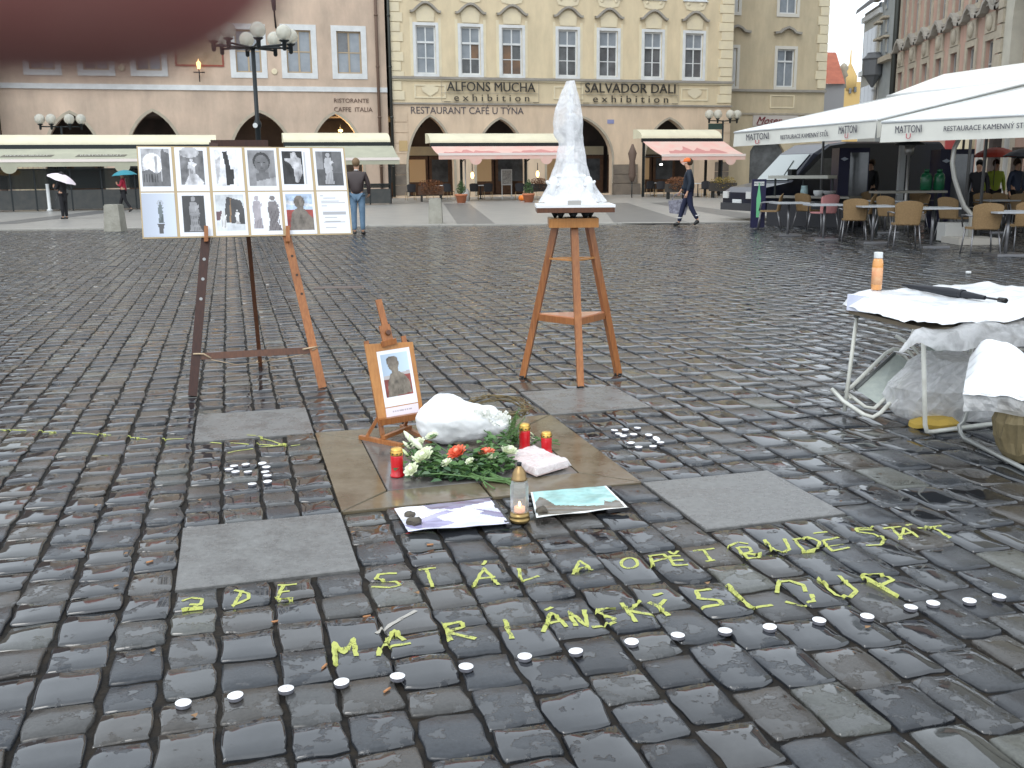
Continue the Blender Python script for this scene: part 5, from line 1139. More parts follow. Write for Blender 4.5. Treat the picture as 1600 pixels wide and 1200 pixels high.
    for an, tt in ((anL, tL), (anR, tR)):
        heel = an+(an-tt).normalized()*.04*k; heel.z = an.z-.035*k
        part(T, skin_mesh('shoe', [(an,.05*k),(an+(tt-an)*.3-Vector((0,0,.03*k)),.048*k),(tt+Vector((0,0,.012*k)),.040*k),(heel,.036*k)], [(0,1),(1,2),(1,3)], shoes), 'shoe', None)
    mb = MB(); c = V(0,.0,1.695); mb.sphere(c, .108*k, 14, 10, sc=(.86,1.0,1.0)); mb.v = [(x, y-(.02*k), z) for x, y, z in mb.v]
    # keep only the back and the top for the hair cap
    hv = [Vector(v) for v in mb.v]; mf = [(f, s) for f, s in zip(mb.f, mb.sm) if not (sum(hv[i].y for i in f)/4 > c.y+.035*k and sum(hv[i].z for i in f)/4 < c.z+.045*k) and sum(hv[i].z for i in f)/4 > c.z-.08*k]
    mb.f = [f for f, s in mf]; mb.sm = [s for f, s in mf]; mb.m = [0]*len(mf)
    part(T, mb, 'hair', hairs[hair])
    for sx in (-1, 1): mb = MB(); mb.sphere(V(sx*.032,.105,1.67), .009*k, 6, 5); part(T, mb, 'eye', hairs['black'])
    if collar: part(T, skin_mesh('collar', [(V(0,-.01,1.49),.075*k),(V(0,-.01,1.54),.072*k)], [(0,1)], collar), 'collar', None)
    T.k = k; T.V = V; T.pts = dict(hL=hL, hR=hR, hc=hc); return T
leather = mat('jacket_leather', (.045,.032,.032), .5); jeans = mat('jeans', (.09,.16,.24), .8, col2=(.14,.22,.31), nscale=8)
blackc = mat('black_cloth', (.012,.012,.015), .8); navyc = mat('navy_workwear', (.012,.02,.035), .7); redc = mat('red_coat', (.40,.02,.05), .7); shoe_b = mat('shoe_black', (.012,.012,.012), .4)
g = G(561, 367); pm = person('man in brown leather jacket and jeans, back turned, right of the photo board', g, radians(-4), 1.78, coat=leather, trousers=jeans, shoes=shoe_b, hair='fair', collar=mat('collar_white', (.6,.6,.6), .8), coat_len=.92, build=1.12, armL=((.27,.02,1.16),(.26,.10,.93),(.22,.16,.9)), armR=((-.27,.02,1.16),(-.26,.10,.93),(-.22,.16,.9)))
g = G(1075, 353); pw = person('worker in dark blue clothes and orange cap walking left with a bag', g, radians(82), 1.73, stride=.32, coat=navyc, trousers=mat('navy_trousers', (.012,.016,.045), .8), shoes=shoe_b, hair='brown', coat_len=.86, build=1.15, lean=.05, armL=((.24,.06,1.15),(.25,.20,.95),(.25,.24,.87)), armR=((-.25,-.03,1.13),(-.25,.05,.90),(-.25,.08,.82)))
c = pw.V(0,.02,1.70); mb = MB(); mb.lathe([(.112,-.005),(.113,.03),(.095,.075),(.05,.10),(.01,.107)], c, 14); mb.slab([c+Vector((-.07,.08,.0)), c+Vector((.07,.08,.0)), c+Vector((.05,.19,-.015)), c+Vector((-.05,.19,-.015))], (0,0,.012)); part(pw, mb, 'cap', mat('cap_orange', (.75,.16,.03), .6))
for sx, yy in ((.10, .32*.78), (-.10, -.32*.80)): mb = MB(); zc = .20 if sx > 0 else .27; mb.lathe([(.072,0),(.072,.03)], pw.V(sx, yy*(.9), zc), 12); part(pw, mb, 'reflective_band', mat('reflective', (.6,.6,.6), .3))
hl_ = pw.o.matrix_basis @ pw.pts['hL']
hw = pw.pts['hL']; Rz = Matrix.Rotation(radians(82), 4, 'Z'); hwld = Vector(G(1075,353))+(Rz @ hw.to_4d()).to_3d()
T = thing('carrier_bag', 'grey patterned carrier bag in the worker\'s hand', 'bag', (hwld.x, hwld.y, hwld.z-.1), 'L', radians(82-90)); mb = MB()
pts = [(-.30,-.12,-.10),(.24,-.12,-.04),(.28,.12,-.04),(-.28,.12,-.10),(-.26,-.16,-.42),(.16,-.15,-.48),(.18,.15,-.48),(-.24,.16,-.42)]; mb.add(pts, [(0,1,2,3),(4,7,6,5),(0,4,5,1),(1,5,6,2),(2,6,7,3),(3,7,4,0)])
part(T, mb, 'sack', mat('bag_grey', (.10,.10,.13), .6, col2=(.26,.26,.31), nscale=18)); mb = MB(); mb.tube([(-.2,-.1,-.08),(-.12,-.04,.06),(0,0,.1),(.1,-.04,.07),(.18,-.1,-.05)], .012, 5); part(T, mb, 'handle', MATS['bag_grey'])
def umbrella(label, c, r, m, tilt, shaft, rz=0):
    T = thing('umbrella', label, 'umbrella', c, 'L', rz); mb = MB(); n = 8; R = Matrix.Rotation(tilt, 3, 'Y'); rows = 4; o = []
    for i in range(rows+1):
        t = i/rows
        for k in range(n*2):
            a = pi*k/n; rr = r*t*(1 if k % 2 == 0 else 1-.06*t); o.append(R @ Vector((rr*cos(a), rr*sin(a), .30*r*(1-t*t)*1.3-(0 if k % 2 == 0 else -.01))))
    N = 2*n; mb.add(o, [(i*N+k, i*N+(k+1) % N, (i+1)*N+(k+1) % N, (i+1)*N+k) for i in range(rows) for k in range(N)], smooth=False); part(T, mb, 'canopy', m)
    mb = MB(); a = R @ Vector((0,0,.42*r)); b_ = R @ Vector((0,0,-shaft)); mb.tube([a, b_], .009, 6); part(T, mb, 'shaft', steel)
    mb = MB()
    for k in range(8): an = pi*k/4; mb.tube([R @ Vector((0,0,.36*r)), R @ Vector((r*.5*cos(an), r*.5*sin(an), .27*r)), R @ Vector((r*.97*cos(an), r*.97*sin(an), -.005))], .005, 4)
    part(T, mb, 'ribs', steel); return T
g = G(102, 343); pu = person('woman in a long black coat standing under a white umbrella at far left', g, radians(75), 1.58, coat=blackc, trousers=blackc, shoes=shoe_b, hair='black', coat_len=.62, build=1.0, armR=((-.22,.10,1.15),(-.12,.28,1.22),(-.08,.30,1.28)), armL=((.22,.08,1.15),(.14,.28,1.12),(.08,.30,1.12)))
cu_ = atY(96, 281, g.y); umbrella('white umbrella tilted over the woman in black', (cu_.x, g.y, cu_.z-.0), .50, mat('umbrella_white', (.78,.70,.74), .6), radians(22), .75)
g = G(196, 332); pr = person('person in a red coat walking under a teal umbrella beside the photo board', g, radians(100), 1.62, stride=.35, coat=redc, trousers=blackc, shoes=shoe_b, hair='black', armR=((-.2,.08,1.15),(-.1,.22,1.22),(-.06,.24,1.28)))
cu_ = atY(196, 274, g.y); umbrella('teal umbrella above the red coat', (cu_.x, g.y-.1, cu_.z), .52, mat('umbrella_teal', (.02,.22,.28), .5), radians(-4), .7)
# guests and passers by behind the right terrace
g = G(1553, 345); g = Vector((atY(1553,300,26).x, 26, 0)); person('person in a yellow green rain jacket under the red umbrella behind the terrace', g, radians(170), 1.62, coat=mat('coat_lime', (.35,.45,.05), .6), trousers=blackc, shoes=shoe_b, hair='brown')
cu_ = atY(1553, 246, 26); umbrella('red umbrella above the green jacket behind the terrace', (cu_.x, 25.9, cu_.z), .62, mat('umbrella_red', (.50,.05,.03), .5), 0, .7)
g = Vector((atY(1527,300,24).x, 24, 0)); person('dark clothed person left of the red umbrella behind the terrace', g, radians(150), 1.6, coat=blackc, trousers=blackc, shoes=shoe_b, hair='black')
g = Vector((atY(1586,300,25).x, 25, 0)); person('person in dark blue under a grey umbrella at the right picture edge', g, radians(200), 1.62, coat=mat('coat_blue', (.02,.03,.06), .7), trousers=blackc, shoes=shoe_b, hair='brown')
cu_ = atY(1600, 247, 25); umbrella('dark grey umbrella at the right picture edge', (cu_.x, 24.9, cu_.z), .55, mat('umbrella_grey', (.05,.055,.07), .5), .1, .7)
g = G(1352, 352); person('waiter in black standing between the fridge and the van', G(1356, 349), radians(120), 1.66, coat=blackc, trousers=blackc, shoes=shoe_b, hair='brown')
# ------------------------------------------------------------------ memorial objects in front
pine = mat('wood_orange', (.40,.155,.045), .42, col2=(.28,.095,.026), nscale=6, wave=(18,18,1.2), coat=.3)
mottle(pine, 3.5, .72, 1.1, (1,1,.25))
pine2 = mat('wood_honey', (.55,.25,.07), .42, col2=(.46,.19,.05), nscale=6, wave=(14,14,1.5), coat=.2)
mottle(pine2, 4, .78, 1.08, (1,1,.3))
wood_dk = mat('wood_dark', (.055,.018,.010), .5, col2=(.035,.012,.008), nscale=6, wave=(16,16,1.2), coat=.1)
wood_br = mat('wood_brown', (.13,.048,.02), .5, col2=(.08,.03,.014), nscale=6, wave=(16,16,1.2), coat=.3)
paper = mat('paper', (.80,.82,.85), .6)
twine = mat('twine', (.50,.38,.25), .8)
# ---- picture painter: returns rows x cols linear colours
class Pic:
    def __init__(s, w, h, bg): s.w = w; s.h = h; s.a = np.ones((h, w, 3))*np.array(bg); s.X, s.Y = np.meshgrid((np.arange(w)+.5)/w, (np.arange(h)+.5)/h)
    def put(s, m, c, soft=None):
        c = np.array(c, float); m = m.astype(float)[..., None]; s.a = s.a*(1-m)+c*m; return s
    def el(s, cx, cy, rx, ry, c, rot=0):
        dx = s.X-cx; dy = s.Y-cy; u = dx*cos(rot)+dy*sin(rot); v = -dx*sin(rot)+dy*cos(rot); return s.put((u/rx)**2+(v/ry)**2 < 1, c)
    def poly(s, pts, c):
        m = np.zeros(s.X.shape, bool); n = len(pts)
        for i in range(n):
            (x0, y0), (x1, y1) = pts[i], pts[(i+1) % n]
            if y0 == y1: continue
            cr = ((s.Y >= min(y0, y1)) & (s.Y < max(y0, y1))) & (s.X < x0+(s.Y-y0)*(x1-x0)/(y1-y0)); m ^= cr
        return s.put(m, c)
    def rc(s, x0, y0, x1, y1, c): return s.put((s.X > x0) & (s.X < x1) & (s.Y > y0) & (s.Y < y1), c)
    def tex(s, amp, k, seed, region=None):
        r = np.random.RandomState(seed); n = np.zeros(s.X.shape)
        for j in range(5):
            g_ = r.rand(int(k*2**j)+2, int(k*2**j)+2); xi = s.X*(g_.shape[1]-1.001); yi = s.Y*(g_.shape[0]-1.001); x0 = xi.astype(int); y0 = yi.astype(int); fx = xi-x0; fy = yi-y0
            n += (g_[y0, x0]*(1-fx)*(1-fy)+g_[y0, x0+1]*fx*(1-fy)+g_[y0+1, x0]*(1-fx)*fy+g_[y0+1, x0+1]*fx*fy-.5)/1.6**j
        f = 1+amp*n[..., None]; b = s.a*f
        if region is not None: b = np.where(region[..., None], b, s.a)
        s.a = np.clip(b, 0, 1); return s
pic_mat = attr_mat('printed_picture', .35)
def picture(T, name, pic, P00, P10, P11, P01, label=None, lift=None):
    """pic shown on the quad TL, TR, BR, BL"""
    w, h = pic.w, pic.h; tl, tr, br, bl = [Vector(p) for p in (P00, P10, P11, P01)]; nrm = (tr-tl).cross(bl-tl).normalized()
    if lift: tl, tr, br, bl = [p+nrm*lift for p in (tl, tr, br, bl)]
    vs = []
    for j in range(h+1):
        for i in range(w+1):
            u = i/w; v = j/h; p = tl*(1-u)*(1-v)+tr*u*(1-v)+br*u*v+bl*(1-u)*v; vs.append((p.x-T.off[0], p.y-T.off[1], p.z-T.off[2]))
    fs = [(j*(w+1)+i, (j+1)*(w+1)+i, (j+1)*(w+1)+i+1, j*(w+1)+i+1) for j in range(h) for i in range(w)]
    me = bpy.data.meshes.new(name); me.from_pydata(vs, [], fs); me.materials.append(pic_mat)
    ca = me.color_attributes.new('Col', 'FLOAT_COLOR', 'CORNER'); c = np.ones((w*h, 4, 4)); c[:, :, :3] = pic.a.reshape(-1, 1, 3); ca.data.foreach_set('color', c.astype(np.float32).ravel())
    return part(T, me, name, None, label)
W_ = (.80,.82,.86)
def g_(v): return (v, v, v*1.04)
def statue(p, cx, y0, y1, wd, c, seed, halo=None, lean=0):
    h = y1-y0
    if halo: p.el(cx, y0+h*.07, wd*.5, wd*.42, halo); p.el(cx, y0+h*.07, wd*.42, wd*.35, p.a[0, 0])
    p.el(cx, y0+h*.08, wd*.20, h*.075, c); p.poly([(cx-wd*.3, y0+h*.17), (cx+wd*.28, y0+h*.16), (cx+wd*.36+lean, y0+h*.5), (cx+wd*.3, y0+h*.75), (cx+wd*.5+lean, y1), (cx-wd*.45, y1), (cx-wd*.3, y0+h*.7), (cx-wd*.42, y0+h*.4)], c)
    p.poly([(cx+wd*.1, y0+h*.3), (cx+wd*.46, y0+h*.24), (cx+wd*.5, y0+h*.32), (cx+wd*.15, y0+h*.42)], tuple(q*1.25 for q in c))
    for k in range(5): x = cx-wd*.3+k*wd*.15; p.poly([(x, y0+h*.45), (x+wd*.03, y0+h*.45), (x+wd*.1+lean, y1), (x+wd*.05+lean, y1)], tuple(q*.6 for q in c))
    return p
def pic_make(k):
    p = Pic(40, 54, W_); m = (.07, .05, .93, .88)
    def frame(x0, y0, x1, y1, c): p.rc(x0, y0, x1, y1, c); return (p.X > x0) & (p.X < x1) & (p.Y > y0) & (p.Y < y1)
    if k == 0:
        r = frame(.07,.04,.93,.88,g_(.45)); p.el(.4,.38,.3,.25,(.8,.8,.83)); p.poly([(.07,.55),(.3,.5),(.5,.6),(.65,.55),(.65,.88),(.07,.88)], g_(.16)); p.poly([(.68,.1),(.73,.02),(.78,.1),(.93,.15),(.93,.88),(.66,.88)], g_(.14)); p.rc(.48,.2,.55,.6,g_(.35))
        for i in range(6): p.rc(.12+i*.08,.62,.15+i*.08,.8,g_(.06))
        p.tex(.7, 5, 1, r)
    elif k == 1:
        r = frame(.15,.07,.88,.86,g_(.18)); p.el(.45,.12,.3,.12,g_(.5)); statue(p, .5,.25,.75,.3,g_(.62),2); p.poly([(.25,.86),(.4,.62),(.65,.62),(.85,.8),(.8,.86)], g_(.6)); p.tex(.8, 5, 2, r)
    elif k == 2:
        r = frame(.12,.06,.82,.88,(.78,.79,.82)); p.poly([(.38,.1),(.52,.08),(.58,.35),(.6,.5),(.7,.5),(.68,.85),(.44,.87),(.46,.5)], g_(.03)); p.poly([(.14,.3),(.3,.2),(.28,.5),(.2,.8),(.14,.85)], g_(.5)); p.tex(.5, 7, 3, r)
    elif k == 3:
        r = frame(.07,.05,.93,.88,g_(.25)); p.el(.5,.32,.27,.22,g_(.05)); p.el(.5,.36,.22,.20,g_(.17)); p.rc(.40,.5,.6,.62,g_(.14)); p.poly([(.3,.60),(.7,.57),(.72,.75),(.3,.78)], g_(.15)); p.poly([(.3,.78),(.93,.68),(.93,.88),(.3,.88)], g_(.38))
        for ex in (.42,.58): p.el(ex,.34,.035,.012,g_(.03))
        p.poly([(.49,.35),(.52,.35),(.54,.43),(.47,.43)], g_(.24)); p.el(.5,.47,.06,.015,g_(.07)); p.tex(.5, 5, 4, r)
    elif k == 4:
        r = frame(.08,.08,.72,.85,g_(.03)); p.poly([(.35,.12),(.5,.08),(.55,.2),(.68,.25),(.7,.6),(.55,.82),(.45,.8),(.42,.5),(.3,.35),(.15,.3),(.15,.25),(.35,.25)], g_(.45)); p.rc(.78,.1,.82,.85,g_(.55)); p.tex(1.0, 6, 5, (p.X > .15) & (p.X < .72) & (p.Y > .08) & (p.Y < .85))
    elif k == 5:
        r = frame(.08,.07,.92,.88,g_(.09)); p.rc(.08,.07,.3,.5,g_(.22)); p.rc(.6,.07,.92,.6,g_(.14)); statue(p, .47,.1,.86,.34,g_(.42),6); p.tex(.5, 5, 6, r)
    elif k == 6:
        p.a[:] = np.array((.55,.60,.70)); 
        p.a *= (1+.3*(p.X[..., None]-.5)); statue(p, .55,.20,.68,.18,(.16,.19,.20),7, halo=(.4,.42,.42)); p.poly([(.42,.70),(.66,.70),(.62,.76),(.60,.92),(.48,.92),(.46,.76)], g_(.10)); p.rc(0,0,1,.02,W_)
    elif k == 7:
        r = frame(.13,.07,.80,.90,g_(.065)); statue(p, .46,.09,.88,.34,g_(.30),8, lean=.06); p.tex(.35, 5, 8, r)
    elif k == 8:
        r = frame(.05,.05,.92,.88,(.6,.63,.66)); p.poly([(.40,.10),(.85,.2),(.92,.4),(.92,.75),(.35,.7),(.32,.45)], g_(.07)); p.poly([(.5,.15),(.54,.15),(.5,.7),(.45,.7)], (.25,.16,.09)); p.poly([(.05,.45),(.3,.42),(.3,.62),(.05,.65)], (.13,.08,.09)); statue(p, .27,.42,.84,.22,(.62,.62,.62),9); statue(p, .7,.40,.75,.16,(.6,.6,.6),10); p.tex(.4, 5, 9, r)
    elif k == 9:
        statue(p, .24,.08,.85,.34,(.40,.37,.40),11); statue(p, .74,.08,.90,.40,(.20,.185,.19),12, lean=.06); p.tex(.3, 6, 11, p.a[..., 0] < .6)
    elif k == 10:
        r = frame(.08,.05,.93,.90,(.42,.52,.66)); p.poly([(.08,.42),(.93,.42),(.93,.9),(.08,.9)], (.30,.06,.05)); p.poly([(.08,.2),(.93,.3),(.93,.36),(.08,.3)], (.60,.62,.66)); c = (.19,.165,.14); p.el(.5,.24,.17,.15,c); p.rc(.42,.3,.62,.42,c); p.poly([(.25,.48),(.42,.38),(.65,.4),(.8,.55),(.93,.65),(.93,.9),(.15,.9),(.2,.65)], c); p.el(.56,.25,.06,.09,(.26,.23,.20)); p.tex(.7, 7, 12, r & (p.Y > .1))
    else:
        for i, (y, a, b) in enumerate(((.07,.1,.85),(.10,.1,.2),(.15,.2,.6),(.20,.12,.75),(.225,.12,.7),(.26,.12,.9),(.29,.12,.9),(.31,.12,.9),(.34,.12,.3),(.44,.15,.9),(.46,.15,.9),(.48,.15,.9),(.50,.15,.9),(.52,.15,.9),(.54,.15,.9),(.61,.2,.6),(.64,.15,.85),(.71,.2,.7),(.73,.15,.85),(.79,.15,.7),(.86,.2,.55))):
            p.rc(a, y, b, y+.012, g_(.42))
    return p

# ---- large easel with the photo board
FL = G(301, 619); FR = G(504, 606); FB = G(407, 572)
TE_ = thing('large_easel', 'large dark wooden easel with one orange leg carrying the photo board', 'easel', (FL+FR+FB)/3)
xd = (FR-FL).normalized(); back = Vector((-xd.y, xd.x, 0)); tilt = radians(13); upv = back*sin(tilt)+Vector((0,0,cos(tilt))); nrm = (xd.cross(upv)).normalized()
if nrm.dot(CAM-FL) < 0: nrm = -nrm
PLN = lambda px, py, off=0: onp(px, py, FL+nrm*off, nrm)
tl = PLN(334, 224); tr = PLN(415.5, 231)
def leg(p, q, w, m): mb = MB(); mb.bar(p, q, w, .03, up=nrm, mi=0); return part(TE_, mb, 'leg', m)
leg(FL+Vector((0,0,.002)), tl, .058, wood_dk); lr = leg(FR+Vector((0,0,.002)), tr, .056, pine); lr['label'] = 'orange varnished right leg'
hd_ = (tl+tr)/2; mb = MB(); mb.bar(FB+Vector((0,0,.002)), hd_-nrm*.05, .05, .03, up=xd); part(TE_, mb, 'leg', wood_br)
mb = MB(); mb.bar(PLN(329,223.5,.0)-nrm*.02, PLN(419,223.5,.0)-nrm*.02, .035, .05, up=(0,0,1)); part(TE_, mb, 'head_rail', wood_dk)
ca2 = PLN(313, 557, -.005); cb2 = PLN(489, 547, -.005); mb = MB(); mb.bar(ca2, cb2, .045, .028, up=nrm); part(TE_, mb, 'crossbar', wood_br)
for a, b, c in ((PLN(302,553,.02), PLN(318,553,.02), PLN(330,560,.01)), (PLN(473,546,.02), PLN(498,541,.02), PLN(488,547,.02))):
    mb = MB(); mb.tube([a, a.lerp(b,.5)+nrm*.012, b, c], .006, 6); part(TE_, mb, 'rope_lashing', twine)
mb = MB(); mb.tube([PLN(330,562,.01), (PLN(370,570,0)+FB*.0), FB+Vector((0,0,.03))], .003, 5); mb2 = MB(); mb2.tube([FB+Vector((0,0,.03)), PLN(480,553,0)], .003, 5); part(TE_, mb, 'cord', twine); part(TE_, mb2, 'cord', twine)
mb = MB(); c = FB+Vector((0,0,.035)); mb.box(c-Vector((.028,.022,.006)), c+Vector((.028,.022,.006))); part(TE_, mb, 'rope_lashing', twine)
for (px, py) in ((319,405),(317,436),(314,467)): mb = MB(); mb.lathe([(.011,0),(.011,.002)], PLN(px, py, .0155), 10, axis=nrm); part(TE_, mb, 'peg_hole', mat('hole_pale', (.35,.36,.36), .6))
for (px, py) in ((456.5,400),(464,429.5),(471.5,459)): mb = MB(); mb.lathe([(.009,0),(.009,.002)], PLN(px, py, .0155), 10, axis=nrm); part(TE_, mb, 'peg_hole', mat('hole_dark', (.05,.03,.02), .6))
OFFB = .035
for px in (322, 449.5):
    mb = MB(); a = PLN(px+.5, 375, OFFB+.008); b = PLN(px, 353, OFFB+.025); mb.bar(PLN(px, 374, .0), PLN(px, 374, OFFB+.03), .028, .028, up=(0,0,1)); mb.bar(a+nrm*.012, b+nrm*.004, .026, .014, up=nrm); part(TE_, mb, 'peg', pine)
TBd = thing('photo_board', 'white board with twelve photographs of statues standing on the large easel', 'display board', PLN(382, 300, OFFB))
TL0, TR0, BR0, BL0 = PLN(213,228,OFFB), PLN(538,230.5,OFFB), PLN(551,366,OFFB), PLN(223,373,OFFB)
mb = MB(); mb.slab([TL0, TR0, BR0, BL0], -nrm*.012); part(TBd, mb, 'backing_board', mat('board_edge', (.50,.38,.22), .7))
def bil(u, v): return TL0*(1-u)*(1-v)+TR0*u*(1-v)+BR0*u*v+BL0*(1-u)*v
kp = 0
desc = ['old street view with a column','fountain group with figures','dark tree like fragment','dark stone head on a plinth','leaning carved fragment on black','statue in a niche','small statue with halo against pale sky','tall robed statue on black','statues in a wooden shed','two robed statues side by side','weathered bust against red roofs','sheet of printed text']
for r in range(2):
    for c in range(6):
        u0, u1 = c/6+.006, (c+1)/6-.008; v0, v1 = (.012, .492) if r == 0 else (.506, .985)
        picture(TBd, 'photo_sheet', pic_make(kp), bil(u0, v0), bil(u1, v0), bil(u1, v1), bil(u0, v1), desc[kp], lift=None)
        o = TBd.o.children[-1]
        for v in o.data.vertices: v.co += nrm*(.0015)
        kp += 1

# ---- statue stand
F1 = G(907, 605); F2 = G(817, 589); F3 = G(966, 585)
TSd = thing('sculpting_stand', 'orange wooden three legged modelling stand with a triangular shelf', 'stand', (F1+F2+F3)/3)
cen = (F1+F2+F3)/3; zt = atY(897, 353, cen.y).z; T1 = atY(897,353,F1.y+.21); T2 = atY(868,352,cen.y-.02+.1); T3 = atY(920,352,cen.y+.12)
topc = (T1+T2+T3)/3
legs = [(F1,T1),(F2,T2),(F3,T3)]
for f, t in legs: 
    out = (f-cen).normalized(); t.z = zt; mb = MB(); mb.bar(f+Vector((0,0,.004)), t, .044, .044, up=out, w2=.05); part(TSd, mb, 'leg', pine)
    mb = MB(); mb.lathe([(.026,0),(.028,.012)], f, 10); part(TSd, mb, 'foot_pad', iron)
def onleg(k, z): f, t = legs[k]; return f.lerp(t, (z-f.z)/(t.z-f.z))
zs_ = atY(905, 497, F1.y+.08).z
sh = [onleg(k, zs_) for k in range(3)]; cs = sum(sh, Vector())/3; sh2 = [cs+(p-cs)*1.02 for p in sh]
mb = MB(); mb.slab(sh2, (0,0,-.012)); part(TSd, mb, 'shelf', mat('wood_pinkish', (.55,.24,.13), .3, coat=.4))
for i in range(3): a, b = sh[i], sh[(i+1) % 3]; mb = MB(); d = (b-a).normalized(); mb.bar(a+d*.02-Vector((0,0,.03)), b-d*.02-Vector((0,0,.03)), .02, .045, up=(0,0,1)); part(TSd, mb, 'rail', pine)
zb2 = atY(905, 407, F1.y+.15).z
for i in range(3): a, b = onleg(i, zb2), onleg((i+1) % 3, zb2); mb = MB(); mb.bar(a, b, .03, .012, up=(0,0,1)); part(TSd, mb, 'brace', pine2)
tz0 = zt-.005; hb = .062
wl = (atY(933,345,cen.y).x-atY(857,345,cen.y).x)/2; cx = atY(895,345,cen.y).x; cy = cen.y+.02
mb = MB(); mb.slab([(cx-wl,cy-wl*.9,tz0),(cx+wl,cy-wl*.9,tz0),(cx+wl,cy+wl*.9,tz0),(cx-wl,cy+wl*.9,tz0)], (0,0,hb)); part(TSd, mb, 'top_block', pine2)
zk = tz0+hb
for k in range(8): 
    a = 2*pi*k/8; mb = MB(); px_, py_ = cx+wl*.72*cos(a), cy+wl*.72*sin(a); mb.lathe([(.008,0),(.028,.034)], (px_,py_,zk), 8); part(TSd, mb, 'turntable_bearing', iron)
mb = MB(); mb.lathe([(wl*.9,0),(wl*.9,.006)], (cx,cy,zk+.034), 20); part(TSd, mb, 'turntable_plate', iron)
zp = zk+.041; wp = (atY(956,327,cen.y).x-atY(838,327,cen.y).x)/2; cxp = atY(897,327,cen.y).x
mb = MB(); mb.box((cxp-wp, cy-wp*.85, zp), (cxp+wp, cy+wp*.85, zp+.032)); part(TSd, mb, 'top_board', wood_br)
# ---- white model of the column, wrapped
TM = thing('column_model', 'white plaster model of a statue column wrapped in clear plastic on the stand', 'sculpture model', (cxp, cy, zp+.033))
plaster = mat('white_plaster', (.83,.84,.84), .6, col2=(.74,.76,.78), nscale=7, bump=.002, bscale=40)
zq = zp+.033; U_ = lambda px: atY(px, 300, cy).x; Zp = lambda py: atY(890, py, cy).z
mb = MB(); wb = wp*1.02; mb.box((cxp-wb,cy-wp*.84,zq),(cxp+wb,cy+wp*.84,zq+.018)); part(TM, mb, 'base_plate', plaster)
ccx = U_(891); z1 = zq+.018
def sqstep(name, hw, z0, h, tw=0): 
    mb = MB(); a = .35
    mb.add([(ccx+s*(cos(t)*hw*1.35), cy+s*(sin(t)*hw*1.35)*.9, z) for z, s in ((z0,1),(z0+h,.92)) for t in [pi/4+pi/2*k for k in range(4)]], [(3,2,1,0),(4,5,6,7),(0,1,5,4),(1,2,6,5),(2,3,7,6),(3,0,4,7)]); return part(TM, mb, name, plaster)
zz = z1
for hw, h in ((.185,.02),(.165,.022),(.145,.022)): sqstep('step', hw, zz, h); zz += h+.0005
zb3 = zz
sqstep('pedestal', .095, zz, .12); zz += .1205; sqstep('pedestal_cornice', .108, zz, .014); zz += .0145; sqstep('upper_pedestal', .055, zz, .075); zz += .0755
ztopst = Zp(130); zcap = Zp(185)
mb = MB(); mb.lathe([(.030,0),(.034,.012),(.026,.022),(.025,zcap-zz-.02),(.021,zcap-zz)], (ccx,cy,zz), 14); part(TM, mb, 'column_shaft', plaster)
mb = MB(); mb.lathe([(.024,0),(.038,.015),(.038,.028),(.03,.034)], (ccx,cy,zcap), 12); part(TM, mb, 'capital', plaster)
hs_ = ztopst-zcap-.034
part(TM, skin_mesh('statuette', [(Vector((0,0,.0)),.024),(Vector((0,0,.05)),.022),(Vector((0,0,hs_*.55)),.020),(Vector((0,0,hs_*.75)),.018),(Vector((0,0,hs_*.92)),.013),(Vector((.022,-.012,hs_*.55)),.008)], [(0,1),(1,2),(2,3),(3,4),(3,5)], plaster), 'statuette', None).location = (ccx-TM.off[0], 0, zcap+.034-TM.off[2])
for sx, sy in ((-1,-1),(1,-1),(-1,1),(1,1)):                       # corner groups of angels
    p = Vector((sx*.125, sy*.11, zb3-TM.off[2]-.02)); rr = random.Random(sx*3+sy)
    nodes = [(p,.034),(p+Vector((0,0,.06)),.030),(p+Vector((-sx*.01,0,.11)),.024),(p+Vector((-sx*.01,0,.145)),.017),(p+Vector((sx*.025,-.01,.09)),.012),(p+Vector((sx*.035,-.01,.115)),.009),(p+Vector((-sx*.04,-.02,.07)),.014)]
    part(TM, skin_mesh('angel_group', nodes, [(0,1),(1,2),(2,3),(2,4),(4,5),(2,6)], plaster), 'angel_group', None).location = (ccx-TM.off[0], 0, 0)
mb = MB(); mb.box((ccx-.03, cy-wp*.84-.0, z1), (ccx+.06, cy-wp*.80, z1+.03)); mb.v = [(x+.0, y, z) for x, y, z in mb.v]; part(TM, mb, 'name_plaque', mat('plaque_grey', (.45,.44,.42), .5))
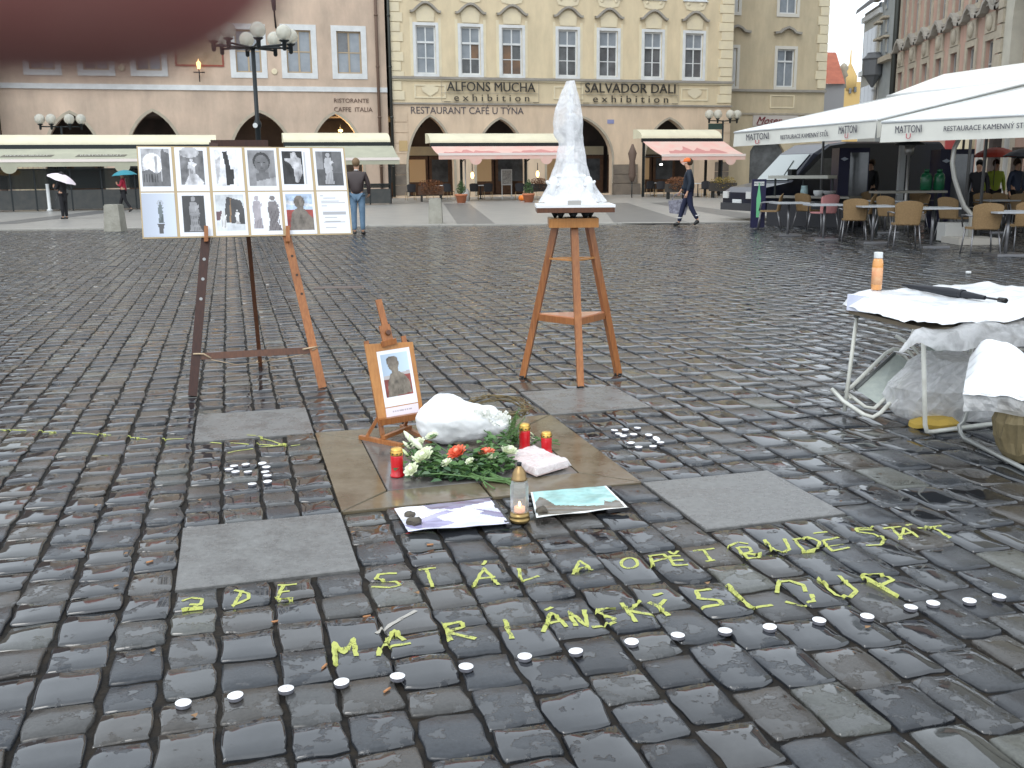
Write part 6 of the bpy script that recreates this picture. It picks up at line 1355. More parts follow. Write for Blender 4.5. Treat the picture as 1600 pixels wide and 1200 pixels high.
# plastic sheet: displaced tent round the model
clear = mat('clear_plastic', (.92,.94,.96), .12, trans=.86, ior=1.06, spec=1.0, bump=.004, bscale=30)
def alpha_sheet(name, col, alpha, rough=.15):
    if name in MATS: return MATS[name]
    m = bpy.data.materials.new(name); m.use_nodes = True; t = m.node_tree; p = t.nodes['Principled BSDF']; p.inputs['Base Color'].default_value = col+(1,); p.inputs['Roughness'].default_value = rough
    tc = t.nodes.new('ShaderNodeTexCoord'); n = t.nodes.new('ShaderNodeTexNoise'); n.inputs['Scale'].default_value = 9; n.inputs['Detail'].default_value = 6; n.inputs['Distortion'].default_value = 1.5; t.links.new(tc.outputs['Object'], n.inputs[0])
    r = t.nodes.new('ShaderNodeMapRange'); r.inputs[1].default_value = .35; r.inputs[2].default_value = .68; r.inputs[3].default_value = max(0, alpha-.2); r.inputs[4].default_value = min(1, alpha+.25); t.links.new(n.outputs[0], r.inputs[0]); 
    tr_ = t.nodes.new('ShaderNodeBsdfTransparent'); tl_ = t.nodes.new('ShaderNodeBsdfTranslucent'); tl_.inputs[0].default_value = col+(1,); m1 = t.nodes.new('ShaderNodeMixShader'); m1.inputs[0].default_value = .5; m2 = t.nodes.new('ShaderNodeMixShader'); t.links.new(p.outputs[0], m1.inputs[1]); t.links.new(tl_.outputs[0], m1.inputs[2]); t.links.new(r.outputs[0], m2.inputs[0]); t.links.new(tr_.outputs[0], m2.inputs[1]); t.links.new(m1.outputs[0], m2.inputs[2]); t.links.new(m2.outputs[0], t.nodes['Material Output'].inputs[0])
    b = t.nodes.new('ShaderNodeBump'); b.inputs['Distance'].default_value = .01; t.links.new(n.outputs[0], b.inputs['Height']); t.links.new(b.outputs[0], p.inputs['Normal']); MATS[name] = m; return m
film = alpha_sheet('plastic_film', (.97,.97,.98), .56)
film_d = alpha_sheet('plastic_film_dense', (.86,.87,.88), .66, .22)
def crumple(name, c, rings, n, amp, m, T, seed=0, cap=True, freq=1.0):
    """closed skin given by rings (z, left, right, front, back); creased by noise"""
    mb = MB(); o = Vector((seed*3.1, seed*1.7, 0)); 
    for z, l, r_, f, b in rings:
        for k in range(n):
            a = 2*pi*k/n; ca, sa = cos(a), sin(a); x = (r_ if ca > 0 else l)*ca; y = (b if sa > 0 else f)*sa
            p = Vector((x, y, z)); nn = mnoise.noise(Vector((ca*2.2*freq, sa*2.2*freq, z*9*freq))+o)+.6*mnoise.noise(Vector((ca*6*freq, sa*6*freq, z*22*freq))+o)
            q = 1+amp*nn; mb.v.append((c[0]+x*q, c[1]+y*q, c[2]+z+(.02*nn*amp*5 if cap else 0)))
    R = len(rings)
    for i in range(R-1):
        for k in range(n): mb.f.append((i*n+k, i*n+(k+1) % n, (i+1)*n+(k+1) % n, (i+1)*n+k)); mb.m.append(0); mb.sm.append(False)
    if cap: mb.f.append(tuple((R-1)*n+k for k in range(n))); mb.m.append(0); mb.sm.append(False)
    return mb
Ht = ztopst+.015-z1
def sil(py): # half extents (left,right) of the wrap silhouette in metres
    tb = [(127,6,6),(145,14,10),(165,22,15),(190,28,19),(210,26,19),(225,16,20),(240,20,23),(260,24,26),(275,30,30),(290,35,37),(303,42,44),(316,48,54)]
    for (a, l0, r0), (b, l1, r1) in zip(tb, tb[1:]):
        if a <= py <= b: t = (py-a)/(b-a); return l0+(l1-l0)*t, r0+(r1-r0)*t
    return tb[-1][1:]
rings = []
pys = [316,312,306,300,294,288,282,276,268,260,252,244,236,228,222,215,208,200,192,184,176,168,160,152,144,136,130,127]
mpp = cy/FPX*1.0
for py in pys:
    l, r_ = sil(py); z = max(z1+.003, Zp(py))-z1; rings.append((z, l*mpp, r_*mpp, min(.20, (l+r_)/2*mpp*.9), min(.20, (l+r_)/2*mpp*.9)))
part(TM, crumple('plastic_wrap', (ccx, cy, z1), rings, 40, .11, film, TM, 2, freq=.8), 'plastic_wrap', film)

# ---- small easel with portrait
A = G(588, 690); sd = Vector((cos(radians(20)), sin(radians(20)), 0)); bk = Vector((-sd.y, sd.x, 0)); tl2 = radians(14); up2 = bk*sin(tl2)+Vector((0,0,cos(tl2))); n2_ = sd.cross(up2).normalized()
if n2_.dot(CAM-A) < 0: n2_ = -n2_
Q = lambda px, py, off=0: onp(px, py, A+n2_*off, n2_)
TSm = thing('small_easel', 'small honey coloured table easel holding the portrait print', 'easel', A)
def bar_(T, name, p, q, w, d, m, up): mb = MB(); mb.bar(p, q, w, d, up=up); return part(T, mb, name, m)
bar_(TSm, 'upright', Q(572,533,-.018), Q(600,694,-.02), .026, .02, pine, n2_); bar_(TSm, 'upright', Q(630,525,-.018), Q(652,640,-.02), .026, .02, pine, n2_)
bar_(TSm, 'mast', Q(591,468,-.02), Q(611,545,-.02), .034, .02, pine, n2_)
bar_(TSm, 'clamp_block', Q(600,508,.006), Q(607,537,.006), .060, .022, pine, n2_); bar_(TSm, 'clamp_lip', Q(596,538,.012), Q(619,532,.012), .02, .03, pine, (0,0,1))
mb = MB(); mb.lathe([(.014,0),(.017,.012),(.012,.022)], Q(606,520,.018), 10, axis=n2_); part(TSm, mb, 'knob', wood_br)
bar_(TSm, 'ledge', Q(593,660,.015), Q(663,648,.015), .03, .035, pine, (0,0,1))
gA0 = G(563,686); gA1 = G(630,700); gB0 = G(628,669); gB1 = G(676,693); H2 = Vector((0,0,.012))
bar_(TSm, 'runner', gA0+H2, gA1+H2, .026, .022, pine, (0,0,1)); bar_(TSm, 'runner', gB0+H2, gB1+H2, .026, .022, pine, (0,0,1))
bar_(TSm, 'cross_bar', gA0.lerp(gA1,.55)+H2*2.9, gB0.lerp(gB1,.3)+H2*2.9, .022, .02, pine, (0,0,1))
bar_(TSm, 'strut', gA0.lerp(gA1,.15)+H2*1.5, Q(592,650,-.03), .02, .016, pine, sd); bar_(TSm, 'strut', gB0.lerp(gB1,.1)+H2*1.5, Q(640,640,-.03), .02, .016, pine, sd)
TPo = thing('portrait_panel', 'portrait print of a stone bust mounted on a wooden panel on the small easel', 'picture', Q(620, 600))
c4 = [Q(569,538), Q(645,534), Q(662,647), Q(592,659)]
mb = MB(); mb.slab(c4, -n2_*.010); part(TPo, mb, 'panel', pine2)
p = Pic(44, 60, W_); r = (p.X > .10) & (p.X < .90) & (p.Y > .06) & (p.Y < .84); p.rc(.10,.06,.90,.84,(.50,.62,.76)); p.a[:, :, :] = np.where(r[..., None], p.a*(.75+.4*p.X[..., None]), p.a)
p.poly([(.1,.5),(.9,.46),(.9,.84),(.1,.84)], (.20,.05,.04)); p.poly([(.1,.46),(.9,.4),(.9,.46),(.1,.52)], (.45,.42,.42)); cb = (.17,.145,.115)
p.el(.44,.25,.17,.13,cb); p.el(.42,.20,.18,.09,(.13,.11,.09)); p.rc(.36,.33,.56,.43,cb); p.poly([(.3,.44),(.4,.38),(.55,.38),(.72,.46),(.86,.6),(.88,.80),(.16,.84),(.2,.6)], cb); p.tex(1.0, 8, 21, r & (p.Y > .12) & (p.a[..., 2] < .35))
picture(TPo, 'portrait_print', p, Q(588,550,.001), Q(639,542,.001), Q(653,628,.001), Q(602,637,.001), lift=None)
p = Pic(44, 14, (.78,.72,.78))
for i in range(18): p.rc(.2+i*.033, .38, .225+i*.033, .52, (.45,.40,.44))
picture(TPo, 'caption_card', p, Q(602.4,638.5,.001), Q(653.2,629.5,.001), Q(655,645,.001), Q(604.5,654,.001), 'small printed caption under the portrait')

# ---- plaster head
mbx = bpy.data.metaballs.new('mb'); mbo = bpy.data.objects.new('mb', mbx); COL.objects.link(mbo); mbx.resolution = .012; mbx.threshold = .6
hc0 = G(722, 700)
def ball(px, py, dy, r, sx=1, sy=1, sz=1, rot=0, neg=False):
    p = atY(px, py, hc0.y+dy); e = mbx.elements.new(); e.type = 'ELLIPSOID'; e.co = p; e.radius = r*1.55; e.size_x = sx; e.size_y = sy; e.size_z = sz; e.rotation = Quaternion((0,1,0), rot); e.use_negative = neg; e.stiffness = 2
ball(698, 666, .10, .155, .92, .9, .80); ball(678, 672, .10, .11, .9, .9, .95); ball(720, 668, .06, .11, 1, .9, .85)
ball(759, 670, .06, .118, 1.0, .9, .80, .25); ball(776, 680, .05, .065, .95, .9, .75); ball(762, 660, .02, .05, 1.1, .5, .6)     # face, chin, nose ridge
ball(786, 678, .00, .030, 1, .8, .9); ball(735, 684, .05, .08, 1.1, .9, .7)
ball(697, 642, .08, .07, 1.2, 1, .7); ball(700, 688, .08, .10, 1.2, .9, .6)
dg = bpy.context.evaluated_depsgraph_get(); dg.update(); hm = bpy.data.meshes.new_from_object(mbo.evaluated_get(dg)); bpy.data.objects.remove(mbo)
vv = [v.co.copy() for v in hm.vertices]
for v, c in zip(hm.vertices, vv):
    n = mnoise.noise(c*14)+.5*mnoise.noise(c*34); d = v.normal*(.011*n); v.co = c+d
zmn = min(v.co.z for v in hm.vertices)
for v in hm.vertices: v.co = v.co-hc0-Vector((0,0,zmn-.004))
hm.materials.clear(); hm.materials.append(plaster); hm.polygons.foreach_set('use_smooth', [True]*len(hm.polygons))
ho = bpy.data.objects.new('head_sculpture', hm); COL.objects.link(ho); ho.location = hc0; setp(ho, 'large white plaster head lying on its side among the flowers', 'sculpture')

# ---- grave candles
red_w = mat('candle_red', (.62,.012,.02), .25, coat=.5, sss=.0); gold = mat('gold_lid', (.80,.50,.13), .3, metal=.9)
def grave_candle(px, pb, pt, wpx, label, tilt=0):
    g = G(px, pb); k = g.y/cos(0)/FPX; h = atY(px, pt, g.y).z; r = wpx/2*g.length/FPX*1.0
    T = thing('grave_candle', label, 'candle', (g.x, g.y, .004), 'L', 0, group='red grave candles')
    mb = MB(); mb.lathe([(r*1.08,0),(r*1.1,.008),(r*.95,.014),(r*.93,h*.30),(r*.97,h*.50),(r*.97,h*.70),(r*.92,h*.74)], (0,0,0), 24); part(T, mb, 'jar', red_w)
    mb = MB(); mb.lathe([(r*.98,h*.74),(r*1.0,h*.76),(r*.98,h*.86),(r*.9,h*.90),(r*.92,h*.93),(r*.8,h*.97),(r*.3,h)], (0,0,0), 24); part(T, mb, 'lid', gold)
    for k in range(9): a = 2*pi*k/9; mb = MB(); c = Vector((r*.985*cos(a), r*.985*sin(a), h*.81)); mb.lathe([(r*.13,0),(r*.13,.002)], c, 6, axis=(cos(a), sin(a), 0)); part(T, mb, 'vent_hole', iron)
    return T
grave_candle(621, 745, 700, 21, 'red grave candle with gold lid at the left, before the small easel'); grave_candle(820, 704, 662, 18.5, 'red grave candle with gold lid directly right of the plaster head'); grave_candle(854, 709, 675, 18, 'shorter red grave candle behind the wrapped pink book')
# ---- glass lantern with a lit tealight
g = G(812, 815); rl = 17*g.length/FPX; hL_ = atY(812, 724, g.y).z
TG = thing('glass_lantern', 'clear glass grave lantern with gold cap and a burning tealight', 'lantern', (g.x, g.y, rest(g.x, g.y, .03)), 'L', 0)
gl_m = mat('lantern_glass', (.86,.88,.87), .10, trans=.85, ior=1.3)
brass = mat('brass', (.36,.25,.10), .3, metal=.85)
mb = MB(); mb.lathe([(rl*.8,0),(rl*1.0,.006),(rl*1.02,.018),(rl*.88,.022),(rl*.98,.028),(rl*.92,.040),(rl*.6,.046)], (0,0,0), 24); part(TG, mb, 'base', brass)
mb = MB(); zt_ = hL_*.72; mb.lathe([(rl*.86,.047),(rl*.88,.07),(rl*.88,zt_*.86),(rl*.72,zt_)], (0,0,0), 8, smooth=False); mb.f = mb.f[:-2]; mb.m = mb.m[:-2]; mb.sm = mb.sm[:-2]
mb.add([(x*.93, y*.93, z) for x, y, z in mb.v], [tuple(reversed(f)) for f in mb.f]); part(TG, mb, 'glass', gl_m)
mb = MB(); mb.lathe([(rl*.76,zt_),(rl*.80,zt_+.006),(rl*.70,zt_+.012),(rl*.66,zt_+.03),(rl*.45,zt_+.048),(rl*.26,zt_+.056),(rl*.24,zt_+.062)], (0,0,0), 20); part(TG, mb, 'cap', mat('copper_cap', (.34,.23,.11), .35, metal=.8))
mb = MB(); mb.lathe([(rl*.22,zt_+.062),(rl*.24,zt_+.068),(rl*.24,zt_+.076),(rl*.1,zt_+.078)], (0,0,0), 12); part(TG, mb, 'finial', iron)
mb = MB(); mb.lathe([(rl*.52,.047),(rl*.54,.066),(rl*.50,.066)], (0,0,0), 18); tl_ = part(TG, mb, 'tealight', mat('wax_lit', (.75,.45,.30), .5, emis=(1,.45,.25), estr=.8))
mb = MB(); mb.lathe([(.001,.068),(.0055,.075),(.005,.081),(.001,.091)], (0,0,0), 8); part(TG, mb, 'flame', mat('flame', (1,.7,.4), .5, emis=(1,.72,.42), estr=9), parent=tl_)
# ---- tealights
alu = mat('aluminium_cup', (.30,.30,.34), .4, metal=.5); wax = mat('wax_white', (.92,.92,.93), .3)
TT = thing('tealight', 'x', 'tealight', (0,0,0), 'L', 0, group='tealights')
mb = MB(); mb.lathe([(.0185,0),(.0195,.002),(.0195,.0102),(.020,.0112)], (0,0,0), 24); part(TT, mb, 'cup', alu)
mb = MB(); mb.lathe([(.0192,.0100),(.0203,.0114),(.0198,.0120),(.005,.0116)], (0,0,0), 24); part(TT, mb, 'wax', wax)
mb = MB(); mb.tube([(0,0,.0116),(.001,0,.015)], .0007, 5); part(TT, mb, 'wick', iron)
row = [(286,1097),(368,1087),(447,1076),(534,1065),(621,1057),(728,1041),(820,1023),(900,1017),(987,1002),(1059,992),(1133,985),(1203,980),(1280,967),(1355,963),(1423,949),(1458,943),(1515,937),(1561,931)]
ords = ['first','second','third','fourth','fifth','sixth','seventh','eighth','ninth']
items = []
for i, (px, py) in enumerate(row):
    n = len(row); where = ('%s tealight from the left end' % ords[i]) if i < 9 else ('%s tealight from the right end' % ords[n-1-i])
    items.append((px, py, where+' of the long row under the chalk letters', 'tealights in the long row', 1.0))
L11 = [(365.6,727,'upper bowl, left'),(384,725,'upper bowl, right'),(358,733,'far left'),(368,737,'lower left'),(387.5,737,'middle, below the upper pair'),(394,755,'lone bottom one'),(410,723.6,'top of the straight stroke'),(416,729,'second of the straight stroke'),(414.5,736.5,'third of the straight stroke'),(417.5,742.5,'fourth of the straight stroke'),(418,751.5,'foot of the straight stroke')]
for px, py, w3 in L11: items.append((px, py, 'tealight of the left figure of lights: '+w3, 'tealights laid as figures on the left', .93))
R12 = [(960,670.6,'top left corner'),(977,670,'second along the top'),(996,668,'third along the top'),(966.6,676,'second down the left slant'),(974,681,'third down the left slant'),(990,679,'centre of the cluster'),(1013.6,679,'top of the right hand loop'),(1025,686,'tilted one in the right loop'),(1032,690.7,'rightmost one'),(1020.6,695,'bottom of the right loop'),(986,692,'fourth down the slant'),(998,697,'lowest one')]
for px, py, w3 in R12: items.append((px, py, 'tealight of the right cluster by the slab: '+w3, 'tealights laid as figures on the right', .93))
for i, (px, py, lb, gr, sc_) in enumerate(items):
    q = G(px, py, .012); zz_ = rest(q.x, q.y)
    r = TT.o if i == 0 else dup(TT.o, None, None)
    r['label'] = lb; r['group'] = gr; r.location = (q.x, q.y, zz_+.0005); r.scale = (sc_*1.1, sc_*1.1, sc_*1.05)
    e = (random.uniform(-.06,.06), random.uniform(-.06,.06), random.uniform(0,6))
    if 'tilted' in lb: e = (.35, .25, 0); r.location.z += .006
    r.rotation_euler = e
# ---- flowers
leafm = mat('rose_leaf', (.045,.12,.03), .3, col2=(.12,.22,.07), nscale=18); leafm2 = mat('leaf_dusty', (.08,.16,.07), .4, col2=(.05,.11,.05), nscale=20)
stemm = mat('stem_green', (.10,.19,.06), .5); rose_w = mat('rose_white', (.80,.82,.66), .5, col2=(.72,.78,.55), nscale=40); rose_o = mat('rose_orange', (.78,.12,.05), .45, col2=(.85,.30,.18), nscale=30); lily_g = mat('lily_bud', (.55,.68,.30), .45, col2=(.78,.80,.62), nscale=20)
def leaf(mb, p, d, up, l, w):
    d = Vector(d).normalized(); s_ = d.cross(Vector(up)); s_ = s_.normalized() if s_.length > .01 else d.orthogonal().normalized(); u = s_.cross(d).normalized()
    pts = [p, p+d*l*.3+s_*w*.8+u*.004, p+d*l*.65+s_*w*.9+u*.003, p+d*l-u*l*.18, p+d*l*.65-s_*w*.9+u*.003, p+d*l*.3-s_*w*.8+u*.004, p+d*l*.3-u*.004, p+d*l*.65-u*.008]
    mb.add(pts, [(0,1,6),(1,2,7,6),(2,3,7),(3,4,7),(4,5,6,7),(5,0,6)], smooth=False)
def petal_head(T, c, d, r, m, n=11, open_=1.0, seed=0, parent=None):
    rr = random.Random(seed); d = Vector(d).normalized(); a = d.orthogonal().normalized(); b = d.cross(a); mb = MB()
    for layer in range(3):
        k_ = [n-3, n-5, 4][layer]; rad = r*[1.0,.72,.42][layer]; hh = r*[.55,.85,1.0][layer]
        for k in range(k_):
            an = 2*pi*(k+.4*layer)/k_+rr.uniform(-.1,.1); o_ = a*cos(an)+b*sin(an); t_ = -a*sin(an)+b*cos(an); wv = rad*2.6/k_*1.3
            base = c; m1 = c+o_*rad*.75+d*hh*.35; tp = c+o_*rad*(1.05*open_+.1)+d*hh*(.95)
            mb.add([base-t_*wv*.2, base+t_*wv*.2, m1+t_*wv+o_*rad*-.1, m1-t_*wv+o_*rad*-.1, tp+t_*wv*.7, tp-t_*wv*.7, tp+o_*rad*.22+d*-r*.02, m1+o_*rad*.16], [(0,1,2,7),(0,7,3),(7,2,4,6),(3,7,6,5)], smooth=True)
    mb.sphere(c+d*r*.55, r*.42, 8, 6)
    return part(T, mb, 'bloom', m, parent=parent)
def bundle(name, label, heads, tie, stems_end, leaves_c, nleaf, seed, leafmat=leafm, group=None, lsize=.045):
    rr = random.Random(seed); T = thing(name, label, 'flowers', tie, group=group)
    for i, (c, kind, r) in enumerate(heads):
        c = Vector(c); mb = MB(); e = Vector(stems_end)+Vector((rr.uniform(-.03,.03), rr.uniform(-.03,.03), rr.uniform(-.004,.012))); mid = Vector(tie)+Vector((rr.uniform(-.015,.015), rr.uniform(-.012,.012), rr.uniform(0,.012)))
        mb.tube([e, mid, mid.lerp(c,.6)+Vector((0,0,.012)), c], .0035, 5); st_ = part(T, mb, 'stem', stemm)
        d = (c-mid).normalized()*(.35 if kind in 'wo' else 1)+Vector((0,-.45,.6))
        c = c+Vector((0,-.01,.022)); r = r*1.2
        if kind == 'w': petal_head(T, c, d, r, rose_w, seed=i)
        elif kind == 'o': petal_head(T, c, d, r, rose_o, n=14, seed=i)
        else:
            mb = MB(); dd = d.normalized(); mb.lathe([(.003,-.01),(r*.55,r*.7),(r*.6,r*1.8),(r*.35,r*2.8),(.002,r*3.3)], c, 7, axis=dd); part(T, mb, 'bud', lily_g if kind == 'b' else rose_w)
    for (lc, ext, nl) in leaves_c:
        mb = MB()
        for _ in range(nl):
            p = Vector(lc)+Vector((rr.gauss(0,ext[0]), rr.gauss(0,ext[1]), abs(rr.gauss(0,ext[2])))); p.z = max(p.z, .014)
            a = rr.uniform(0, 2*pi); dv = Vector((cos(a), sin(a), rr.uniform(-.15,.5))); leaf(mb, p, dv, (rr.uniform(-.4,.4), rr.uniform(-.4,.4), 1), lsize*rr.uniform(.7,1.35), lsize*.33*rr.uniform(.8,1.2))
        part(T, mb, 'leaves', leafmat, kind='stuff')
    return T
GZ = lambda px, py, z: G(px, py, z)
bundle('white_flower_bunch', 'bunch of white roses and pale lily buds at the left below the plaster head', [(GZ(646,697,.07),'l',.02),(GZ(655,700,.075),'w',.026),(GZ(640,705,.05),'b',.012),(GZ(660,708,.06),'l',.022),(GZ(668,712,.05),'w',.022),(GZ(664,722,.05),'w',.036),(GZ(645,742,.035),'w',.026),(GZ(676,690,.09),'w',.024),(GZ(637,716,.04),'b',.013),(GZ(648,695,.09),'b',.012),(GZ(699,731,.04),'w',.02)], GZ(745,748,.02), GZ(795,752,.01), [(GZ(665,715,.02),(.06,.06,.03),60),(GZ(690,735,.02),(.09,.05,.025),110)], 0, 4)
bundle('orange_rose_bunch', 'bunch with orange roses and dark leaves in front of the plaster head', [(GZ(716,716,.07),'o',.034),(GZ(761,716,.06),'o',.028),(GZ(766,722,.05),'w',.022),(GZ(735,728,.05),'w',.016)], GZ(765,742,.02), GZ(800,757,.01), [(GZ(738,735,.02),(.10,.05,.035),150),(GZ(765,722,.03),(.06,.07,.035),90),(GZ(772,700,.05),(.035,.05,.04),30)], 0, 9, leafmat=leafm)
bundle('leafy_rose_stems', 'long stemmed leafy roses lying across the front of the plate', [(GZ(655,727,.04),'b',.012),(GZ(795,713,.045),'w',.03)], GZ(750,752,.015), GZ(768,765,.008), [(GZ(700,745,.012),(.10,.035,.02),110),(GZ(752,728,.03),(.05,.05,.03),60)], 0, 14, leafmat=leafm2)
bundle('green_stem_sheaf', 'sheaf of bare green stems behind the red candles', [(GZ(830,688,.03),'b',.006),(GZ(832,684,.03),'b',.006),(GZ(834,691,.03),'b',.005),(GZ(829,695,.02),'b',.005)], GZ(850,690,.02), GZ(872,692,.02), [(GZ(800,692,.02),(.04,.03,.02),40)], 0, 17)
# white blossoms and conifer twigs behind the head, wreath ring
T = thing('conifer_wreath', 'twig wreath with conifer sprays behind the plaster head', 'wreath', G(795, 668)); mb = MB()
cw = G(775, 655, .04)
for k in range(7):
    rr = random.Random(k); pts = [cw+Vector(((.17+.01*k*rr.random())*cos(a)+rr.uniform(-.008,.008), (.13)*sin(a)+rr.uniform(-.01,.01), .03+.05*max(0,sin(a))+rr.uniform(-.01,.01)+.006*k)) for a in [2*pi*q_/22 for q_ in range(22)]]
    mb.tube(pts, .0035, 5, closed=True)
part(T, mb, 'twig_ring', mat('twig', (.20,.15,.07), .8, col2=(.12,.09,.045), nscale=20))
mb = MB(); rr = random.Random(33)
for s_ in range(26):
    b0 = GZ(782+rr.uniform(-6,26), 672+rr.uniform(-6,20), .02+rr.uniform(0,.06)); dv = Vector((rr.uniform(-.3,1), rr.uniform(-.5,.7), rr.uniform(.2,1.2))).normalized(); l = rr.uniform(.06,.13)
    mb.tube([b0, b0+dv*l], .0015, 4)
    for q_ in range(34):
        p_ = b0+dv*l*(q_/34); e = Vector((rr.gauss(0,1), rr.gauss(0,1), rr.gauss(0,1))).normalized()*.018+dv*.012; w3 = e.orthogonal().normalized()*.0016; mb.add([p_-w3, p_+w3, p_+e], [(0,1,2)])
part(T, mb, 'conifer_sprays', mat('conifer', (.05,.12,.03), .6, col2=(.10,.19,.05), nscale=10), kind='stuff')
T = thing('white_blossom_spray', 'spray of small white blossoms resting on the plaster head', 'flowers', GZ(765,650,.2)); rr = random.Random(8); mb = MB(); stm = MB()
for q_ in range(60):
    c = atY(742+rr.uniform(0,54), 641+rr.uniform(-8,12)+ (0), hc0.y-.02+rr.uniform(-.04,.06)); c.z = atY(742, 641, hc0.y).z+rr.uniform(-.035,.025)-(c.x-atY(742,641,hc0.y).x)*.28
    for k in range(5):
        an = 2*pi*k/5+rr.random(); e = Vector((cos(an), rr.uniform(-.5,.5), sin(an)))*.013; w3 = Vector((-sin(an), 0, cos(an)))*.006; mb.add([c-w3*.4, c+e*.6+w3, c+e, c+e*.6-w3], [(0,1,2,3)])
    if q_ % 6 == 0: stm.tube([c, c+Vector((rr.uniform(.02,.08), .03, -.05)), GZ(800,672,.03)], .0015, 4)
part(T, mb, 'blossoms', mat('blossom_white', (.82,.83,.78), .5), kind='stuff'); part(T, stm, 'stems', stemm, kind='stuff')
# ---- wrapped pink book
q = [GZ(785,712,.0), GZ(834,737,.0), GZ(889,727,.0), GZ(838,703,.0)]
q = [G(786,722,.008), G(838,746,.008), G(888,731,.008), G(834,708,.008)]
T = thing('wrapped_book', 'pinkish wrapped packet in clear foil lying right of the flowers', 'packet', sum(q, Vector())/4)
mb = MB(); mb.slab([p+Vector((0,0,.04)) for p in q], (0,0,-.036)); part(T, mb, 'packet', mat('packet_pink', (.62,.45,.42), .35, col2=(.75,.66,.64), nscale=9))
cq = sum(q, Vector())/4; mb = MB(); nn = 18; ww = []
for j in range(nn+1):
    for i in range(nn+1):
        u = i/nn*1.10-.05; v = j/nn*1.10-.05; p = q[0]*(1-u)*(1-v)+q[1]*u*(1-v)+q[2]*u*v+q[3]*(1-u)*v
        e = max(0, -min(u, v, 1-u, 1-v)); p = Vector((p.x, p.y, .052-e*.55+.007*mnoise.noise(p*28)+.003*mnoise.noise(p*70))); mb.v.append(tuple(p))
for j in range(nn):
    for i in range(nn): mb.f.append((j*(nn+1)+i, j*(nn+1)+i+1, (j+1)*(nn+1)+i+1, (j+1)*(nn+1)+i)); mb.m.append(0); mb.sm.append(False)
part(T, mb, 'foil', film)
# ---- paper prints on the cobbles
def print_sheet(name, label, corners, pic, fr):
    c = [G(*p, .010) for p in corners]; T = thing(name, label, 'print', sum(c, Vector())/4); w, h = pic.w, pic.h; vs = []
    for j in range(h+1):
        for i in range(w+1):
            u = i/w; v = j/h; p = c[0]*(1-u)*(1-v)+c[1]*u*(1-v)+c[2]*u*v+c[3]*(1-u)*v; z = .0095+.0035*mnoise.noise(Vector((p.x*11, p.y*11, 3)))+.004*mnoise.noise(Vector((p.x*4, p.y*30, 7)))*(1 if v > .7 else .3); vs.append((p.x-T.off[0], p.y-T.off[1], z))
    me = bpy.data.meshes.new(name+'_sheet'); me.from_pydata(vs, [], [(j*(w+1)+i, (j+1)*(w+1)+i, (j+1)*(w+1)+i+1, j*(w+1)+i+1) for j in range(h) for i in range(w)]); me.materials.append(attr_mat('wet_print', .12, spec=.6))
    ca = me.color_attributes.new('Col', 'FLOAT_COLOR', 'CORNER'); cc = np.ones((w*h, 4, 4)); cc[:, :, :3] = pic.a.reshape(-1, 1, 3); ca.data.foreach_set('color', cc.astype(np.float32).ravel()); me.polygons.foreach_set('use_smooth', [True]*len(me.polygons))
    part(T, me, 'sheet', None)
    for a, b in fr:
        pa, pb_ = G(*a, .012), G(*b, .012); mb = MB(); mb.bar(pa, pb_, .022, .012); part(T, mb, 'black_weight', mat('slate_strip', (.02,.02,.022), .4))
    return T
p = Pic(80, 44, (.70,.72,.88)); p.tex(.15, 3, 31)
p.poly([(.3,.0),(1,.0),(1,.12),(.6,.25),(.35,.2)], (.16,.14,.22)); p.poly([(.0,.75),(.35,.55),(.5,.8),(.3,.95),(.1,.95)], (.32,.30,.48)); p.poly([(.45,.2),(.6,.15),(1,.6),(1,.8),(.8,.6)], (.22,.20,.34)); p.poly([(.3,.35),(.7,.25),(.85,.5),(.6,.75),(.4,.7)], (.78,.79,.92)); p.rc(0,0,.3,.5,(.85,.85,.9)); p.poly([(.16,.55),(.5,.3),(.55,.38),(.22,.65)], (.40,.38,.60)); p.tex(.25, 5, 32)
print_sheet('wet_print', 'soaked white and violet paper print held by two stones, left of the lantern', [(616,798),(765,781),(796,821),(638,834)], p, [((742,783),(768,779)),((770,784),(796,822))])
p = Pic(80, 44, (.36,.62,.60)); p.tex(.12, 3, 41); p.poly([(.0,.55),(.1,.2),(.25,.6),(.5,.72),(.78,.78),(.82,.62),(.88,.72),(.95,.64),(1,.75),(1,1),(0,1)], (.17,.155,.13)); p.tex(.35, 6, 42); p.rc(0,0,.02,1,(.8,.85,.85)); p.rc(0,.95,1,1,(.8,.82,.8)); p.rc(.975,0,1,1,(.8,.82,.8))
print_sheet('wet_print', 'soaked turquoise paper print of a town view, right of the lantern', [(829,772),(947,762),(981,796),(838,812)], p, [((935,763),(955,762)),((948,799),(982,794)),((836,774),(800,778))])
stone_s = mat('pebble', (.10,.085,.06), .5, col2=(.06,.05,.04), nscale=30, bump=.003, bscale=60)
for px, py, r, lb in ((640,808,.026,'small brown stone on the violet print'),(647,821,.036,'bigger dark stone on the violet print'),(847,802,.030,'brown stone on the turquoise print')):
    q_ = G(px, py, .014); mb = MB(); mb.sphere((q_.x, q_.y, .012+r*.5), r, 9, 6, sc=(1,.8,.6)); mb.v = [tuple(Vector(v)+Vector((1,1,1))*(r*.25*mnoise.noise(Vector(v)*50))) for v in mb.v]; mb.sm = [False]*len(mb.sm); single(mb, 'weight_stone', [stone_s], lb, 'stone', (q_.x, q_.y, .012))
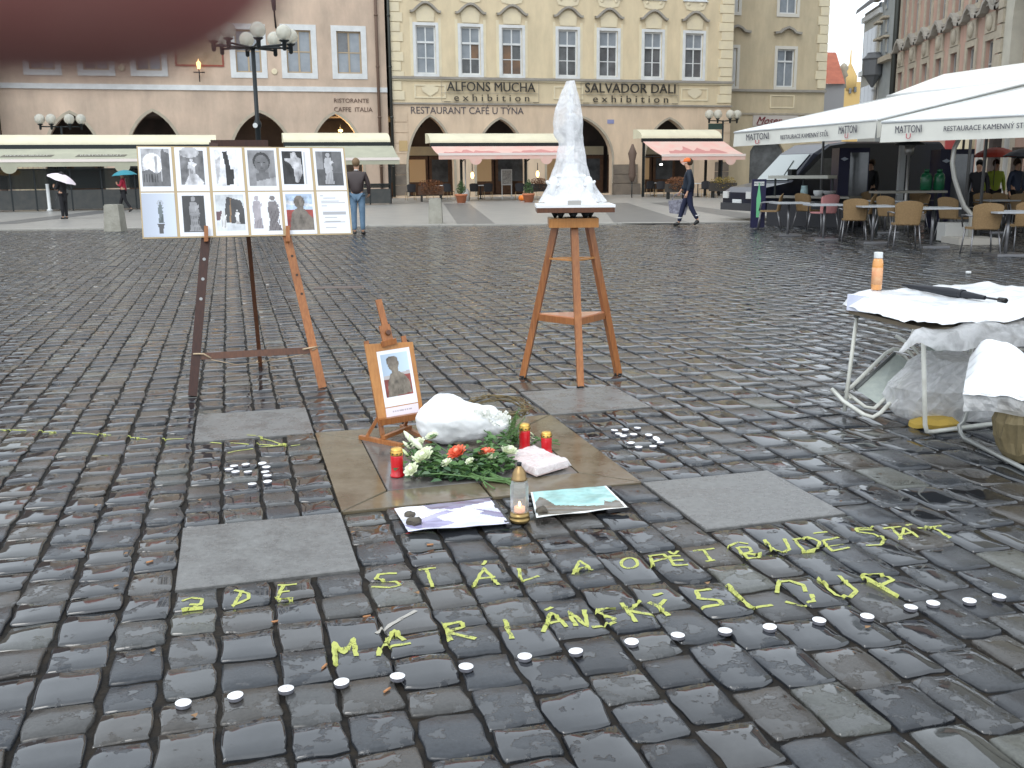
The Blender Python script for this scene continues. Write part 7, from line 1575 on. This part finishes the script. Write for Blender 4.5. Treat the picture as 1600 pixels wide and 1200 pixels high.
# ---- chalk
def chalk_mat(name, col):
    m = bpy.data.materials.new(name); m.use_nodes = True; t = m.node_tree; p = t.nodes['Principled BSDF']; p.inputs['Base Color'].default_value = col+(1,); p.inputs['Roughness'].default_value = .95
    g_e = t.nodes.new('ShaderNodeNewGeometry'); n = t.nodes.new('ShaderNodeTexNoise'); n.inputs['Scale'].default_value = 190; n.inputs['Detail'].default_value = 4; t.links.new(g_e.outputs['Position'], n.inputs[0])
    n2 = t.nodes.new('ShaderNodeTexNoise'); n2.inputs['Scale'].default_value = 22; t.links.new(g_e.outputs['Position'], n2.inputs[0])
    ad = t.nodes.new('ShaderNodeMath'); ad.operation = 'ADD'; t.links.new(n.outputs[0], ad.inputs[0]); t.links.new(n2.outputs[0], ad.inputs[1])
    r = t.nodes.new('ShaderNodeMapRange'); r.inputs[1].default_value = .72; r.inputs[2].default_value = .94; r.inputs[3].default_value = .0; r.inputs[4].default_value = .95; t.links.new(ad.outputs[0], r.inputs[0]); t.links.new(r.outputs[0], p.inputs['Alpha']); return m
chalk_y = chalk_mat('chalk_yellow', (.47,.50,.14)); chalk_w = chalk_mat('chalk_white', (.42,.40,.36))
def strokes(T, name, segs, m, wd=.0066):
    mb = MB()
    for seg in segs:
        P = [G(px, py) for px, py in seg]; out = []
        for a, b in zip(P, P[1:]):
            n = max(1, int((b-a).length/.006))
            for i in range(n): out.append(a.lerp(b, i/n))
        out.append(P[-1]); prev = None
        for i, p in enumerate(out):
            t = (out[min(i+1, len(out)-1)]-out[max(i-1, 0)]).normalized(); s_ = Vector((-t.y, t.x, 0)); w3 = wd*(1+.35*mnoise.noise(p*40)); p = p+s_*(.004*mnoise.noise(p*25))
            a = p+s_*w3; b = p-s_*w3; za = max(top(a.x, a.y, .004), -.012); zb_ = max(top(b.x, b.y, .004), -.012)
            if min(za, zb_) < -.03: prev = None; continue
            a.z = za+.0016; b.z = zb_+.0016; p2 = Vector((p.x, p.y, max(top(p.x, p.y, .004), -.012)+.0018))
            cur = (a, p2, b)
            if prev: mb.add([prev[0], prev[1], prev[2], a, p2, b], [(0,1,4,3),(1,2,5,4)])
            prev = cur
    if mb.f: part(T, mb, name, m)
A2_ = lambda pts: [(x/2, 780+y/2) for x, y in pts]; B2_ = lambda pts: [(800+x/2, 780+y/2) for x, y in pts]
def oval(cx, cy, rx, ry, rot=0, n=14): return [(cx+rx*cos(a)*cos(rot)-ry*sin(a)*sin(rot), cy+rx*cos(a)*sin(rot)+ry*sin(a)*cos(rot)) for a in [2*pi*k/n for k in range(n+1)]]
line1 = [[A2_([(568,316),(600,306),(632,312),(628,324),(600,338),(570,348)]), A2_([(570,348),(634,341)]), A2_([(592,328),(632,328)])],
 [A2_([(757,288),(730,332)]), A2_([(733,287),(778,296),(776,312),(726,332)])],
 [A2_([(888,268),(864,311)]), A2_([(868,269),(928,265)]), A2_([(875,290),(905,287)]), A2_([(864,311),(916,310)])],
 [A2_([(1240,231),(1182,235),(1172,247),(1200,256),(1238,256),(1248,267),(1220,278),(1160,275)])],
 [A2_([(1308,222),(1362,218)]), A2_([(1333,221),(1352,276)])],
 [A2_([(1508,208),(1518,194)]), A2_([(1480,272),(1512,217),(1558,268)]), A2_([(1496,250),(1548,243)])],
 [B2_([(20,214),(30,255),(84,238)])], [B2_([(190,234),(212,197),(252,222)]), B2_([(200,222),(240,212)])], [B2_(oval(367,198,26,16))],
 [B2_([(430,176),(442,208)]), B2_([(428,177),(474,171),(486,184),(440,196)])],
 [B2_([(490,178),(506,207),(550,203)]), B2_([(490,178),(526,175)]), B2_([(498,192),(536,188)]), B2_([(490,162),(505,170),(520,160)])],
 [B2_([(565,160),(632,152)]), B2_([(600,157),(622,194)]), B2_([(606,195),(634,190)])],
 [B2_([(702,150),(738,188)]), B2_([(708,150),(742,151),(750,162),(722,170)]), B2_([(726,168),(775,170),(770,183),(736,188)]), B2_([(672,148),(705,136),(738,140)])],
 [B2_([(790,126),(814,158),(846,168),(868,158),(850,126)])],
 [B2_([(880,126),(915,166)]), B2_([(878,130),(925,121),(962,136),(955,158),(915,166)])],
 [B2_([(972,132),(1000,164),(1054,152)]), B2_([(972,132),(1022,123)]), B2_([(988,148),(1036,140)]), B2_([(940,112),(985,105)])],
 [B2_([(1130,88),(1076,92),(1080,103),(1130,108),(1165,124),(1150,144),(1106,145)]), B2_([(1070,97),(1130,95)])],
 [B2_([(1160,94),(1215,88)]), B2_([(1186,92),(1220,128)])], [B2_([(1210,128),(1226,92),(1272,122)]), B2_([(1222,112),(1256,106)]), B2_([(1232,84),(1248,78)])],
 [B2_([(1268,92),(1340,80)]), B2_([(1312,85),(1370,120)])]]
line2 = [[A2_([(1048,522),(1043,445),(1075,482),(1105,435),(1112,492)])], [A2_([(1205,452),(1232,408),(1264,440)]), A2_([(1184,488),(1186,462),(1284,450)])],
 [A2_([(1388,388),(1408,442)]), A2_([(1380,390),(1438,383),(1450,398),(1398,416),(1486,440)])], [A2_([(1576,376),(1600,440)])],
 [B2_([(105,345),(126,335)]), B2_([(98,416),(122,352),(172,400)]), B2_([(108,390),(162,380)])], [B2_([(200,396),(178,350),(236,396),(226,345)])],
 [B2_([(324,340),(272,343),(264,357),(318,375),(322,388),(250,398)])], [B2_([(342,325),(388,386)]), B2_([(402,320),(366,350),(446,366)])],
 [B2_([(426,322),(456,334),(480,315)]), B2_([(456,334),(490,364)]), B2_([(440,302),(470,294)])],
 [B2_([(622,283),(577,290),(582,312),(648,320),(656,333),(592,338)])], [B2_([(672,266),(742,340),(814,328)])],
 [B2_([(828,290),(836,257),(868,254),(908,270),(918,290)]), B2_([(855,316),(900,328),(944,320),(936,298)])],
 [B2_([(956,246),(1010,300),(1058,308),(1076,290),(1020,240)])], [B2_([(1092,240),(1205,305)]), B2_([(1090,238),(1160,235),(1192,252),(1145,272)])]]
Tk = thing('chalk_line', 'upper line of yellow chalk writing, ZDE STÁL A OPĚT BUDE STÁT', 'chalk writing', G(880, 890))
for s in line1: strokes(Tk, 'chalk_letter', s, chalk_y)
Tk = thing('chalk_line', 'lower line of yellow chalk writing, MARIÁNSKÝ SLOUP', 'chalk writing', G(960, 970))
for s in line2: strokes(Tk, 'chalk_letter', s, chalk_y, .0078)
C6 = lambda pts: [(260+x/3.333, 600+y/3.333) for x, y in pts]; D3 = lambda pts: [(x/2.667, 350+y/2.667) for x, y in pts]
Tk = thing('chalk_arrow', 'yellow chalk arrow pointing right above the left tealight figures', 'chalk drawing', G(420, 692))
strokes(Tk, 'arrow_shaft', [C6([(230,302),(285,310)]), C6([(335,308),(430,317)]), C6([(470,312),(625,320)]), C6([(648,320),(695,313)])], chalk_y); strokes(Tk, 'arrow_head', [C6([(420,270),(468,273)]), C6([(475,275),(530,287),(625,320)]), C6([(320,360),(450,335)]), C6([(490,329),(625,320)])], chalk_y)
Tk = thing('chalk_dashes', 'dashed yellow chalk line leading from the left edge to the arrow', 'chalk drawing', G(150, 677))
for s in ([(0,858),(110,860)], [(160,863),(232,866)], [(300,870),(462,880)], [(530,886),(615,898)], [(675,897),(765,896)]): strokes(Tk, 'chalk_dash', [D3(s)], chalk_y, .006)
Tk = thing('chalk_stroke', 'single pale scratch stroke above the letter A of the lower line', 'chalk drawing', G(620, 972)); strokes(Tk, 'stroke', [A2_([(1176,418),(1240,380),(1300,346)])], chalk_w, .008)
# ---- litter
butt = mat('butt_orange', (.42,.20,.09), .8); leafb = mat('dead_leaf', (.24,.14,.07), .7)
lit = [(234,880,0,'left of the lower grey slab'),(430,968,0,'just below the chalk letter E of ZDE'),(573,960,0,'between the chalk letters E and S'),(507,1043,0,'left of the chalk letter M'),
 (605,1081,0,'right of the fifth tealight'),(304,1119,1,'below the first tealight'),(198,867,1,'in a joint far left of the lower grey slab'),(131,855,1,'near the left edge, level with the lower slab'),(182,917,1,'left of the lower slab bottom corner'),(552,832,1,'against the right edge of the lower grey slab'),(652,928,1,'below the chalk letter S'),
 (672,852,0,'just below the violet print'),(238,1018,1,'left above the first tealight'),(1108,694,1,'on the cobbles right of the right cluster of lights'),(1355,982,1,'under the twelfth tealight'),(1105,913,1,'above the S of SLOUP'),(312,782,1,'above the lower grey slab'),(150,792,1,'near the left edge above the slab')]
for i, (px, py, k, where) in enumerate(lit):
    q_ = G(px, py); zz_ = max(top(q_.x, q_.y, -.012), -.012); mb = MB(); a = random.uniform(0, 6)
    if k == 0: mb.tube([(q_.x-.013*cos(a), q_.y-.013*sin(a), zz_+.005), (q_.x+.013*cos(a), q_.y+.013*sin(a), zz_+.005)], .004, 6); single(mb, 'cigarette_butt', [butt], 'orange cigarette butt '+where, 'cigarette butt', (q_.x, q_.y, zz_), group='scattered cigarette butts')
    else:
        mb.add([(q_.x+.008*cos(a+t)*(1+.5*(j % 2)), q_.y+.008*sin(a+t), zz_+.004+.003*(j % 3)) for j, t in enumerate([0,1.1,2,3,4.1,5.2])], [tuple(range(6))]); single(mb, 'leaf_scrap', [leafb], 'tiny tan leaf scrap '+where, 'leaf scrap', (q_.x, q_.y, zz_), group='scattered leaf scraps')
# ---------------------------------------------------------------- table group at the right
white_tube = mat('tube_white', (.62,.63,.58), .35, col2=(.5,.5,.45), nscale=12)
g1 = G(1318, 645); g2_ = G(1445, 682)
e = Vector((.27,-.52,0)); 
TA = atY(1326, 486, g1.y); tzz = TA.z
FP = [onp(px, py, Vector((0,0,tzz)), Vector((0,0,1))) for px, py in ((1322,484),(1456,516),(1640,512),(1420,462))]
c0 = G(1326,484,tzz); c1 = G(1452,514,tzz); 
rowd = (c1-c0); bk2 = Vector((.92,.38,0)).normalized(); c2 = c1+bk2*1.12; c3 = c0+bk2*1.12
TT2 = thing('camping_table', 'folding camping table with pale tubular legs under white plastic sheeting', 'table', (c0.x, c0.y, 0))
mb = MB(); mb.slab([c0, c1, c2, c3], (0,0,-.022)); part(TT2, mb, 'tabletop', mat('table_edge', (.16,.13,.09), .6))
def tleg(top_, bot): mb = MB(); mb.tube([top_, top_.lerp(bot,.5), bot], .0125, 8); return mb
a_ = c0+Vector((.05,.05,-.02)); mb = MB(); f1 = G(1319,648); f2 = G(1444,681)
mb.tube([c0+Vector((.06,.02,-.03)), f1+Vector((0,0,.02))], .0125, 8); part(TT2, mb, 'leg', white_tube)
mb = MB(); lo = f2+Vector((0,0,.014)); hi = c1+Vector((-.01,.05,-.02)); mb.tube([hi, lo+Vector((0,0,.05)), lo+Vector((.012,.0,.012)), lo+Vector((.05,.03,0)), lo+bk2*.62], .013, 8); part(TT2, mb, 'leg', white_tube)
mb = MB(); mb.tube([lo+bk2*.62, lo+bk2*.64+Vector((0,0,.05)), c2+Vector((-.03,.02,-.03))], .013, 8); part(TT2, mb, 'leg', white_tube)
for p_ in (c0+Vector((.06,.02,-.05)), hi-Vector((0,0,.03))): mb = MB(); mb.lathe([(.02,0),(.024,.04)], p_, 10); part(TT2, mb, 'bracket', mat('grey_plastic', (.15,.15,.14), .5))
# plastic sheeting over the table
def sheet_over(T, name, P4, z, drop, m, amp=.02, n=30, over=.06, seed=0):
    mb = MB(); o_ = Vector((seed, seed*2, 0))
    for j in range(n+1):
        for i in range(n+1):
            u = i/n*(1+2*over)-over; v = j/n*(1+2*over)-over; p = P4[0]*(1-u)*(1-v)+P4[1]*u*(1-v)+P4[2]*u*v+P4[3]*(1-u)*v
            e_ = max(0, -min(u, v, 1-u, 1-v)); nz = mnoise.noise(p*5+o_)+.5*mnoise.noise(p*13+o_)+.25*abs(mnoise.noise(p*30+o_))
            mb.v.append((p.x+.012*mnoise.noise(p*9), p.y, z+.004+amp*max(-.1, nz)-e_/over*drop*(.85+.18*mnoise.noise(p*6+o_))))
    for j in range(n):
        for i in range(n): mb.f.append((j*(n+1)+i, j*(n+1)+i+1, (j+1)*(n+1)+i+1, (j+1)*(n+1)+i)); mb.m.append(0); mb.sm.append(True)
    return part(T, mb, name, m)
TPS = thing('table_sheeting', 'glossy white plastic sheeting spread over the camping table', 'plastic sheet', (c0.x, c0.y, tzz+.004))
wsheet = mat('sheeting_white', (.84,.86,.88), .22, col2=(.74,.77,.80), nscale=5, bump=.004, bscale=14)
sheet_over(TPS, 'sheet', [c0+bk2*.03, c1+bk2*.03, c2, c3], tzz+.105, .11, wsheet, amp=.028, over=.05)
sheet_over(TPS, 'clear_overhang', [c1+Vector((-.02,-.02,0)), c1+Vector((.02,-.06,0))+bk2*.1, c2+Vector((.1,-.1,0)), c2+Vector((0,.05,0))], tzz-.01, .12, film_d, amp=.05, seed=4, over=.15)
bx0 = G(1330,484,tzz+.002); mb = MB(); d_ = Vector((.27,-.40,0)).normalized()
mb.slab([bx0-bk2*.035, bx0-bk2*.035+d_*.15, bx0+bk2*.06+d_*.15, bx0+bk2*.06], (0,0,.095)); single(mb, 'small_carton', [mat('carton_lilac', (.62,.66,.82), .4, col2=(.72,.75,.86), nscale=10)], 'small pale lilac carton under the plastic at the left table end', 'box', bx0)
# bottle
bq = G(1369, 453, tzz+.118); hb_ = atY(1367, 394, bq.y).z-bq.z; TBt = thing('juice_bottle', 'orange juice bottle with white cap standing on the table end', 'bottle', (bq.x, bq.y, bq.z), 'L', 0)
rb_ = 7.6*bq.length/FPX
mb = MB(); mb.lathe([(rb_*.8,0),(rb_,.006),(rb_,hb_*.70),(rb_*.9,hb_*.78),(rb_*.75,hb_*.84)], (0,0,0), 20); part(TBt, mb, 'bottle_body', mat('juice', (.72,.33,.10), .15, coat=.6))
mb = MB(); mb.lathe([(rb_*1.01,hb_*.15),(rb_*1.015,hb_*.6)], (0,0,0), 20); part(TBt, mb, 'bottle_label', mat('label_orange', (.72,.42,.22), .5, col2=(.62,.26,.12), nscale=20)); mb = MB(); mb.lathe([(rb_*.8,hb_*.84),(rb_*.82,hb_*.86),(rb_*.82,hb_*.98),(rb_*.75,hb_)], (0,0,0), 16); part(TBt, mb, 'bottle_cap', white_paint)
# folded umbrella on the table
ua_ = G(1410, 445, tzz+.138); ub_ = G(1572, 470, tzz+.14); TU = thing('folded_umbrella', 'folded black umbrella lying along the far edge of the white sheeting', 'umbrella', ua_); nvy = mat('umbrella_black', (.012,.014,.02), .55)
dv = ub_-ua_; mb = MB(); pts = [ua_+dv*t for t in (0,.08,.3,.5,.62,.72,.82)]; mb.tube(pts, [.008,.012,.020,.026,.024,.018,.010], 9); 
mb.v = [tuple(Vector(v)+Vector((0,0,.006*mnoise.noise(Vector(v)*60)))) for v in mb.v]; part(TU, mb, 'folded_canopy', nvy); mb = MB(); mb.tube([ua_+dv*.82, ua_+dv*.97], .006, 6); part(TU, mb, 'shaft', nvy); mb = MB(); mb.tube([ua_+dv*.94, ua_+dv], .014, 8); part(TU, mb, 'handle', mat('handle_black', (.015,.015,.015), .3)); mb = MB(); mb.tube([ua_+dv*.60, ua_+dv*.625], .027, 9); part(TU, mb, 'strap', nvy)
# folded garden chairs leaning under the table
def folded_chair(label, pts_frame, pts_in, seatq, group):
    T = thing('folded_chair', label, 'folding chair', pts_frame[0], group=group)
    for P_, nm, r in ((pts_frame, 'outer_frame', .0125), (pts_in, 'inner_frame', .0115)):
        mb = MB(); mb.tube(P_, r, 8); part(T, mb, nm, white_tube)
    mb = MB(); mb.slab(seatq, Vector((.004,.006,.003))); part(T, mb, 'fabric_seat', mat('chair_mesh', (.42,.46,.42), .6, col2=(.34,.38,.36), nscale=30))
    mb = MB(); mb.tube([seatq[0], seatq[3]], .013, 6); part(T, mb, 'armrest', mat('armrest_grey', (.12,.13,.13), .5))
    return T
Yc = 5.75
at2 = lambda px, py, Y: atY(px, py, Y)
folded_chair('front folded garden chair with pale green mesh leaning under the table', [at2(1300,608,5.85), at2(1318,627,5.75), at2(1350,648,5.62), at2(1364,652,5.58), at2(1376,645,5.6), at2(1392,628,5.7), at2(1430,560,5.95), at2(1418,548,6.0), at2(1396,545,6.02), at2(1384,552,6.02), at2(1330,605,5.9), at2(1322,612,5.88), at2(1330,624,5.82)],
   [at2(1327,617,5.85), at2(1352,636,5.72), at2(1366,638,5.68), at2(1382,624,5.75), at2(1424,568,5.98), at2(1412,556,6.05), at2(1396,554,6.05), at2(1334,610,5.92)], [at2(1337,608,5.9), at2(1372,632,5.74), at2(1420,566,5.98), at2(1398,552,6.05)], 'folded garden chairs under the table')
folded_chair('rear folded garden chair standing upright behind the front table leg', [at2(1400,525,6.1), at2(1425,540,6.0), at2(1446,565,5.95), at2(1450,600,5.95), at2(1500,640,5.9), at2(1515,560,6.1), at2(1519,540,6.15), at2(1510,530,6.2), at2(1440,507,6.2), at2(1430,510,6.2), at2(1422,535,6.15)],
   [at2(1505,570,6.12), at2(1512,535,6.18), at2(1450,515,6.22), at2(1448,540,6.18)], [at2(1449,523,6.2), at2(1447,560,6.12), at2(1500,567,6.1), at2(1505,543,6.18)], 'folded garden chairs under the table')
# big crumpled clear bag
cbg = G(1478, 672); rg = []
for z, l, r_ in ((.006,.24,.36),(.03,.30,.42),(.08,.33,.44),(.14,.34,.42),(.20,.33,.38),(.26,.29,.32),(.31,.24,.27),(.35,.17,.22),(.38,.10,.12)): rg.append((z, l, r_, .13+.1*min(1, z*5), .2))
TBg = thing('plastic_bag', 'big crumpled translucent plastic bag under the camping table', 'plastic bag', (cbg.x+.06, cbg.y+.12, 0)); part(TBg, crumple('bag', (cbg.x+.10, cbg.y+.27, 0), rg, 46, .17, None, None, 5, freq=1.4), 'bag', film_d)
mb = MB(); p_ = G(1455, 665, .06)
mb = crumple('x', (p_.x+.10, p_.y+.20, 0), [(.004,.14,.14,.08,.1),(.03,.14,.14,.09,.12),(.055,.08,.1,.05,.08)], 20, .12, None, None, 9); part(TBg, mb, 'ochre_contents', mat('ochre_cloth', (.38,.26,.05), .8))
mb = crumple('x', (p_.x+.18, p_.y+.36, 0), [(.004,.3,.3,.1,.1),(.10,.3,.3,.11,.12),(.24,.25,.25,.09,.1),(.3,.1,.1,.04,.05)], 20, .12, None, None, 12); pass
# camping stool/chair at the right edge, wrapped
zs2 = .44; s0 = G(1507,606,zs2-.05)
TCh = thing('camping_stool', 'tubular camping stool topped with white plastic at the right edge', 'stool', (s0.x, s0.y, 0))
f3 = G(1497,684); tube_g = mat('tube_grey', (.28,.29,.28), .35, metal=.4)
f4 = G(1600,737); ext = (f4-f3); top3 = atY(1522,612,f3.y+.02)
mb = MB(); mb.tube([top3, f3.lerp(top3,.35), f3+Vector((.0,.0,.07)), f3+Vector((.006,-.01,.03)), f3+ext*.10+Vector((0,0,.014)), f3+ext*.5+Vector((0,0,.014)), f3+ext*1.25+Vector((0,0,.014))], .0125, 8); part(TCh, mb, 'leg_frame', tube_g)
b3 = f3+ext*1.25; mb = MB(); mb.tube([b3+Vector((0,0,.014)), b3+Vector((.02,-.02,.06)), b3+Vector((0,0,zs2-.06))], .0125, 8); part(TCh, mb, 'leg', tube_g)
q0 = G(1510,600,zs2-.045); q1 = q0+Vector((.33,-.17,0)); nb_ = Vector((.45,.87,0)).normalized()
mb = MB(); mb.slab([q0+Vector((0,0,-.06)), q1+Vector((.15,-.08,-.06)), q1+Vector((.15,-.08,-.06))+nb_*.4, q0+Vector((0,0,-.06))+nb_*.4], (0,0,.03)); part(TCh, mb, 'seat', mat('seat_grey', (.35,.36,.36), .6))
TCv = thing('plastic_cover', 'white plastic bag pulled over the camping stool at the right edge', 'plastic sheet', (q0.x, q0.y, zs2-.07)); mb = MB(); n = 26
for j in range(n+1):
    for i in range(n+1):
        u = i/n; v = j/n; p = q0+(q1+Vector((.15,-.08,0))-q0)*(u*1.15-.02)+nb_*(.42*v-.02); h = .155*math.exp(-((u-.15)**2)/.10)*(v**.8)*1.0+.03*sin(pi*u)*v
        d_e = max(0, .08-min(u, v))/.08; z = zs2-.045+h-.045*d_e+.016*mnoise.noise(p*16)+.008*abs(mnoise.noise(p*40)); mb.v.append((p.x, p.y, z))
for j in range(n):
    for i in range(n): mb.f.append((j*(n+1)+i, j*(n+1)+i+1, (j+1)*(n+1)+i+1, (j+1)*(n+1)+i)); mb.m.append(0); mb.sm.append(True)
part(TCv, mb, 'cover', wsheet); mb = MB(); n = 30
for j in range(6):
    for i in range(n+1):
        u = i/n; p = q0+(q1+Vector((.15,-.08,0))-q0)*(u*1.15-.02); z = zs2-.078-.10*j/5*(1+.25*mnoise.noise(p*8)); mb.v.append((p.x+.012*mnoise.noise(p*22+Vector((0,0,j))), p.y-.012+.02*mnoise.noise(p*18+Vector((0,0,j*.7))), z))
for j in range(5):
    for i in range(n): mb.f.append((j*(n+1)+i, j*(n+1)+i+1, (j+1)*(n+1)+i+1, (j+1)*(n+1)+i)); mb.m.append(0); mb.sm.append(False)
part(TCv, mb, 'hanging_edge', film_d)
# khaki bag
kb = G(1592, 728); rg = [(.005,.06,.2,.10,.12),(.05,.09,.22,.12,.14),(.12,.12,.24,.13,.15),(.20,.13,.24,.13,.15),(.28,.11,.22,.10,.13),(.33,.08,.2,.07,.1)]
single(crumple('x', (kb.x+.05, kb.y+.1, 0), rg, 40, .22, None, None, 21, freq=1.6), 'khaki_bag', [mat('khaki', (.20,.16,.085), .75, col2=(.13,.105,.055), nscale=9, bump=.004, bscale=20)], 'khaki canvas bag under the camping stool at the right edge', 'bag', (kb.x+.05, kb.y+.1, 0))
# white lid lying on the cobbles
wq = G(1513, 428); mb = MB(); mb.lathe([(.035,.0),(.038,.03),(.03,.034)], (wq.x, wq.y, .003), 12); single(mb, 'plastic_cup', [white_paint], 'small white plastic cup lying on the cobbles beyond the table', 'cup', (wq.x, wq.y, .003))
# ---------------------------------------------------------------- the photographer's fingertip at the lens
fm = mat('finger_skin', (.62,.29,.26), .5, col2=(.48,.14,.13), nscale=160, contrast=(.3,.7))
tipc = CAM+ray(100, -262).normalized()*.034; fd = (RX*-1.0+UP*.04+FW*-.12).normalized(); fa = fd.cross(FW).normalized(); fb = fd.cross(fa)
prof = [(-.0070*sin(a), .0070*cos(a)) for a in [pi/2*(1-k/9) for k in range(10)]]+[(.004,.0072),(.010,.0076),(.016,.0080),(.022,.0078),(.030,.0080),(.040,.0086),(.046,.0089),(.052,.0086),(.064,.0090),(.080,.0095)]
mb = MB(); n = 28
for d_, r_ in prof:
    for k in range(n): a = 2*pi*k/n; mb.v.append(tuple(tipc+fd*d_+fa*(max(r_,.0001)*cos(a)*.95)+fb*(max(r_,.0001)*sin(a)*(1.05 if d_ > 0 else 1))))
for i in range(len(prof)-1):
    for k in range(n): mb.f.append((i*n+k, i*n+(k+1) % n, (i+1)*n+(k+1) % n, (i+1)*n+k)); mb.m.append(0); mb.sm.append(True)
mb.f.append(tuple((len(prof)-1)*n+k for k in range(n))); mb.m.append(0); mb.sm.append(False); me = mb
TF = thing('finger', 'blurred dark red fingertip of the photographer over the top left corner', 'finger', tipc); part(TF, me, 'finger_body', fm)
